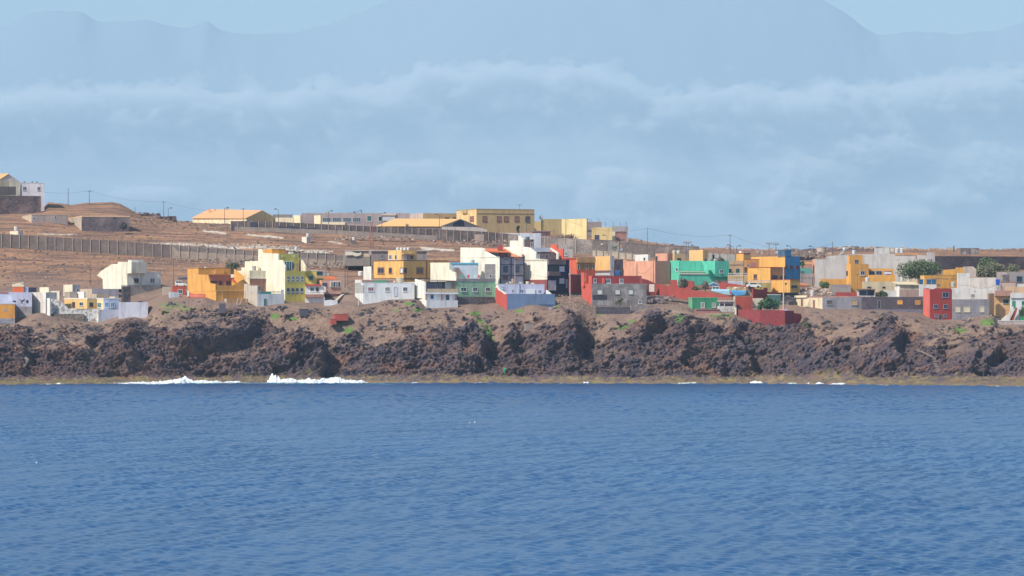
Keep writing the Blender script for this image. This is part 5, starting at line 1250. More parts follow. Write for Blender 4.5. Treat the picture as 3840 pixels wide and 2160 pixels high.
    w = House('grey lane wall with low parapet behind the palm', 3025, 1092, cat='wall', name='yard_wall')
    w.blk(2996, 2998, 3052, 1026, 1075, pw((.44, .37, .35)), 1094, 4); w.slab('F', 2998, 3052, 1040, 1042, .08, plain((.35, .3, .3)), 'joint')
    h = House('turquoise fence strip left of the big whitewashed wall', 3025, 1100, cat='fence', name='fence')
    h.blk(2992, 2995, 3046, 1005, 1030, plain((.14, .38, .34)), 1100, 4)
    h = House('orange roofed annex behind the turquoise fence', 3030, 1108)
    h.blk(3000, 3003, 3046, 990, 1010, pw((.55, .28, .22)), 1106, 4); P = h.F; m = MB(); m.prism([P.p(3017, 987), P.p(3047, 987), P.p(3047, 994), P.p(3010, 994)], (0, 3, .2)); m.build('roof', tiles((.80, .36, .16)), h.r)
def DKM(): return plain(DK)
def car(lb, px, py, Y):
    b = at(px, py, Y); e = empty('car', b, lb, 'car')
    P = [(-1.9, .3), (1.9, .3), (1.9, .8), (1.3, .95), (.7, 1.42), (-.9, 1.42), (-1.5, .98), (-1.9, .9)]
    m = MB(); m.prism([b+Vector((x, -.8, z)) for x, z in P], (0, 1.6, 0)); m.build('body', plain((.78, .78, .76), .35), e)
    m = MB(); m.prism([b+Vector((x, -.82, z)) for x, z in ((-1.2, .98), (1.05, .98), (.62, 1.34), (-.85, 1.34))], (0, 1.64, 0)); m.build('window', glass(), e)
    for x in (-1.2, 1.2):
        m = MB(); m.tube(b+Vector((x, -.84, .32)), b+Vector((x, .84, .32)), .32, n=12); m.build('wheel', plain((.03, .03, .03)), e)

def build_right():
    pw = lambda c, w=.3: paint(c, w)
    BR = plain((.20, .10, .07)); WF = plain((.72, .74, .78)); oc = pw((.84, .42, .09), .06)
    # green house on the lower slope
    h = House('small green house with white door and window frames', 2640, 1052)
    gr = pw((.055, .32, .16), .12)
    h.blk(2582, 2596, 2700, 1117, 1172, gr, 1052, 14, matL=pw((.16, .46, .24)), cap=.15, capm=plain((.2, .5, .3)))
    h.win('F', 2630, 2640, 1136, 1154, fr=plain((.8, .8, .82)), pane=plain((.3, .28, .3)), mull=0, sill=False, fw=.16); h.win('F', 2671, 2684, 1136, 1152, fr=plain((.6, .62, .6)), pane=plain((.4, .4, .4)), fw=.1)
    h.blk(2605, 2611, 2699, 1158, 1186, pw((.42, .19, .16), .5), 1047, 5, part='front_terrace'); h.slab('F', 2611, 2699, 1161, 1164, .12, plain((.10, .06, .10)), 'dark_band')
    h = House('red roof box behind the small green house', 2640, 1060, cat='roof box', name='roof_hut')
    h.blk(2622, 2624, 2676, 1107, 1125, pw((.52, .09, .06)), 1059, 5)
    tank('white and grey gas bottle stack on the green house', 2673, 2687, 1102, 1118, 1057, (.6, .62, .66), lid=False)
    h = House('white lean-to shed with open front and faded graffiti', 2720, 1050, cat='shed', name='shed')
    h.blk(2690, 2697, 2753, 1148, 1180, pw((.66, .63, .58), .4), 1049, 8); 
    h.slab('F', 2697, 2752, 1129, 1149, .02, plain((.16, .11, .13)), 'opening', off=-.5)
    for x in (2697, 2715, 2750): h.slab('F', x, x+2.5, 1130, 1148, .1, plain(WHITE), 'shed_post')
    h.slab('F', 2690, 2753, 1127, 1130.5, .5, plain((.75, .7, .62)), 'roof'); h.slab('F', 2692, 2750, 1115, 1127, .05, pw((.46, .22, .16)), 'brown_wall', off=-.6)
    for pts in ([(2714, 1156), (2717, 1155), (2716, 1165), (2713, 1164)], [(2719, 1155), (2722, 1160), (2720, 1166), (2718, 1160)], [(2726, 1156), (2731, 1157), (2728, 1166), (2726, 1161)], [(2742, 1158), (2750, 1160), (2746, 1166)]): h.poly('F', pts, .02, plain((.40, .36, .34)), 'graffiti_mark', off=.03)
    h = House('brick red cube building with cream left edge', 2790, 1053)
    h.blk(2750, 2757, 2822, 1111, 1190, pw((.50, .09, .055), .15), 1052, 10, matL=pw(CREAM), cap=.08, capm=plain((.8, .5, .3)))
    m = MB(); q = h.F.p(2766, 1150, .35); m.box(q, .75, .5, 1.1); o = m.build('bin', plain((.06, .05, .09)), None, origin=q); tag(o, 'dark bin hanging against the brick red cube', 'bin')
    w = House('cream yard wall between red cube and leafy tree', 2840, 1058, cat='wall', name='yard_wall')
    w.blk(2821, 2822, 2862, 1118, 1175, pw((.66, .58, .46), .2), 1060, 6)
    h = House('dark teal hut with cluttered roof behind the leafy tree', 2902, 1062, cat='hut', name='garden_hut')
    h.blk(2876, 2880, 2928, 1106, 1172, pw((.07, .16, .18), .5), 1062, 8, cap=.2, capm=plain((.5, .55, .55)))
    bm = paint((.34, .055, .06), .35, under=(.3, .14, .12)); bm2 = paint((.30, .055, .07), .3)
    r, P = wallthing('long dark red wall on the cliff edge, highest at right', (2761, 1046), (2852, 1043), [(2761, 1160), (2852, 1162)], [(2761, 1186), (2852, 1216)], bm, .5)
    for (a, b, t, bt, mm) in (((2852, 1043), (2944, 1043), [(2852, 1162), (2944, 1164)], [(2852, 1216), (2944, 1226)], bm), ((2944, 1043), (3008, 1050), [(2944, 1164), (2976, 1165), (2978, 1174), (3004, 1177), (3007, 1200)], [(2944, 1228), (3007, 1234)], bm2)):
        P = pl2(a, b); m = MB(); m.prism([P.p(x, y) for x, y in t]+[P.p(x, y+10) for x, y in reversed(bt)], -P.n*.5); m.build('wall', mm, r)
    m = MB(); m.box(at(2758, 1170, 1045.6), .45, .6, 2.4); m.build('cream_post', plain(CREAM), r)
    for lb, px, c in (('pink cloth thrown over the long dark red wall', 2932, (.7, .25, .28)), ('lilac cloth thrown over the long dark red wall', 2945, (.45, .38, .6))):
        m = MB(); q = at(px, 1161, 1044); m.prism([q+Vector((-.5, 0, 0)), q+Vector((.5, 0, 0)), q+Vector((.6, -.1, -.25)), q+Vector((-.4, -.1, -.3))], (0, .6, .08)); o = m.build('cloth', plain(c), None, origin=q); tag(o, lb, 'cloth')
    # ---- big whitewashed wall
    h = House('very large whitewashed blank wall building with stepped top', 3200, 1110, cat='building', name='building')
    ww = paint((.64, .60, .57), .12)
    h.blk(3046, 3055, 3440, 972, 1085, ww, 1106, 3, matL=pw((.78, .42, .28)), depth=14)
    h.poly('F', [(3100, 961), (3179, 955), (3240, 953), (3356, 952), (3432, 958), (3434, 974), (3100, 974)], .5, ww, 'stepped_parapet', off=.02)
    h.slab('F', 3356, 3442, 949, 957, .1, pw((.66, .34, .16)), 'orange_parapet', off=.04)
    h.blk(3440, 3441, 3480, 957, 1000, paint((.66, .60, .58), .4), 1112, 3, part='annex')
    h = House('pale cement block tower at the right end of whitewashed wall', 3492, 1120)
    h.blk(3476, 3480, 3506, 946, 1000, pw((.58, .52, .50), .4), 1118, 8)
    h = House('white roof hut on the whitewashed building', 3308, 1120, cat='roof hut', name='roof_hut')
    h.blk(3279, 3282, 3337, 930, 954, pw((.74, .70, .66)), 1118, 6)
    # roof things
    b = at(3160, 957, 1112); e = empty('solar_heater', b, 'sloping solar water heater on the whitewashed building', 'solar heater')
    m = MB(); m.prism([at(3144, 957, 1112), at(3150, 957, 1112), at(3174, 936, 1112), at(3168, 935, 1112)], (0, .9, 0)); m.build('collector', plain((.45, .52, .58), .3), e)
    m = MB(); m.tube(at(3164, 933, 1111.5), at(3176, 933, 1112.5), .42, n=12); m.build('tank_body', plain((.62, .62, .6)), e)
    tank('white water tank left on the whitewashed building', 3195, 3208, 938, 953, 1113, (.66, .7, .72)); tank('left grey tank of the pair on the whitewashed building', 3356, 3371, 931, 950, 1116, (.62, .62, .64)); tank('right grey tank of the pair on the whitewashed building', 3374, 3390, 931, 950, 1116, (.62, .62, .64))
    q = at(3347, 941, 1113); e = empty('satellite_dish', q, 'round pale satellite dish beside the roof tanks', 'satellite dish')
    m = MB(); m.tube(q, q+Vector((0, .12, .04)), .55, .6, n=16); m.build('dish', plain((.7, .68, .6)), e); m = MB(); m.tube(q+Vector((0, .1, 0)), q+Vector((0, .3, -.9)), .05, n=5); m.build('mount', plain((.4, .4, .4)), e)
    q = at(3081, 943, 1258); e = empty('water_reservoir', q, 'broad round concrete water reservoir on the skyline', 'reservoir')
    m = MB(); m.lathe(q-Vector((0, 0, 1)), [(1.5, 0), (1.5, 2.3)], 20); m.build('basin', plain((.50, .42, .36), .9), e); m = MB(); m.lathe(q, [(1.56, 1.15), (1.56, 1.35)], 20); m.build('rim', plain((.44, .36, .32)), e)
    # ---- ochre tower
    h = House('ochre tower house with long window wing before whitewashed wall', 3220, 1086)
    h.blk(3174, 3191, 3258, 990, 1100, oc, 1082, 22); h.win('F', 3227, 3242, 1017, 1031, fr=WF); h.win('L', 3175, 3179, 1017, 1031, fr=BR, mull=0)
    h.blk(3179, 3186, 3235, 958, 995, oc, 1088, 18, part='upper_tower', cap=.12, capm=plain((.8, .45, .15))); h.win('F', 3206, 3217, 975, 985, fr=plain((.3, .35, .45)))
    h.blk(3257, 3258, 3357, 1031, 1065, oc, 1082, 6, part='wing'); 
    h.blk(3257, 3258, 3352, 1007, 1035, oc, 1086, 6, part='wing'); 
    for a, b in ((3260, 3279), (3286, 3306)): h.win('F', a, b, 1017, 1030, fr=plain((.35, .4, .5)))
    h.slab('F', 3315, 3344, 1016, 1031, .05, plain((.2, .12, .14)), 'loggia')
    q = at(3330, 1026, 1084); m = MB(); m.prism([at(3316, 1019, 1085.5), at(3343, 1020, 1085.5), at(3343, 1029, 1085.5), at(3330, 1027, 1085.5), at(3316, 1030, 1085.5)], (0, .05, 0)); o = m.build('laundry', plain((.70, .68, .78)), None, origin=q); tag(o, 'white sheets drying in the ochre wing loggia', 'laundry')
    w = House('ochre yard wall left of the ochre tower', 3130, 1088, cat='wall', name='yard_wall'); w.blk(3073, 3080, 3178, 1046, 1072, oc, 1092, 6)
    w = House('grey yard wall below the ochre yard wall', 3150, 1082, cat='wall', name='yard_wall'); w.blk(3112, 3114, 3191, 1067, 1095, blocks((.33, .28, .28)), 1080, 5)
    h = House('cream flat house with tank right of the ochre tower', 3295, 1078)
    h.blk(3234, 3237, 3356, 1056, 1100, pw((.70, .58, .38), .1), 1074, 8); h.win('F', 3252, 3266, 1075, 1081, fr=plain((.5, .4, .3)), mull=0, sill=False); h.win('F', 3308, 3320, 1075, 1081, fr=plain((.5, .4, .3)), mull=0, sill=False)
    tank('white water tank on the cream flat house', 3244, 3261, 1040, 1056, 1077, (.66, .7, .72)); tank('cream water tank right of the ochre wing', 3376, 3388, 1037, 1056, 1078, (.72, .72, .6), lid=False)
    h = House('white house with cream tiled lean-to roof and pink wall', 3400, 1062)
    h.blk(3355, 3373, 3464, 1087, 1125, pw((.56, .38, .32), .15), 1062, 18, matL=pw(WHITE, .1)); 
    h.blk(3355, 3373, 3448, 1065, 1090, pw((.68, .58, .42)), 1063, 18, matL=pw(WHITE, .1), part='upper_storey'); h.win('F', 3416, 3426, 1071, 1087, fr=plain((.5, .4, .35)), pane=plain((.4, .35, .3)), mull=0)
    P = h.F; m = MB(); A, B_, C_, D = P.p(3368, 1066, .4), P.p(3452, 1068, .4), P.p(3440, 1057, -2.5), P.p(3358, 1056, -2.5)
    m.v += [tuple(v) for v in (A, B_, C_, D)]+[tuple(v-Vector((0, 0, .12))) for v in (A, B_, C_, D)]; m.f += [(0, 1, 2, 3), (4, 5, 1, 0), (5, 6, 2, 1), (6, 7, 3, 2), (7, 4, 0, 3), (7, 6, 5, 4)]; m.mi += [0]*6; m.build('roof', tiles((.74, .62, .40)), h.r)
    h.blk(3403, 3407, 3438, 1047, 1060, pw((.74, .62, .40)), 1070, 12, part='roof_room')
    h = House('low red building with dark veranda behind the stone block', 3250, 1066)
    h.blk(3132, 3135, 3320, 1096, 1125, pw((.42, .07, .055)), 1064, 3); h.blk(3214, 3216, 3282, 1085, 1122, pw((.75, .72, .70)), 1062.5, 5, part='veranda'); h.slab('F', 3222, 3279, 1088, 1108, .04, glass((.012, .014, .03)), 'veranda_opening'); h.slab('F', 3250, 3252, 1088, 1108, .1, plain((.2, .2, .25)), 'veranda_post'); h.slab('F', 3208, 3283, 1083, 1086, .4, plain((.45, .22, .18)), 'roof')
    h.blk(3312, 3315, 3373, 1089, 1120, pw((.76, .72, .68)), 1063, 8, part='white_annex')
    rocks('slope of pale rubble and stones above the long cream building', [(2985, 3060, 1078, 1100), (3060, 3115, 1082, 1108)], 1068, 260, .12, .4, (.36, .28, .23), 23)
    rocks('heap of dark boulders left of the long cream building', [(2948, 2985, 1112, 1140)], 1062, 60, .25, .8, (.10, .085, .10), 24, 'boulders', 'boulders')
    # ---- long low building
    h = House('long low cream and lilac building above the bare slope', 3110, 1052)
    h.blk(2986, 3084, 3232, 1116, 1175, pw((.50, .47, .50), .15), 1050, 26, matL=pw((.82, .66, .44), .08))
    h.slab('L', 2983, 3028, 1108, 1116, .35, plain((.84, .74, .52)), 'parapet'); h.door('L', 3005, 3011, 1122, 1148, plain((.2, .06, .04))); h.door('L', 3050, 3056, 1126, 1157, plain((.28, .08, .04)))
    h.win('F', 3100, 3121, 1127, 1141, fr=plain((.4, .4, .4)), pane=plain((.20, .16, .16)), mull=0); h.win('F', 3192, 3214, 1127, 1142, fr=plain((.6, .5, .4)), pane=plain((.80, .52, .30)), mull=0)
    h.blk(3034, 3046, 3230, 1110, 1120, pw((.48, .28, .24)), 1058, 12, part='roof_room')
    tank('white cylinder tank on the long low building', 3038, 3054, 1089, 1111, 1060, (.66, .62, .62))
    h = House('long dark stone building with bright ochre shutters', 3350, 1052)
    sd = stone((.13, .10, .115), (.085, .07, .09), 3.0); oS = plain((.80, .40, .08))
    h.blk(3231, 3232, 3480, 1114, 1160, sd, 1053, 5, cap=.08, capm=plain((.3, .2, .2))); h.win('F', 3366, 3383, 1127, 1140, fr=oS, pane=oS, mull=0, sill=False); h.win('F', 3433, 3450, 1127, 1141, fr=oS, pane=plain((.5, .25, .1)), mull=2, sill=False)
    h.door('F', 3292, 3301, 1127, 1157, plain((.03, .03, .05))); h.blk(3231, 3232, 3480, 1160, 1215, blocks((.17, .16, .21), (.2, .19, .24)), 1052.6, 4, part='cement_base')
    # ---- red tower
    h = House('tall narrow brick red house with ragged roof edge', 3520, 1052)
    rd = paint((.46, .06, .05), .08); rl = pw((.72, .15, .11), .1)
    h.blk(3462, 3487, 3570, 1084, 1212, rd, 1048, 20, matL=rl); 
    for a in ((3535, 3557, 1097, 1114), (3502, 3516, 1143, 1155), (3539, 3554, 1143, 1155), (3506, 3513, 1179, 1188), (3540, 3548, 1179, 1188)): h.win('F', *a, fr=plain((.32, .36, .45)))
    h.door('F', 3520, 3532, 1181, 1208, plain((.05, .06, .1)))
    rg = random.Random(4); m = MB()
    for i in range(26):
        q = h.F.p(3487+i*3.2, 1084, -.15) if i > 5 else h.L.p(3463+i*4, 1084, -.15); m.box(q+Vector((0, 0, .08)), rg.uniform(.15, .3), .2, rg.uniform(.1, .4), .3)
    m.build('loose_bricks', plain((.36, .07, .055)), h.r)
    h = House('ochre house with dark script graffiti behind the red tower', 3530, 1066)
    h.blk(3451, 3466, 3590, 1032, 1100, pw((.74, .37, .075), .35), 1068, 14, matL=pw((.84, .5, .15)), cap=.08, capm=plain((.3, .2, .1)))
    gm = plain((.30, .20, .14))
    rg = random.Random(8)
    for x0, x1 in ((3492, 3526), (3530, 3554), (3566, 3585)):
        x = x0
        while x < x1:
            y = 1045+rg.uniform(-1.5, 1.5); h.poly('F', [(x, y), (x+2.4, y-2+rg.uniform(-1, 1)), (x+4.2, y+rg.uniform(-1, 2)), (x+2.6, y+2.6), (x+.6, y+2.2)], .02, gm, 'graffiti_mark', off=.03); x += 4.4
    h.poly('F', [(3512, 1066), (3520, 1064), (3528, 1068), (3522, 1074), (3514, 1072)], .02, gm, 'graffiti_mark', off=.03)
    h.poly(pl2((3536, 1076), (3618, 1076)), [(3540, 1012), (3588, 1008), (3588, 1003), (3612, 1003), (3618, 1024), (3618, 1036), (3540, 1036)], 3, pw((.74, .38, .08), .3), 'upper_wall')
    h = House('white wall with three blue drums on top', 3480, 1056, cat='wall', name='yard_wall')
    h.blk(3446, 3449, 3512, 1067, 1098, paint((.74, .70, .68), .5), 1058, 4)
    for a, b, nm in ((3446, 3462, 'leftmost'), (3475, 3491, 'middle'), (3494, 3510, 'rightmost')): tank('dark blue square drum, %s of three on the white wall' % nm, a, b, 1047, 1066, 1060, (.02, .11, .24), square=True)
    # ---- white house right
    h = House('big white house with tall chimney block and balcony', 3650, 1056)
    ww = pw((.80, .76, .72), .12)
    h.blk(3589, 3592, 3637, 1024, 1100, ww, 1068, 6, part='chimney_block'); h.blk(3636, 3637, 3736, 1041, 1110, pw((.80, .70, .62), .08), 1066, 5, cap=.1, capm=plain((.5, .35, .28)))
    h.blk(3567, 3570, 3728, 1080, 1125, ww, 1058, 5, part='front_wing'); h.door('F', 3642, 3653, 1104, 1118, plain((.42, .28, .26)))
    for x in (3651, 3657, 3712, 3718): h.slab('F', x, x+3, 1092, 1096, .03, plain((.35, .34, .33)), 'vent')
    gm = blocks((.24, .225, .25), (.28, .26, .29))
    h.blk(3572, 3573, 3710, 1122, 1212, gm, 1049, 4, part='cement_storey'); 
    BLN = plain((.66, .58, .42))
    for a, b in ((3584, 3600), (3615, 3637), (3675, 3690)): h.win('F', a, b, 1152, 1169, fr=plain((.6, .55, .42)), pane=BLN, mull=0)
    h.rail('F', 3576, 3660, 1116, 1122, plain(WHITE), out=-.1)
    h.blk(3708, 3710, 3728, 1100, 1188, pw((.32, .20, .12)), 1053, 20, part='side_bay')
    tank('grey ribbed tank at the corner of the big white house', 3566, 3583, 1057, 1077, 1060, (.48, .48, .44)); 
    tank('royal blue tank on white legs right of white house', 3734, 3749, 1047, 1069, 1064, (.01, .10, .52), square=True, legs=1.6)
    h = House('peach house with overhanging upper band and green framed window', 3760, 1056)
    pc = pw((.84, .50, .24), .1)
    h.blk(3728, 3729, 3792, 1110, 1200, pc, 1056, 10); h.slab('F', 3729, 3792, 1090, 1110, 1.0, pw((.56, .30, .22), .1), 'overhang', off=-.02); h.win('F', 3763, 3781, 1124, 1137, fr=plain((.25, .35, .3)))
    h = House('white house with red outside stair and green doors at right edge', 3820, 1054)
    wp = pw((.72, .74, .74), .12)
    h.blk(3789, 3790, 3930, 1118, 1215, wp, 1052, 4); h.slab('F', 3789, 3930, 1098, 1118, .35, pw((.72, .70, .68)), 'parapet', off=-.02); h.door('F', 3796, 3807, 1129, 1156, plain((.02, .30, .14))); h.win('F', 3833, 3840, 1130, 1142, fr=plain((.1, .4, .25)))
    h.poly('F', [(3781, 1204), (3808, 1152), (3812, 1158), (3797, 1204)], .3, plain((.42, .075, .05)), 'stair_flight', off=1.2)
    h.poly('F', [(3750, 1200), (3765, 1185), (3778, 1180), (3786, 1160), (3796, 1148), (3796, 1158), (3781, 1204), (3750, 1204)], .3, pw(WHITE), 'stair_wall', off=1.6)
    h.slab('F', 3824, 3930, 1183, 1208, .3, plain((.02, .30, .12)), 'green_gate')
    wallthing('low concrete terrace wall at the right corner', (3741, 1046), (3930, 1046), [(3741, 1204), (3846, 1203), (3848, 1190), (3930, 1190)], [(3741, 1224), (3930, 1224)], pw((.46, .40, .38), .4), .4, capm=plain((.7, .68, .66)))
    h = House('grey cement house with dark square window at upper right', 3800, 1078)
    h.blk(3737, 3776, 3930, 1019, 1100, blocks((.36, .30, .30)), 1078, 10); h.win('F', 3813, 3832, 1037, 1056, fr=plain((.1, .2, .25)), mull=0)
    h.blk(3752, 3761, 3785, 1030, 1070, blocks((.2, .17, .17)), 1072, 20, part='roof_room')
    h = House('low pink and cream terrace rooms with red edging', 3800, 1068)
    h.blk(3757, 3760, 3808, 1060, 1100, pw((.68, .50, .42)), 1068, 10, cap=.15, capm=plain((.42, .08, .06))); h.blk(3768, 3772, 3930, 1075, 1110, pw((.80, .52, .32)), 1064, 6); h.blk(3806, 3808, 3930, 1064, 1090, pw((.74, .72, .70)), 1069, 6, cap=.12, capm=plain((.42, .08, .06)))
    h = House('pale broken walled ruin above the white chimney block', 3635, 1092)
    h.poly(pl2((3615, 1094), (3662, 1094)), [(3617, 1000), (3648, 999), (3660, 1008), (3660, 1045), (3617, 1045)], 4, paint((.58, .48, .42), .8), 'wall')
    r, P = wallthing('long dark lava stone wall across the upper right', (3506, 1150), (3960, 1160), [(3506, 960), (3600, 961), (3800, 962), (3960, 960)], [(3506, 1006), (3960, 1010)], stone((.09, .065, .075), (.05, .04, .055), 1.4), .8)
    h = House('dark cement box on the skyline at right', 3636, 1290, cat='hut', name='pump_house')
    h.blk(3601, 3602, 3671, 930, 966, blocks((.15, .125, .14)), 1240, 4); h.slab('F', 3635, 3637, 931, 960, .06, plain((.06, .06, .08)), 'joint')
    m = MB(); m.tube(at(3577, 950, 1260), at(3577, 922, 1260), .2, .17, 8); o = m.build('chimney_pipe', plain((.05, .04, .06)), None, origin=at(3577, 950, 1290)); tag(o, 'black upright pipe on the skyline left of dark cement box', 'pipe')
    m = MB(); m.box(at(3677, 1241, 1040), 2.5, 1.6, 1.6); o = m.build('red_block', paint((.55, .11, .07), .3), None, origin=at(3677, 1252, 1040)); tag(o, 'brick red block hut alone on the slope at right', 'hut')
    m = MB(); q = at(3695, 1232, 1041); m.tube(q-Vector((0, 0, 1)), at(3695, 1170, 1041), .1, .07, 6); o = m.build('wooden_post', plain((.35, .28, .22)), None, origin=q); tag(o, 'thin bare pole standing beside the brick red block hut', 'pole')
def build_hill():
    pw = lambda c, w=.3: paint(c, w)
    BR = plain((.20, .10, .07)); WF = plain((.72, .74, .78)); CO = plain((.42, .34, .28), .9)
    # chain link net: thin grey wire mesh letting most of the view through
    net, nt, p = _new('wire_netting'); p.inputs['Base Color'].default_value = (.20, .18, .18, 1); p.inputs['Alpha'].default_value = .55
    def longwall(label, Y0, Y1, tops, bots, lo, matlo, matup, n, x0, x1, posts=True):
        P = pl2((x0, Y0), (x1, Y1)); r = empty('perimeter_wall', P.p((x0+x1)/2, bots[0][1]), label, 'wall')
        tf, bf = lin(tops), lin(bots); xs = np.linspace(x0, x1, 60)
        mb = MB()
        for a, b in zip(xs[:-1], xs[1:]):
            la, lb = lo(a), lo(b)
            mb.prism([P.p(a, float(tf(a)+(bf(a)-tf(a))*la)), P.p(b, float(tf(b)+(bf(b)-tf(b))*lb)), P.p(b, float(bf(b))+8), P.p(a, float(bf(a))+8)], -P.n*.4)
        mb.build('wall', matlo, r)
        if matup:
            mb = MB()
            for a, b in zip(xs[:-1], xs[1:]):
                mb.prism([P.p(a, float(tf(a)), -.15), P.p(b, float(tf(b)), -.15), P.p(b, float(tf(b)+(bf(b)-tf(b))*(lo(b)+.02)), -.15), P.p(a, float(tf(a)+(bf(a)-tf(a))*(lo(a)+.02)), -.15)], -P.n*.05)
            mb.build('mesh_panel', matup, r)
        for i in range(n+1):
            x = x0+(x1-x0)*i/n; m = MB(); t, q = P.p(x, float(tf(x))-1.5, .1), P.p(x, float(bf(x))+3, .1)
            m.box((t+q)/2, .2, .2, abs(t.z-q.z), math.atan2(P.d.y, P.d.x)); m.build('post', CO, r)
        return r, P
    bl = blocks((.165, .125, .12), (.22, .17, .15)); bl2 = blocks((.30, .24, .20), (.36, .29, .24))
    longwall('long lower field wall with concrete posts, dark blocks at its left', 1146, 1150, [(-160, 864), (0, 876), (640, 918)], [(-160, 908), (0, 922), (300, 944), (640, 970)], lambda x: 0.0, bl, None, 24, -160, 640)
    longwall('long lower field wall with wire mesh above tan block panels', 1150, 1147, [(640, 918), (965, 941), (1240, 955), (1392, 961)], [(640, 970), (965, 984), (1240, 1002), (1392, 1007)], lambda x: .12 if x < 660 else .42, bl2, net, 22, 640, 1392)
    longwall('upper hill wall of dark rubble with thin concrete posts', 1214, 1212, [(866, 829), (958, 828), (1240, 842), (1632, 859), (1821, 869), (1911, 877)], [(866, 864), (1240, 880), (1632, 900), (1821, 911), (1911, 920)], lambda x: 0.0, stone((.15, .115, .11), (.085, .07, .078), 1.8), None, 40, 866, 1911)
    P = pl2((1100, 1213), (1900, 1211)); m = MB()
    m.prism([P.p(880, 850, .25), P.p(1240, 862, .25), P.p(1640, 884, .25), P.p(1640, 903, .25), P.p(1240, 884, .25), P.p(880, 870, .25)], -P.n*.1)
    o = m.build('concrete_apron', blocks((.26, .215, .195), (.30, .25, .22)), None, origin=P.p(1240, 880)); tag(o, 'light concrete apron along the foot of the upper hill wall', 'apron')
    w = House('tan square gate panel set in the upper hill wall', 1796, 1210, cat='gate', name='gate'); w.blk(1779, 1780, 1815, 879, 912, pw((.46, .36, .30)), 1209.5, 0, depth=.3)
    wallthing('grey dry stone wall behind the tall white stepped house', (1905, 1205), (2222, 1190), [(1905, 877), (2029, 888), (2110, 893), (2222, 899)], [(1905, 925), (2222, 968)], stone((.28, .24, .22), (.15, .13, .13), 2.2), .6, posts=[2029, 2045, 2120, 2160], postm=CO)
    r, P = wallthing('tall grey brown stone wall with painted plant mural', (2221, 1190), (2622, 1196), [(2221, 900), (2315, 904), (2322, 911), (2362, 911), (2438, 920), (2580, 925), (2622, 926)], [(2221, 952), (2400, 975), (2622, 985)], stone((.33, .26, .23), (.23, .19, .175), 2.4), .6, capm=plain((.3, .26, .24)))
    m = MB(); m.prism([P.p(2281, 904, .03), P.p(2320, 905, .03), P.p(2322, 945, .03), P.p(2281, 943, .03)], -P.n*.02); mu = m.build('mural', pw((.42, .38, .37), .4), r)
    for pts, c in (([(2292, 923), (2304, 925), (2317, 922), (2311, 929), (2305, 930), (2298, 929)], (.06, .13, .06)), ([(2291, 930), (2300, 932), (2306, 934), (2317, 930), (2312, 935), (2305, 937), (2298, 935)], (.07, .12, .08)), ([(2304.5, 928), (2306, 928), (2306, 944), (2304.5, 944)], (.09, .16, .09)), ([(2306, 918), (2311, 916), (2316, 918), (2314, 922), (2308, 922)], (.5, .42, .12)), ([(2306, 903), (2315, 905), (2313, 911), (2309, 909)], (.26, .12, .1)), ([(2325, 922), (2330, 918), (2333, 925), (2329, 932)], (.6, .38, .18)), ([(2325, 932), (2336, 930), (2335, 940), (2326, 942)], (.42, .46, .55))):
        m = MB(); m.prism([P.p(x, y, .06) for x, y in pts], -P.n*.02); m.build('painted_shape', plain(c), mu)
    m = MB(); m.prism([P.p(2253, 913, .1), P.p(2261, 913, .1), P.p(2261, 918, .1), P.p(2253, 918, .1)], -P.n*.06); m.build('sign', plain(WHITE), r)
    wallthing('pale lower retaining wall under the mural wall', (2222, 1184), (2382, 1180), [(2222, 938), (2300, 944), (2382, 953)], [(2222, 975), (2382, 985)], blocks((.40, .34, .27), (.44, .38, .31)), .5, posts=[2235, 2262, 2290, 2318, 2345, 2370], postm=plain((.34, .28, .24)))
    # ---- far left
    h = House('white farm building with arched cream porch at upper left', 60, 1290, cat='building', name='building')
    h.blk(-110, 36, 73, 682, 735, pw(CREAM), 1270, 25, matL=pw((.46, .38, .28))); FP = h.F
    h.poly(pl2((-60, 1266), (74, 1272)), [(-60, 672), (-30, 668), (0, 672), (0, 674), (30, 676), (45, 690), (52, 705), (52, 735), (-60, 735)], .3, pw((.62, .52, .38)), 'porch_arch')
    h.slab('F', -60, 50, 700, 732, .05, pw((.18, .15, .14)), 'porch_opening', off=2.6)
    Pg = pl2((20, 1270), (74, 1272)); h.poly(Pg, [(-4, 672), (32, 652), (74, 681), (74, 684), (-4, 684)], .3, pw((.62, .56, .55)), 'gable')
    m = MB(); A, B_, C_, D = Pg.p(32, 651, .3), at(-110, 651, 1290), at(-130, 676, 1274), Pg.p(-4, 673, .3)
    m.v += [tuple(v) for v in (A, B_, C_, D)]+[tuple(v-Vector((0, 0, .15))) for v in (A, B_, C_, D)]; m.f += [(0, 1, 2, 3), (7, 6, 5, 4), (0, 3, 7, 4), (1, 0, 4, 5), (2, 1, 5, 6), (3, 2, 6, 7)]; m.mi += [0]*6; m.build('roof', tiles((.80, .42, .18)), h.r)
    h.blk(73, 76, 166, 686, 805, pw((.68, .64, .70), .15), 1272, 8, part='white_house', cap=.1, capm=plain(WHITEB)); h.win('F', 87, 98, 701, 713, fr=plain((.5, .5, .55)), pane=glass((.08, .07, .1))); h.win('F', 141, 150, 702, 714, fr=plain((.5, .5, .55)), pane=glass((.08, .07, .1)))
    for x, nm in ((92, 'left'), (121, 'middle'), (138, 'right')):
        q = at(x, 686, 1276); m = MB(); m.lathe(q, [(.22, 0), (.3, .25), (.16, .5)], 8); o = m.build('flower_pot', plain((.08, .08, .1)), None, origin=q); tag(o, 'dark pot, %s one on the white farm house roof' % nm, 'pot', 'pots on the farm roof')
    wallthing('dark basalt wall below the white farm building', (-160, 1262), (153, 1264), [(-160, 728), (0, 733), (153, 735)], [(-160, 812), (153, 806)], stone((.15, .10, .10), (.07, .055, .075), 1.2), .8)
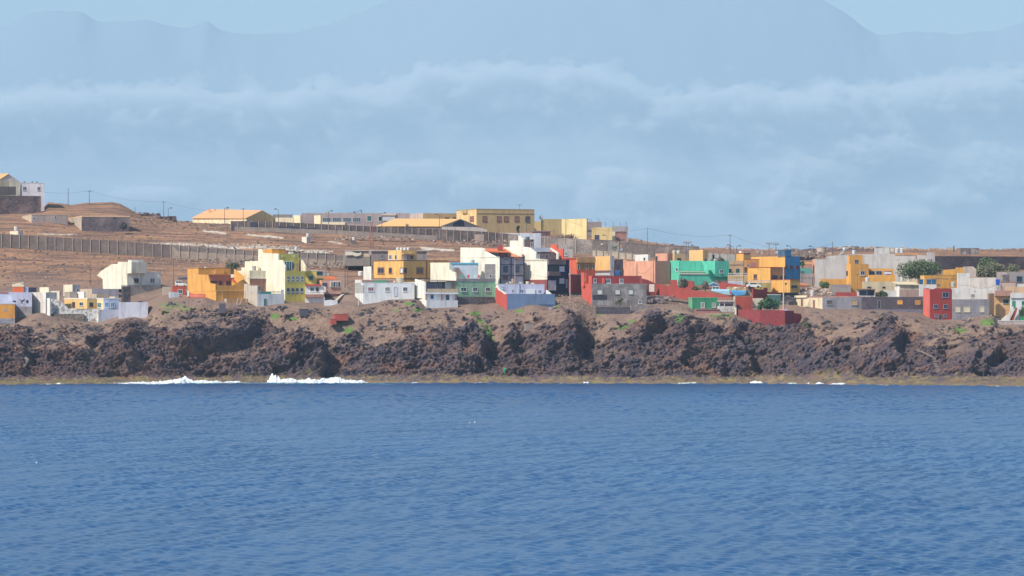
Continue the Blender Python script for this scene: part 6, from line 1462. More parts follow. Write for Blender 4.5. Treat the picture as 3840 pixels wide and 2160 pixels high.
    h = House('long low grey outbuilding with cream left end, upper left', 170, 1252, cat='outbuilding', name='outbuilding')
    h.blk(83, 118, 254, 805, 846, pw((.40, .32, .31), .5), 1211, 14, matL=pw(SAND), cap=.12, capm=plain((.7, .52, .36))); h.win('F', 124, 131, 815, 822, mull=0, sill=False); h.win('F', 205, 211, 811, 818, mull=0, sill=False)
    h = House('low stone barn with tan roof edge and bush before it', 380, 1250, cat='barn', name='barn')
    h.blk(257, 306, 486, 813, 862, stone((.19, .145, .15), (.11, .09, .11), 1.2), 1200, 14, matL=pw((.56, .46, .36), .6), cap=.35, capm=plain((.78, .52, .32)))
    tank('white cistern on the pump box in the left field', 52, 69, 846, 865, 1176, (.74, .70, .66), lid=False)
    h = House('low cream pump box in the left field', 60, 1175, cat='hut', name='pump_house'); h.blk(37, 68, 86, 866, 886, pw((.60, .55, .58)), 1174, 35, matL=pw(CREAM))
    h = House('cream pillbox with round tank in the middle field', 1148, 1195, cat='hut', name='pump_house'); h.blk(1132, 1150, 1166, 888, 920, pw((.66, .58, .55)), 1190, 42, matL=pw((.82, .72, .60))); 
    tank('tall white cistern on the cream pillbox', 1148, 1160, 872, 889, 1192, (.74, .68, .62), lid=False)
    tank('white cistern on a stone plinth in the middle field', 1320, 1334, 886, 901, 1190, (.70, .66, .66), lid=False); h = House('rough stone plinth under the middle field cistern', 1320, 1190, cat='plinth', name='plinth'); h.blk(1311, 1316, 1334, 901, 925, stone((.28, .24, .2)), 1189, 20)
    tank('lone white cistern on the lower field wall', 1300, 1301, 1000, 1001, 1150) if False else None
    for lb, pts in (('large dark net screen on the upper hill wall', [(1046, 846), (1062, 850), (1082, 851), (1100, 847), (1110, 852), (1122, 848), (1121, 862), (1110, 856), (1090, 857), (1070, 856), (1048, 858)]), ('dark doorway screen at the left end of the upper hill wall', [(938, 834), (962, 834), (964, 852), (970, 866), (940, 864)]), ('narrow dark net strip on the upper hill wall', [(1144, 855), (1180, 854), (1181, 861), (1146, 860)])):
        P2 = pl2((866, 1214), (1911, 1212)); m = MB(); m.prism([P2.p(x, y, .35) for x, y in pts], -P2.n*.05); o = m.build('net_screen', plain((.035, .035, .07)), None, origin=P2.p(*pts[0])); tag(o, lb, 'net screen')
    scatter('stones and low scrub scattered over the open hillside', [(-60, 1300, 1096, 1205), (200, 1900, 1150, 1210), (0, 640, 1080, 1150), (480, 900, 1210, 1290)], 3600, .08, .42, [(.16, .11, .10), (.10, .075, .075), (.34, .24, .17), (.22, .15, .11), (.12, .11, .07)], 51)
    scatter('stones and scrap on the bare ground around the houses', [(560, 900, 1046, 1075), (1200, 1360, 1048, 1100), (2060, 2200, 1046, 1090), (2420, 2600, 1048, 1080), (2880, 3060, 1050, 1090), (3560, 3840, 1044, 1060)], 900, .06, .3, [(.30, .22, .18), (.14, .11, .11), (.42, .33, .26)], 52)
    # ---- long hall with orange roof
    def gabled(label, eL, eR, gR, ridgeL, apex, Yl, Yc, Yr, ybot, mwall, mgab, mroof, name='hall', cat='hall'):
        e = empty(name, at(eR[0], ybot, Yc), label, cat)
        pL, pC, pR = at(*eL, Yl), at(*eR, Yc), at(*gR, Yr); ap = at(*apex, (Yc+Yr)/2); rl = at(*ridgeL, Yl+(Yr-Yc)/2)
        zb = CAMZ-(ybot-HOR)*Yc/F-1
        mb = MB(); f = lambda v: Vector((v.x, v.y, zb)); bk = pL+(pR-pC); bk.z = pL.z
        for q in ([f(pL), f(pC), pC, pL], [f(pR), f(bk), bk, pR], [f(bk), f(pL), pL, rl, bk]): mb.poly(q)
        mb.build('wall', mwall, e)
        mb = MB(); mb.poly([f(pC), f(pR), pR, ap, pC]); g = mb.build('gable', mgab, e)
        mb = MB(); k = (pC-ap)*.04; up = Vector((0, 0, .12))
        for a, b, c, d in ((pL+(pL-rl)*.05, pC+k, ap, rl), (ap, pR+(pR-ap)*.04, bk+(bk-rl)*.05, rl)):
            mb.v += [tuple(v+up) for v in (a, b, c, d)]+[tuple(v-up*.3) for v in (a, b, c, d)]; n = len(mb.v)-8
            mb.f += [tuple(n+i for i in q) for q in ((0, 1, 2, 3), (7, 6, 5, 4), (0, 4, 5, 1), (1, 5, 6, 2), (2, 6, 7, 3), (3, 7, 4, 0))]; mb.mi += [0]*6
        rf = mb.build('roof', mroof, e); return e, rf, pl2((eR[0], Yc), (gR[0], Yr))
    e, rf, P = gabled('long cream hall with orange tiled roof on the ridge', (722, 817), (924, 818), (1036, 818), (783, 786), (983, 790), 1282, 1262, 1276, 840, pw((.84, .72, .48), .05), pw((.58, .46, .28)), tiles((.80, .42, .20)))
    for a, b in ((970, 978), (984, 990)):
        m = MB(); m.prism([P.p(a, 807, .04), P.p(b, 807, .04), P.p(b, 816, .04), P.p(a, 816, .04)], -P.n*.03); m.build('window', glass((.1, .08, .08)), e)
    for x, y, w in ((785, 787, .45), (806, 787, .4), (851, 786, .8)):
        m = MB(); q = at(x, y+6, 1284); m.box(q+Vector((0, 0, .3)), w, w, .7); m.box(q+Vector((0, 0, .72)), w*1.3, w*1.3, .12); m.build('roof_vent', plain((.62, .38, .24)), rf)
    h = House('low white row behind the lamps right of the long hall', 1060, 1275, cat='building', name='building'); h.blk(1030, 1033, 1101, 816, 842, pw((.84, .74, .52)), 1270, 4); h.blk(1022, 1024, 1096, 804, 820, pw((.26, .22, .24)), 1280, 4, part='dark_roof'); h.win('F', 1066, 1070, 818, 822, mull=0, sill=False) if False else None
    h = House('cream cube left of the long grey school block', 1116, 1270, cat='building', name='building'); h.blk(1101, 1126, 1131, 807, 845, pw((.86, .74, .50)), 1268, 40)
    h = House('cream cube touching the long grey school block', 1192, 1268, cat='building', name='building'); h.blk(1178, 1202, 1206, 807, 848, pw((.86, .74, .50)), 1262, 40)
    h = House('long grey school block with bands of blue windows', 1330, 1275, cat='school', name='school_building')
    gy = pw((.40, .33, .34), .15); h.blk(1080, 1131, 1536, 800, 850, gy, 1272, 3, matL=pw((.64, .5, .4)), cap=.12, capm=plain((.45, .38, .38)))
    for a, b in ((1211, 1240), (1248, 1278), (1287, 1315), (1324, 1351)): h.win('F', a, b, 817, 832, fr=plain((.5, .5, .52)), pane=glass((.06, .10, .14)), mull=3)
    h.win('F', 1377, 1393, 810, 829, pane=glass((.04, .12, .14)), mull=0); h.win('F', 1420, 1431, 812, 829, mull=0); h.slab('F', 1435, 1481, 809, 828, .2, plain((.55, .57, .6)), 'louvres'); h.slab('F', 1430, 1485, 801, 808, .5, plain((.62, .52, .47)), 'canopy')
    h.slab('F', 1205, 1294, 834, 843, 1.0, plain((.84, .72, .52)), 'cream_plinth')
    h.blk(1218, 1220, 1236, 795, 802, pw(SAND), 1278, 4, part='roof_box'); h.blk(1301, 1303, 1320, 797, 802, pw((.5, .36, .3)), 1278, 4, part='roof_box')
    m = MB(); A = at(1328, 799, 1276); m.box(A+Vector((0, 0, .1)), .6, .5, .8); m.tube(A, at(1352, 788, 1276), .07, n=5); m.tube(at(1352, 788, 1276), at(1358, 800, 1276), .12, n=5); m.tube(at(1352, 788, 1276), at(1358, 788, 1276), .1, n=5); o = m.build('roof_crane', plain((.1, .1, .12)), None, origin=A); tag(o, 'thin dark hoist arm on the grey school roof', 'hoist')
    h = House('olive annex with pinkish left end beside grey school', 1640, 1282, cat='building', name='building'); h.blk(1534, 1586, 1716, 799, 850, pw((.50, .36, .20), .1), 1270, 16, matL=pw((.66, .50, .42)))
    h.win('F', 1669, 1683, 816, 822, fr=BR, mull=0, sill=False); h.win('F', 1700, 1712, 816, 822, fr=BR, mull=0, sill=False)
    e, rf, P = gabled('wide barn with orange roof and dark open gable', (1414, 847), (1657, 848), (1796, 850), (1480, 821), (1727, 822), 1256, 1232, 1246, 862, stone((.22, .17, .16)), pw((.46, .38, .34)), tiles((.76, .46, .18)), 'barn', 'barn')
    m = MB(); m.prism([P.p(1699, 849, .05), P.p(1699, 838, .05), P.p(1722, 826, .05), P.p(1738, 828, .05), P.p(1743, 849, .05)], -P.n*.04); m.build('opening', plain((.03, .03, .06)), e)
    wallthing('low white roofed shed strip below the orange barn', (1650, 1228), (1830, 1228), [(1656, 850), (1794, 852), (1826, 861)], [(1656, 868), (1826, 880)], pw((.52, .46, .44), .4), 3, name='low_shed', cat='shed')
    # ---- big olive building
    h = House('large olive two storey building with brown shuttered windows', 1850, 1262, cat='building', name='building')
    ol = pw((.50, .365, .19), .08); olb = pw((.80, .58, .28), .05)
    h.blk(1712, 1787, 2004, 785, 892, ol, 1246, 20, matL=olb, cap=.2, capm=plain((.44, .32, .18)))
    h.slab('F', 1787, 2004, 799, 801, .15, plain((.46, .34, .18)), 'string_course'); h.slab('L', 1736, 1754, 786, 800, .5, ol, 'lift_shaft')
    SH = plain((.28, .13, .12)); FRM = plain((.16, .10, .08))
    for a, b in ((1810, 1825), (1864, 1879), (1890, 1905), (1931, 1946)): h.win('F', a, b, 812, 830, fr=FRM, pane=SH, mull=0)
    h.win('F', 1971, 1986, 812, 832, fr=FRM, pane=glass((.06, .06, .08))); h.win('L', 1763, 1777, 812, 829, fr=FRM, pane=SH, mull=0)
    q = at(1948, 786, 1255); e = empty('antenna', q, 'tall television antenna on the olive building', 'antenna'); m = MB(); m.tube(q-Vector((0, 0, .3)), at(1948, 767, 1255), .06, n=5); m.build('mast', plain((.2, .2, .22)), e)
    m = MB(); 
    for k in range(6): c = at(1940+k*3.4, 769-(.5 if k > 2 else 0), 1255); m.tube(c+Vector((0, -.2, .25)), c+Vector((0, .2, -.25)), .03, n=4)
    m.tube(at(1939, 768, 1255), at(1958, 767, 1255), .04, n=4); m.build('antenna_elements', plain((.25, .25, .28)), e)
    h = House('yellow linking block between the two big upper buildings', 2018, 1268, cat='building', name='building'); h.blk(2002, 2003, 2034, 830, 890, pw((.70, .52, .24)), 1268, 6)
    h = House('tall plain yellow building on the ridge', 2120, 1262, cat='building', name='building')
    h.blk(2031, 2032, 2108, 821, 905, pw((.52, .40, .19), .08), 1255, 12, part='wall'); h.blk(2106, 2200, 2204, 821, 912, pw((.84, .66, .32), .05), 1236, 50, part='wall', cap=.1, capm=plain((.6, .45, .25)))  # duller left and brighter right yellow carry shade and sun in their colour
    h = House('grey lift shaft between yellow buildings on the ridge', 2210, 1258, cat='building', name='building'); h.blk(2199, 2200, 2256, 832, 905, pw((.34, .27, .28)), 1260, 5); h.slab('F', 2200, 2222, 860, 864, .3, plain((.25, .22, .24)), 'band'); h.slab('F', 2200, 2220, 884, 900, .1, plain((.14, .13, .16)), 'band')
    h = House('smaller yellow house with open blue door on the ridge', 2260, 1246, cat='house'); h.blk(2219, 2221, 2296, 853, 915, pw((.82, .62, .28), .15), 1246, 5); h.win('F', 2231, 2246, 882, 902, fr=plain((.3, .3, .25)), pane=plain((.03, .04, .14)), mull=1)
    h = House('grey concrete house with pink garage recess on the ridge', 2320, 1250); h.blk(2293, 2295, 2355, 849, 912, blocks((.38, .35, .36)), 1250, 5); h.slab('F', 2307, 2348, 871, 904, .05, pw((.44, .21, .19)), 'garage_recess'); h.slab('F', 2296, 2307, 868, 903, .3, pw(CREAM), 'cream_pier'); h.slab('F', 2307, 2348, 868, 872, .2, plain((.3, .15, .2)), 'awning')
    r0 = empty('security_fence', at(2280, 850, 1256), 'row of bent steel fence posts on the ridge roofs', 'fence')
    for x, y0, y1 in ((2201, 822, 838), (2212, 822, 840), (2219, 822, 832), (2246, 822, 832), (2272, 833, 852), (2300, 833, 850), (2327, 834, 850), (2350, 834, 850)):
        m = MB(); a, b = at(x, y1, 1256), at(x, y0+3, 1256); m.tube(a, b, .06, n=5); m.tube(b, b+Vector((-.35, 0, .4)), .05, n=5); m.build('post', plain((.12, .12, .16)), r0)
    m = MB()
    for y in (836, 841, 846): m.tube(at(2254, y, 1256.2), at(2354, y, 1256.2), .02, n=4)
    m.build('wires', plain((.2, .22, .28)), r0)
    h = House('pink hut with flat overhanging roof before the olive building', 2035, 1236, cat='hut', name='garden_hut'); h.blk(1994, 1996, 2064, 868, 900, pw((.58, .34, .30)), 1228, 4); h.slab('F', 1984, 2080, 865, 868.5, .9, plain((.32, .24, .24)), 'roof'); h.win('F', 2048, 2053, 875, 885, mull=0, sill=False)
    wallthing('thin white wall top along the foot of the olive building', (1850, 1222), (2000, 1222), [(1852, 873), (1960, 874), (1994, 877)], [(1852, 885), (1994, 890)], pw((.62, .60, .60)), .3)
    # shack by the mast
    h = House('patched grey shack with sagging white cloth roof', 1340, 1134, cat='shack', name='shack'); h.blk(1290, 1294, 1388, 941, 985, pw((.30, .26, .24), .8), 1138, 4); h.slab('F', 1293, 1388, 938.5, 941.5, .5, plain((.5, .45, .4)), 'roof')
    h.poly('F', [(1294, 943), (1318, 943), (1340, 950), (1356, 946), (1352, 957), (1334, 962), (1322, 957), (1294, 958)], .1, plain((.72, .66, .56)), 'cloth', off=.5); h.slab('F', 1364, 1387, 947, 963, .04, pw((.66, .52, .38)), 'cream_panel')
    h = House('low grey shack behind the flat ochre house', 1500, 1130, cat='shack', name='shack'); h.blk(1388, 1392, 1600, 941, 985, pw((.26, .22, .22), .8), 1134, 3); h.slab('F', 1390, 1600, 938.5, 942, .5, plain((.46, .40, .36)), 'roof'); h.win('F', 1429, 1436, 956, 968, fr=plain((.4, .4, .4)))
    # lattice mast
    b = at(1394, 940, 1136); e = empty('lattice_mast', b, 'rusty red lattice mast rising above the field wall', 'mast'); H = (940-832)*1136/F
    m = MB(); N = 9
    def cn(k, s): w = .55*(1-k/N*.55); return b+Vector(((w if s in (1, 2) else -w), (w if s in (2, 3) else -w), H*k/N))
    for k in range(N):
        for s in range(4):
            m.tube(cn(k, s), cn(k+1, s), .07, n=4); m.tube(cn(k, s), cn(k+1, (s+1) % 4), .045, n=4); m.tube(cn(k+1, s), cn(k+1, (s+1) % 4), .045, n=4)
    m.build('lattice', plain((.30, .10, .07)), e); m = MB(); m.box(b+Vector((0, 0, -.5)), 1.6, 1.6, 1.6); m.build('footing', plain((.4, .36, .34)), e)
def build_small():
    # street lamps: (label bit, px, top, base, Y, side)
    L = [('left of the long orange roofed hall', 631, 782, 822, 1296, 1), ('before the middle of the long hall roof', 842, 781, 836, 1230, 1), ('right of the long hall gable', 1044, 786, 832, 1230, -1), ('left end of the grey school windows', 1232, 793, 842, 1230, 1), ('right part of the grey school block', 1432, 800, 850, 1226, 1), ('leaning before the orange barn roof', 1648, 807, 856, 1222, -1),
         ('in front of the small yellow ridge house', 2276, 884, 942, 1182, -1), ('right edge of the plant mural', 2323, 905, 946, 1182, 1), ('second right of the plant mural', 2347, 900, 950, 1182, -1), ('third right of the plant mural', 2374, 904, 952, 1182, -1), ('right of the tall utility pole on the mural wall', 2453, 919, 955, 1180, 1), ('above the tan house with two tanks', 2511, 919, 955, 1180, 1), ('just right of the tan house tanks', 2532, 922, 950, 1184, -1), ('at the end of the mural wall', 2606, 922, 945, 1200, -1),
         ('left one of three beside the tall ridge pole', 2741, 921, 955, 1210, -1), ('middle one of three beside the tall ridge pole', 2750, 925, 978, 1180, -1), ('right one of three beside the tall ridge pole', 2762, 924, 950, 1210, 1), ('behind the top of the blue wall', 2965, 924, 945, 1150, -1), ('left of the big whitewashed wall', 3050, 926, 985, 1130, -1), ('before the pink hut on the olive building', 1975, 828, 884, 1218, 1)]
    for lb, x, y0, y1, Y, s in L: lamp('dark street lamp '+lb, x, y0, y1, Y, s)
    # floodlight masts
    for lb, xs, px, y0, y1, n, c in (('four floodlights on a double mast above light ochre block', (2574, 2581), 2578, 910, 960, 4, 2578), ('left floodlight mast with three lamps before the ochre roof', (2884,), 2884, 914, 962, 3, 2884), ('right floodlight mast with three lamps before the ochre roof', (2910,), 2910, 915, 962, 3, 2910)):
        Y = 1160; e = empty('floodlight_mast', at(px, y1, Y), lb, 'floodlight mast', 'floodlight masts')
        for x in xs: m = MB(); m.tube(at(x, y1+4, Y), at(x, y0, Y), .11, .08, 6); m.build('mast', plain((.16, .15, .17)), e)
        m = MB(); w = 11 if n == 3 else 15; m.box(at(c, y0+1, Y), w*2*Y/F, .15, .18); m.build('crossbar', plain((.14, .13, .15)), e)
        for i in range(n):
            q = at(c-w+2.5+(2*w-5)*i/(n-1), y0-3, Y); m = MB(); m.box(q, .42, .3, .5); hd = m.build('floodlight', plain((.2, .2, .22)), e); m = MB(); m.box(q-Vector((0, .17, 0)), .34, .03, .38); m.build('lens', plain((.5, .52, .55)), hd)
    U_ = [('wooden pole on the left spoil heap', 335, 714, 800, 1290, 1), ('faint thin pole on the far left spoil heap', 256, 706, 765, 1300, 0), ('short pole stub on the spoil heap slope', 506, 776, 800, 1294, 0), ('pole left of the first hill lamp', 614, 754, 824, 1290, 1), ('pole before the long hall roof', 912, 779, 836, 1236, 1), ('tall thin pole on the mural wall', 2428, 853, 955, 1184, 0), ('tallest pole on the right skyline', 2738, 879, 965, 1215, 1), ('dark pole among the stones right of reservoir', 3122, 905, 958, 1230, 0),
          ('dark pole behind the tall yellow building', 2122, 820, 892, 1226, 0), ('rusty pole in the left field', 338, 982, 1085, 1090, 0), ('thin pole above the small red house', 650, 973, 1078, 1084, 0), ('tall brown pole left of the white urn cistern', 1294, 988, 1066, 1078, 0), ('second brown pole left of the white urn cistern', 1304, 994, 1056, 1080, 0), ('thin pole before the salmon wall left part', 2388, 990, 1034, 1062, 0), ('thin dark pole on the salmon house corner', 2451, 972, 1046, 1068, 0), ('pole between tan and ochre houses', 2789, 976, 1052, 1064, 0),
          ('left wooden pole at the foot of whitewashed wall', 3047, 1042, 1084, 1088, 0), ('right wooden pole at the foot of whitewashed wall', 3052, 1030, 1084, 1086, 0)]
    for lb, x, y0, y1, Y, a in U_: upole('dark '+lb if not lb.startswith(('dark', 'faint', 'rusty')) else lb, x, y0, y1, Y, arm=bool(a), r=.09)
    upole('tall cream concrete pole before the low ochre annex', 2938, 1000, 1150, 1050, r=.17, arm=False, col=(.60, .52, .42)); upole('cream pole before the navy front at the road', 2138, 1005, 1108, 1052, r=.13, arm=False, col=(.50, .42, .40)); upole('slim grey pole before the grey and navy facade', 1931, 974, 1072, 1056, r=.1, arm=False, col=(.42, .38, .42))
    upole('thin grey post at the front white house left corner', 1344, 1118, 1168, 1046, r=.12, arm=False, col=(.7, .68, .6)); upole('round mirror pole at the lane before the ochre annex', 2947, 1062, 1082, 1060, r=.06, arm=False, col=(.1, .08, .08))
    q = at(2947, 1064, 1059.8); m = MB(); m.tube(q, q-Vector((0, .1, 0)), .3, n=14); o = m.build('road_mirror', plain((.09, .07, .07)), None, origin=q); tag(o, 'dark round road mirror before the low ochre annex', 'mirror')
    wr = [('cable from the left frame farm to the first skyline pole', (120, 712, 1280), (335, 714, 1290), 1.0), ('cable between the two left skyline poles', (335, 714, 1290), (614, 754, 1290), 1.3), ('cable from the skyline pole towards the long hall', (614, 754, 1290), (800, 792, 1280), .5), ('cable sagging between ridge house and tallest right pole', (2428, 855, 1184), (2738, 881, 1215), 1.3), ('cable falling from tallest right pole behind blue wall', (2738, 881, 1215), (2960, 935, 1215), .9), ('cable rising from blue wall to the stony pole', (2960, 935, 1215), (3122, 912, 1230), .8), ('cable looping on the salmon house wall', (2388, 1018, 1062), (2451, 990, 1068), 1.3), ('cable across the mint house front', (2451, 985, 1068), (2789, 985, 1064), 2.2), ('cable from the tan house pole to the cream concrete pole', (2789, 985, 1064), (2938, 1010, 1050), 1.2), ('cable across the white house right of red tower', (3585, 1066, 1050), (3632, 1069, 1052), .2), ('cable sagging across the big white house', (3632, 1069, 1052), (3735, 1068, 1056), .9), ('cable from the yellow ridge building to the pole', (2122, 824, 1226), (2428, 856, 1184), 2.0), ('cable over the navy framed house front', (1931, 1010, 1056), (2052, 1040, 1058), .3)]
    for lb, a, b, s in wr: wire(lb, at(*a), at(*b), s, r=.03)
    # plants
    G1_ = ((.065, .105, .04), (.13, .17, .07)); OL = ((.15, .155, .09), (.24, .23, .15)); DRY = ((.20, .14, .12), (.28, .2, .16))
    tree('large grey green tamarisk tree behind the blue drums', 3455, 968, 1062, 170, 1090, leaf=((.085, .125, .06), (.16, .20, .10)), n=11000, ls=.24, seed=2, lobes=26)
    tree('bushy green tree below the lava wall, left one', 3700, 962, 1040, 90, 1118, leaf=((.08, .125, .055), (.15, .19, .09)), n=5200, ls=.24, seed=3, lobes=14)
    tree('broad olive shrub mass right of the pale ruin', 3720, 985, 1050, 140, 1108, name='shrub', cat='shrub', leaf=OL, n=5200, ls=.28, seed=4, trunk=False, lobes=12)
    tree('thin dark shrub by the right end of lava wall', 3800, 985, 1045, 70, 1112, name='shrub', cat='shrub', leaf=OL, n=2400, ls=.26, seed=5, trunk=False)
    tree('dense leafy green tree between red cube and dark wall', 2888, 1108, 1166, 62, 1050, leaf=((.035, .12, .05), (.10, .19, .08)), n=4200, ls=.22, seed=6, lobes=8)
    tree('small green bush left of the leafy tree', 2854, 1128, 1164, 26, 1049, name='bush', cat='bush', leaf=((.08, .17, .06), (.14, .22, .09)), n=1100, ls=.2, seed=7, trunk=False, lobes=5)
    tree('grey green shrub before the mint house', 2565, 1034, 1082, 56, 1064, name='shrub', cat='shrub', leaf=((.13, .13, .09), (.22, .20, .15)), n=2600, ls=.2, seed=8, trunk=False, sparse=.6)
    tree('dry brownish shrub left of the gazebo', 2644, 1049, 1090, 30, 1063, name='shrub', cat='shrub', leaf=DRY, n=1500, ls=.18, seed=9, trunk=False, sparse=.5)
    tree('low garden hedge behind the long brick wall', 2605, 1074, 1092, 46, 1062, name='hedge', cat='hedge', leaf=G1_, n=1300, ls=.18, seed=10, trunk=False)
    tree('dark green bush right of the blue wall', 3008, 974, 1006, 24, 1104, name='bush', cat='bush', leaf=((.04, .14, .05), (.09, .19, .08)), n=1200, ls=.22, seed=11, trunk=False, lobes=5)
    tree('bright green shrub at the foot of whitewashed wall', 3090, 1050, 1084, 44, 1076, name='shrub', cat='shrub', leaf=((.10, .19, .07), (.2, .28, .12)), n=1900, ls=.2, seed=12, trunk=False)
    tree('green bush before the white annex at right', 3306, 1085, 1118, 46, 1056, name='bush', cat='bush', leaf=G1_, n=1800, ls=.2, seed=13, trunk=False)
    tree('olive bush on the slope behind the ochre villa', 873, 982, 1014, 52, 1120, name='bush', cat='bush', leaf=((.12, .14, .08), (.19, .2, .12)), n=2000, ls=.24, seed=14, trunk=False)
    tree('dark bush before the low stone barn', 462, 830, 860, 34, 1198, name='bush', cat='bush', leaf=((.07, .07, .08), (.12, .11, .11)), n=1500, ls=.26, seed=15, trunk=False)
    tree('small leafy tree before the grey cement front', 2321, 1108, 1150, 36, 1050, leaf=((.14, .15, .09), (.2, .19, .13)), n=800, ls=.17, seed=16, sparse=.3)
    tree('dark cypress beside the olive building', 1943, 843, 876, 15, 1224, name='cypress', cat='tree', leaf=((.04, .05, .06), (.07, .08, .08)), n=900, ls=.22, seed=17, lobes=5)
    tree('dry pinkish shrubs before the tall yellow building', 2125, 872, 902, 100, 1224, name='shrub', cat='shrub', leaf=((.26, .17, .13), (.34, .24, .18)), n=2600, ls=.17, seed=18, trunk=False, lobes=12, sparse=.3)
    tree('leafless twiggy tree on the skyline beside olive building', 2030, 803, 832, 26, 1285, name='bare_tree', leaf=((.3, .24, .22), (.34, .28, .25)), n=260, ls=.10, seed=19, sparse=.2)
    tree('green bush at the right frame edge', 3834, 1150, 1186, 30, 1048, name='bush', cat='bush', leaf=G1_, n=1500, ls=.18, seed=20, trunk=False)
    tree('greyish shrub between mint house and tan house roofs', 2700, 960, 985, 36, 1110, name='shrub', cat='shrub', leaf=((.16, .15, .11), (.24, .22, .16)), n=1200, ls=.22, seed=21, trunk=False)
    tree('olive shrub cluster below the cream sloped house', 652, 1132, 1152, 74, 1046, name='shrub', cat='shrub', leaf=((.13, .15, .07), (.2, .2, .1)), n=1900, ls=.18, seed=22, trunk=False, lobes=10)
    tree('bright green shrub spilling down the rocky gully', 1832, 1236, 1268, 26, 1032, name='shrub', cat='shrub', leaf=((.12, .24, .05), (.2, .3, .09)), n=1300, ls=.16, seed=23, trunk=False)
    tree('bright green shrub clump at the head of the gully', 1780, 1170, 1190, 40, 1044, name='shrub', cat='shrub', leaf=((.13, .25, .05), (.2, .3, .08)), n=1400, ls=.16, seed=24, trunk=False)
    def palm(lb, cx, y0, y1, Y, w, col, nm='palm_tree'):
        b = at(cx, y1, Y); t = at(cx, y0, Y); e = empty(nm, b, lb, 'palm'); m = MB(); m.tube(b-Vector((0, 0, .5)), t-Vector((0, 0, .2)), .17, .13, 7); m.build('trunk', plain((.2, .15, .13)), e); m = MB(); rg = random.Random(cx)
        for i in range(22):
            a = rg.uniform(0, 6.28); el = rg.uniform(-.3, 1.0); p0 = t; L_ = w*rg.uniform(.7, 1.1); d = Vector((math.cos(a)*math.cos(el), math.sin(a)*math.cos(el), math.sin(el)))
            for k in range(4):
                p1 = p0+d*(L_/4); s = Vector((-math.sin(a), math.cos(a), 0))*(.16-.035*k); m.poly([p0-s, p0+s, p1+s*.8, p1-s*.8]); d = (d-Vector((0, 0, .45))).normalized(); p0 = p1
        m.build('fronds', plain(col), e)
    palm('slim dark palm before the grey lane wall', 3007, 1020, 1068, 1080, 1.1, (.06, .07, .07)); palm('short palm before the orange barn roof', 1526, 845, 862, 1218, 1.3, (.12, .15, .12))
    b = at(3215, 1090, 1060); e = empty('agave', b, 'tall branching agave flower stalk before the ochre tower', 'agave'); m = MB(); t = at(3216, 1030, 1060); m.tube(b, t, .07, .03, 6); tips = []
    for i, (f, dx) in enumerate(((.45, -.9), (.52, .95), (.62, -1.0), (.68, .8), (.78, -.7), (.84, .75), (.93, -.45), (.96, .4))):
        p0 = b.lerp(t, f); p1 = p0+Vector((dx, 0, .35)); m.tube(p0, p1, .03, .02, 4); tips.append(p1)
    m.build('stalk', plain((.25, .17, .08)), e); m = MB()
    for q in tips+[t]: m.lathe(q-Vector((0, 0, .05)), [(.12, 0), (.26, .06), (.12, .14)], 7)
    m.build('flower_clusters', plain((.20, .14, .06)), e); m = MB()
    for i in range(14): a = i*.45; m.prism([b+Vector((math.cos(a+.15)*.12, math.sin(a+.15)*.12, 0)), b+Vector((math.cos(a-.15)*.12, math.sin(a-.15)*.12, 0)), b+Vector((math.cos(a)*.8, math.sin(a)*.8, .7))], (0, 0, .05))
    m.build('leaves', plain((.14, .2, .12)), e)
    # skyline litter, rubble lines
    scatter('rubble and broken stones strewn along the right skyline', [(2360, 3000, 1282, 1304), (2960, 3300, 1262, 1303), (3040, 3600, 1285, 1304), (3560, 3900, 1288, 1304)], 1500, .12, .85, [(.34, .24, .20), (.15, .11, .11), (.36, .28, .22), (.26, .17, .13)], 31, 'rubble', 'rubble')
    rocks('dark lava boulders on the left spoil heap shoulder', [(520, 600, 800, 828), (590, 660, 815, 835)], 1288, 130, .2, .7, (.15, .10, .10), 32, 'boulders', 'boulders')
    rocks('stones heaped at the foot of the upper hill wall', [(1250, 1560, 886, 900), (1560, 1900, 900, 925)], 1200, 420, .1, .34, (.30, .22, .19), 33)
    rocks('stones along the foot of the lower field wall', [(640, 960, 970, 992), (960, 1290, 985, 1006)], 1140, 420, .12, .36, (.26, .20, .17), 34)
    rocks('white splintered debris between the field terraces', [(560, 760, 911, 922), (760, 1000, 914, 930), (1000, 1130, 922, 940), (1130, 1250, 940, 948)], 1168, 500, .08, .3, (.56, .48, .40), 35, 'debris', 'debris')
    rocks('dark stone field behind the blue wall and lamps', [(2990, 3050, 952, 985), (2970, 3100, 945, 965)], 1200, 380, .12, .4, (.24, .18, .15), 36)
    rocks('pale tent like slabs lying along the right skyline', [(2912, 2920, 948, 952), (2970, 2990, 948, 952), (3005, 3035, 946, 952), (3060, 3078, 948, 952), (3100, 3110, 950, 954), (2842, 2868, 946, 950)], 1243, 26, .35, .75, (.62, .50, .40), 37, 'slabs', 'slabs')
    rocks('tipped soil and stones left of the grey front house', [(2085, 2175, 1105, 1150), (2130, 2230, 1140, 1180)], 1042, 260, .05, .16, (.30, .21, .16), 38)
    rocks('loose stones and scrap right of the grey front house', [(2428, 2528, 1108, 1134), (2540, 2578, 1140, 1160)], 1056, 120, .15, .45, (.20, .16, .17), 39)
    h = House('row of grey polytunnel sheds behind the mint house', 2710, 1150, cat='sheds', name='greenhouse')
    for i, x in enumerate((2650, 2672, 2698, 2728)):
        P = pl2((x, 1150), (x+30, 1150)); m = MB(); m.prism([P.p(x, 978), P.p(x, 955), P.p(x+14, 948+i), P.p(x+29, 956), P.p(x+29, 978)], -P.n*6); m.build('shed_bay', pw_((.42, .42, .40)), h.r)
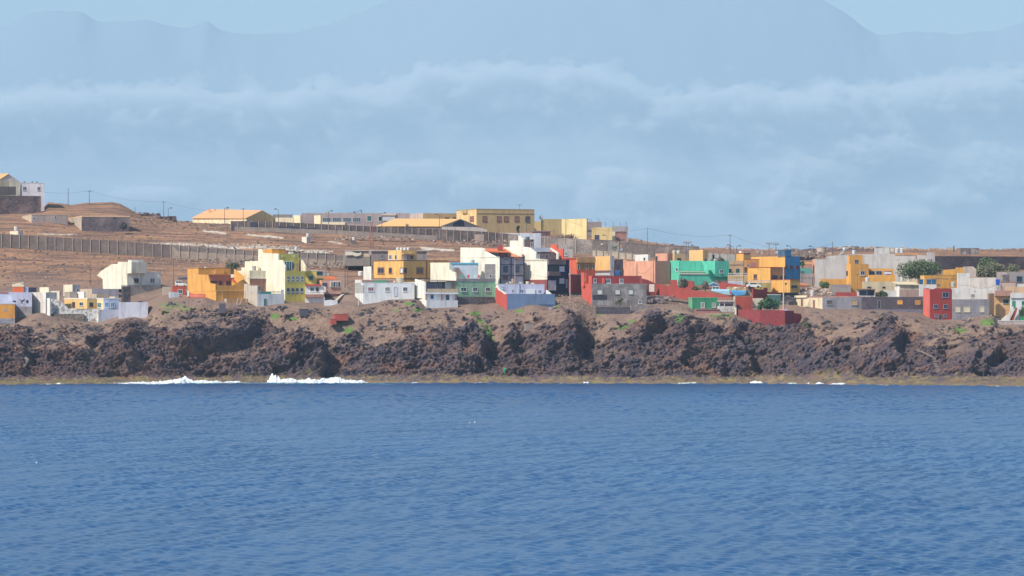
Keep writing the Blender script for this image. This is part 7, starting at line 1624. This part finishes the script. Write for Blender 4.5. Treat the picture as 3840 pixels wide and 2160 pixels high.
    # cliff objects
    def box(lb, x0, x1, y0, y1, Y, mat, name, cat, d=2.5, rz=.2):
        m = MB(); c = at((x0+x1)/2, (y0+y1)/2, Y); m.box(c, (x1-x0)*Y/F*.95, d, (y1-y0)*Y/F+.6, rz); w = (x1-x0)*Y/F; m.box(c+Vector((0, 0, (y1-y0)*Y/F/2+.3)), w*1.0, d*1.05, .1, rz); o = m.build(name, mat, None, origin=at((x0+x1)/2, y1, Y)); tag(o, lb, cat)
    rm = paint((.50, .10, .075), .3)
    box('larger red cistern wall on the slope below the path', 1252, 1305, 1182, 1198, 1038, rm, 'cistern', 'cistern'); box('smaller red cistern wall on the slope below the path', 1237, 1259, 1201, 1212, 1036, rm, 'cistern', 'cistern')
    box('tan concrete bunker set in the rocks of the middle cliff', 1966, 2001, 1217, 1238, 1034, paint((.34, .28, .25), .4), 'bunker', 'bunker'); box('dark square pit hut below the yellow tower', 1122, 1156, 1163, 1182, 1042, plain((.09, .08, .11)), 'hut', 'hut'); box('small white block under the blue wall', 2060, 2076, 1157, 1170, 1043, plain((.42, .46, .55)), 'concrete_block', 'block', 1.0)
    box('long flat concrete platform on the shore at right', 3392, 3668, 1415, 1421, 1003, plain((.48, .38, .33)), 'platform', 'platform', 5, 0)
    # stone steps
    for lb, pts, n in (('rough stone steps zigzagging down the right cliff', [(3440, 1288), (3448, 1304), (3436, 1318), (3470, 1332), (3498, 1346), (3505, 1372), (3518, 1392), (3508, 1400)], 26), ('worn concrete steps at the far left shore', [(84, 1342), (106, 1352), (100, 1366), (88, 1382)], 16)):
        m = MB(); a = np.array(pts, float); s = np.concatenate([[0], np.cumsum(np.hypot(*np.diff(a, axis=0).T))])
        for i in range(n):
            u = s[-1]*i/(n-1); x = np.interp(u, s, a[:, 0]); y = np.interp(u, s, a[:, 1]); lo, hi = 985.0, 1046.0
            for _ in range(24):
                md = (lo+hi)/2
                if ground_py(np.array([x]), np.array([md]))[0] > y: lo = md
                else: hi = md
            q = at(x, y, lo); m.box(q+Vector((0, -2.0, .4)), .9, .35, .14)
        o = m.build('stone_steps', plain((.42, .33, .28), .95), None, origin=at(*pts[-1], 1005)); tag(o, lb, 'steps')
    for lb, x, y, r_, c in (('small white float on the sea, left of the middle pair', 1761, 1585, .075, (.8, .7, .7)), ('larger white float on the sea, right of the middle pair', 1780, 1584, .10, (.85, .8, .75)), ('tiny pale float on the sea near the left edge', 137, 1735, .065, (.7, .7, .75))):
        Y = 240000/(y-1200); q = at(x, y, Y); e = empty('buoy', q, lb, 'buoy'); m = MB(); m.lathe(q-Vector((0, 0, r_)), [(r_*.4, 0), (r_, r_*.7), (r_, r_*1.4), (r_*.5, r_*2.1)], 10); m.build('float', plain(c), e, smooth=True); m = MB(); m.tube(q+Vector((0, 0, r_)), q+Vector((0, 0, r_*2.2)), r_*.18, n=6); m.build('mast', plain((.7, .35, .2)), e)
    for lb, x, y0, y1, Y in (('right of the ochre tower top', 3239, 962, 992, 1090), ('on the white annex behind the tamarisk', 3370, 972, 1010, 1100), ('on the tall white stepped house roof', 2024, 866, 884, 1098), ('on the flat ochre house penthouse', 1548, 920, 940, 1090), ('on the large ochre villa roof', 850, 990, 1008, 1066), ('on the red tower roof', 3560, 1062, 1086, 1052), ('on the salmon house corner', 2500, 958, 980, 1078), ('on the pale green house parapet', 1852, 1030, 1056, 1054), ('on the cream sloped house tower', 532, 958, 978, 1082), ('on the grey cement front house', 2400, 1040, 1064, 1056)):
        q = at(x, y1, Y); e = empty('roof_aerial', q, 'thin roof aerial '+lb, 'aerial', 'aerials on the roofs'); m = MB(); t = at(x, y0, Y); m.tube(q-Vector((0, 0, .3)), t, .045, n=4); m.build('mast', plain((.2, .19, .2)), e); m = MB()
        m.tube(t+Vector((-.5, 0, -.1)), t+Vector((.5, 0, -.1)), .03, n=4)
        for k in range(4): m.tube(t+Vector((-.42+.28*k, -.2, -.1)), t+Vector((-.42+.28*k, .2, -.1)), .025, n=4)
        m.build('antenna_elements', plain((.25, .25, .27)), e)
    person()
def pw_(c): return paint(c, .3)
def person():
    """angler in green crouching on the rocks"""
    q = at(1892, 1402, 1006); e = empty('person', q, 'person in bright green top standing on the low shore rocks', 'person')
    me = bpy.data.meshes.new('body'); J = [(0, 0, .92), (0, 0, 1.15), (0, 0, 1.42), (0, 0, 1.55), (0, -.02, 1.70), (.19, 0, 1.40), (.30, -.05, 1.15), (.38, -.22, .98), (-.19, 0, 1.40), (-.30, 0, 1.14), (-.33, -.06, .90), (.11, 0, .86), (.14, -.03, .48), (.14, 0, .06), (.15, -.16, .03), (-.11, 0, .86), (-.16, -.05, .48), (-.17, .02, .06), (-.18, -.14, .03)]
    E = [(0, 1), (1, 2), (2, 3), (3, 4), (2, 5), (5, 6), (6, 7), (2, 8), (8, 9), (9, 10), (0, 11), (11, 12), (12, 13), (13, 14), (0, 15), (15, 16), (16, 17), (17, 18)]
    RR = [.15, .14, .16, .06, .105, .07, .05, .04, .07, .05, .04, .10, .065, .045, .04, .10, .065, .045, .04]
    me.from_pydata(J, E, []); o = link('body', me, [plain((.03, .42, .16)), plain((.35, .2, .14))], e)
    o.modifiers.new('s', 'SKIN'); 
    for v, r_ in zip(me.skin_vertices[0].data, RR): v.radius = (r_, r_)
    me.skin_vertices[0].data[0].use_root = True
    o.modifiers.new('u', 'SUBSURF').levels = 1; o.modifiers['u'].render_levels = 1
    m = MB(); m.lathe(q+Vector((0, -.02, 1.70)), [(.105, 0), (.12, .06), (.07, .13)], 10); m.build('hair', plain((.05, .03, .02)), e, smooth=True)
build_light()
build_terrain()
slope_rocks()
build_sea()
build_foam()
build_far()
build_left(); build_midleft(); build_midright(); build_right(); build_hill(); build_small()
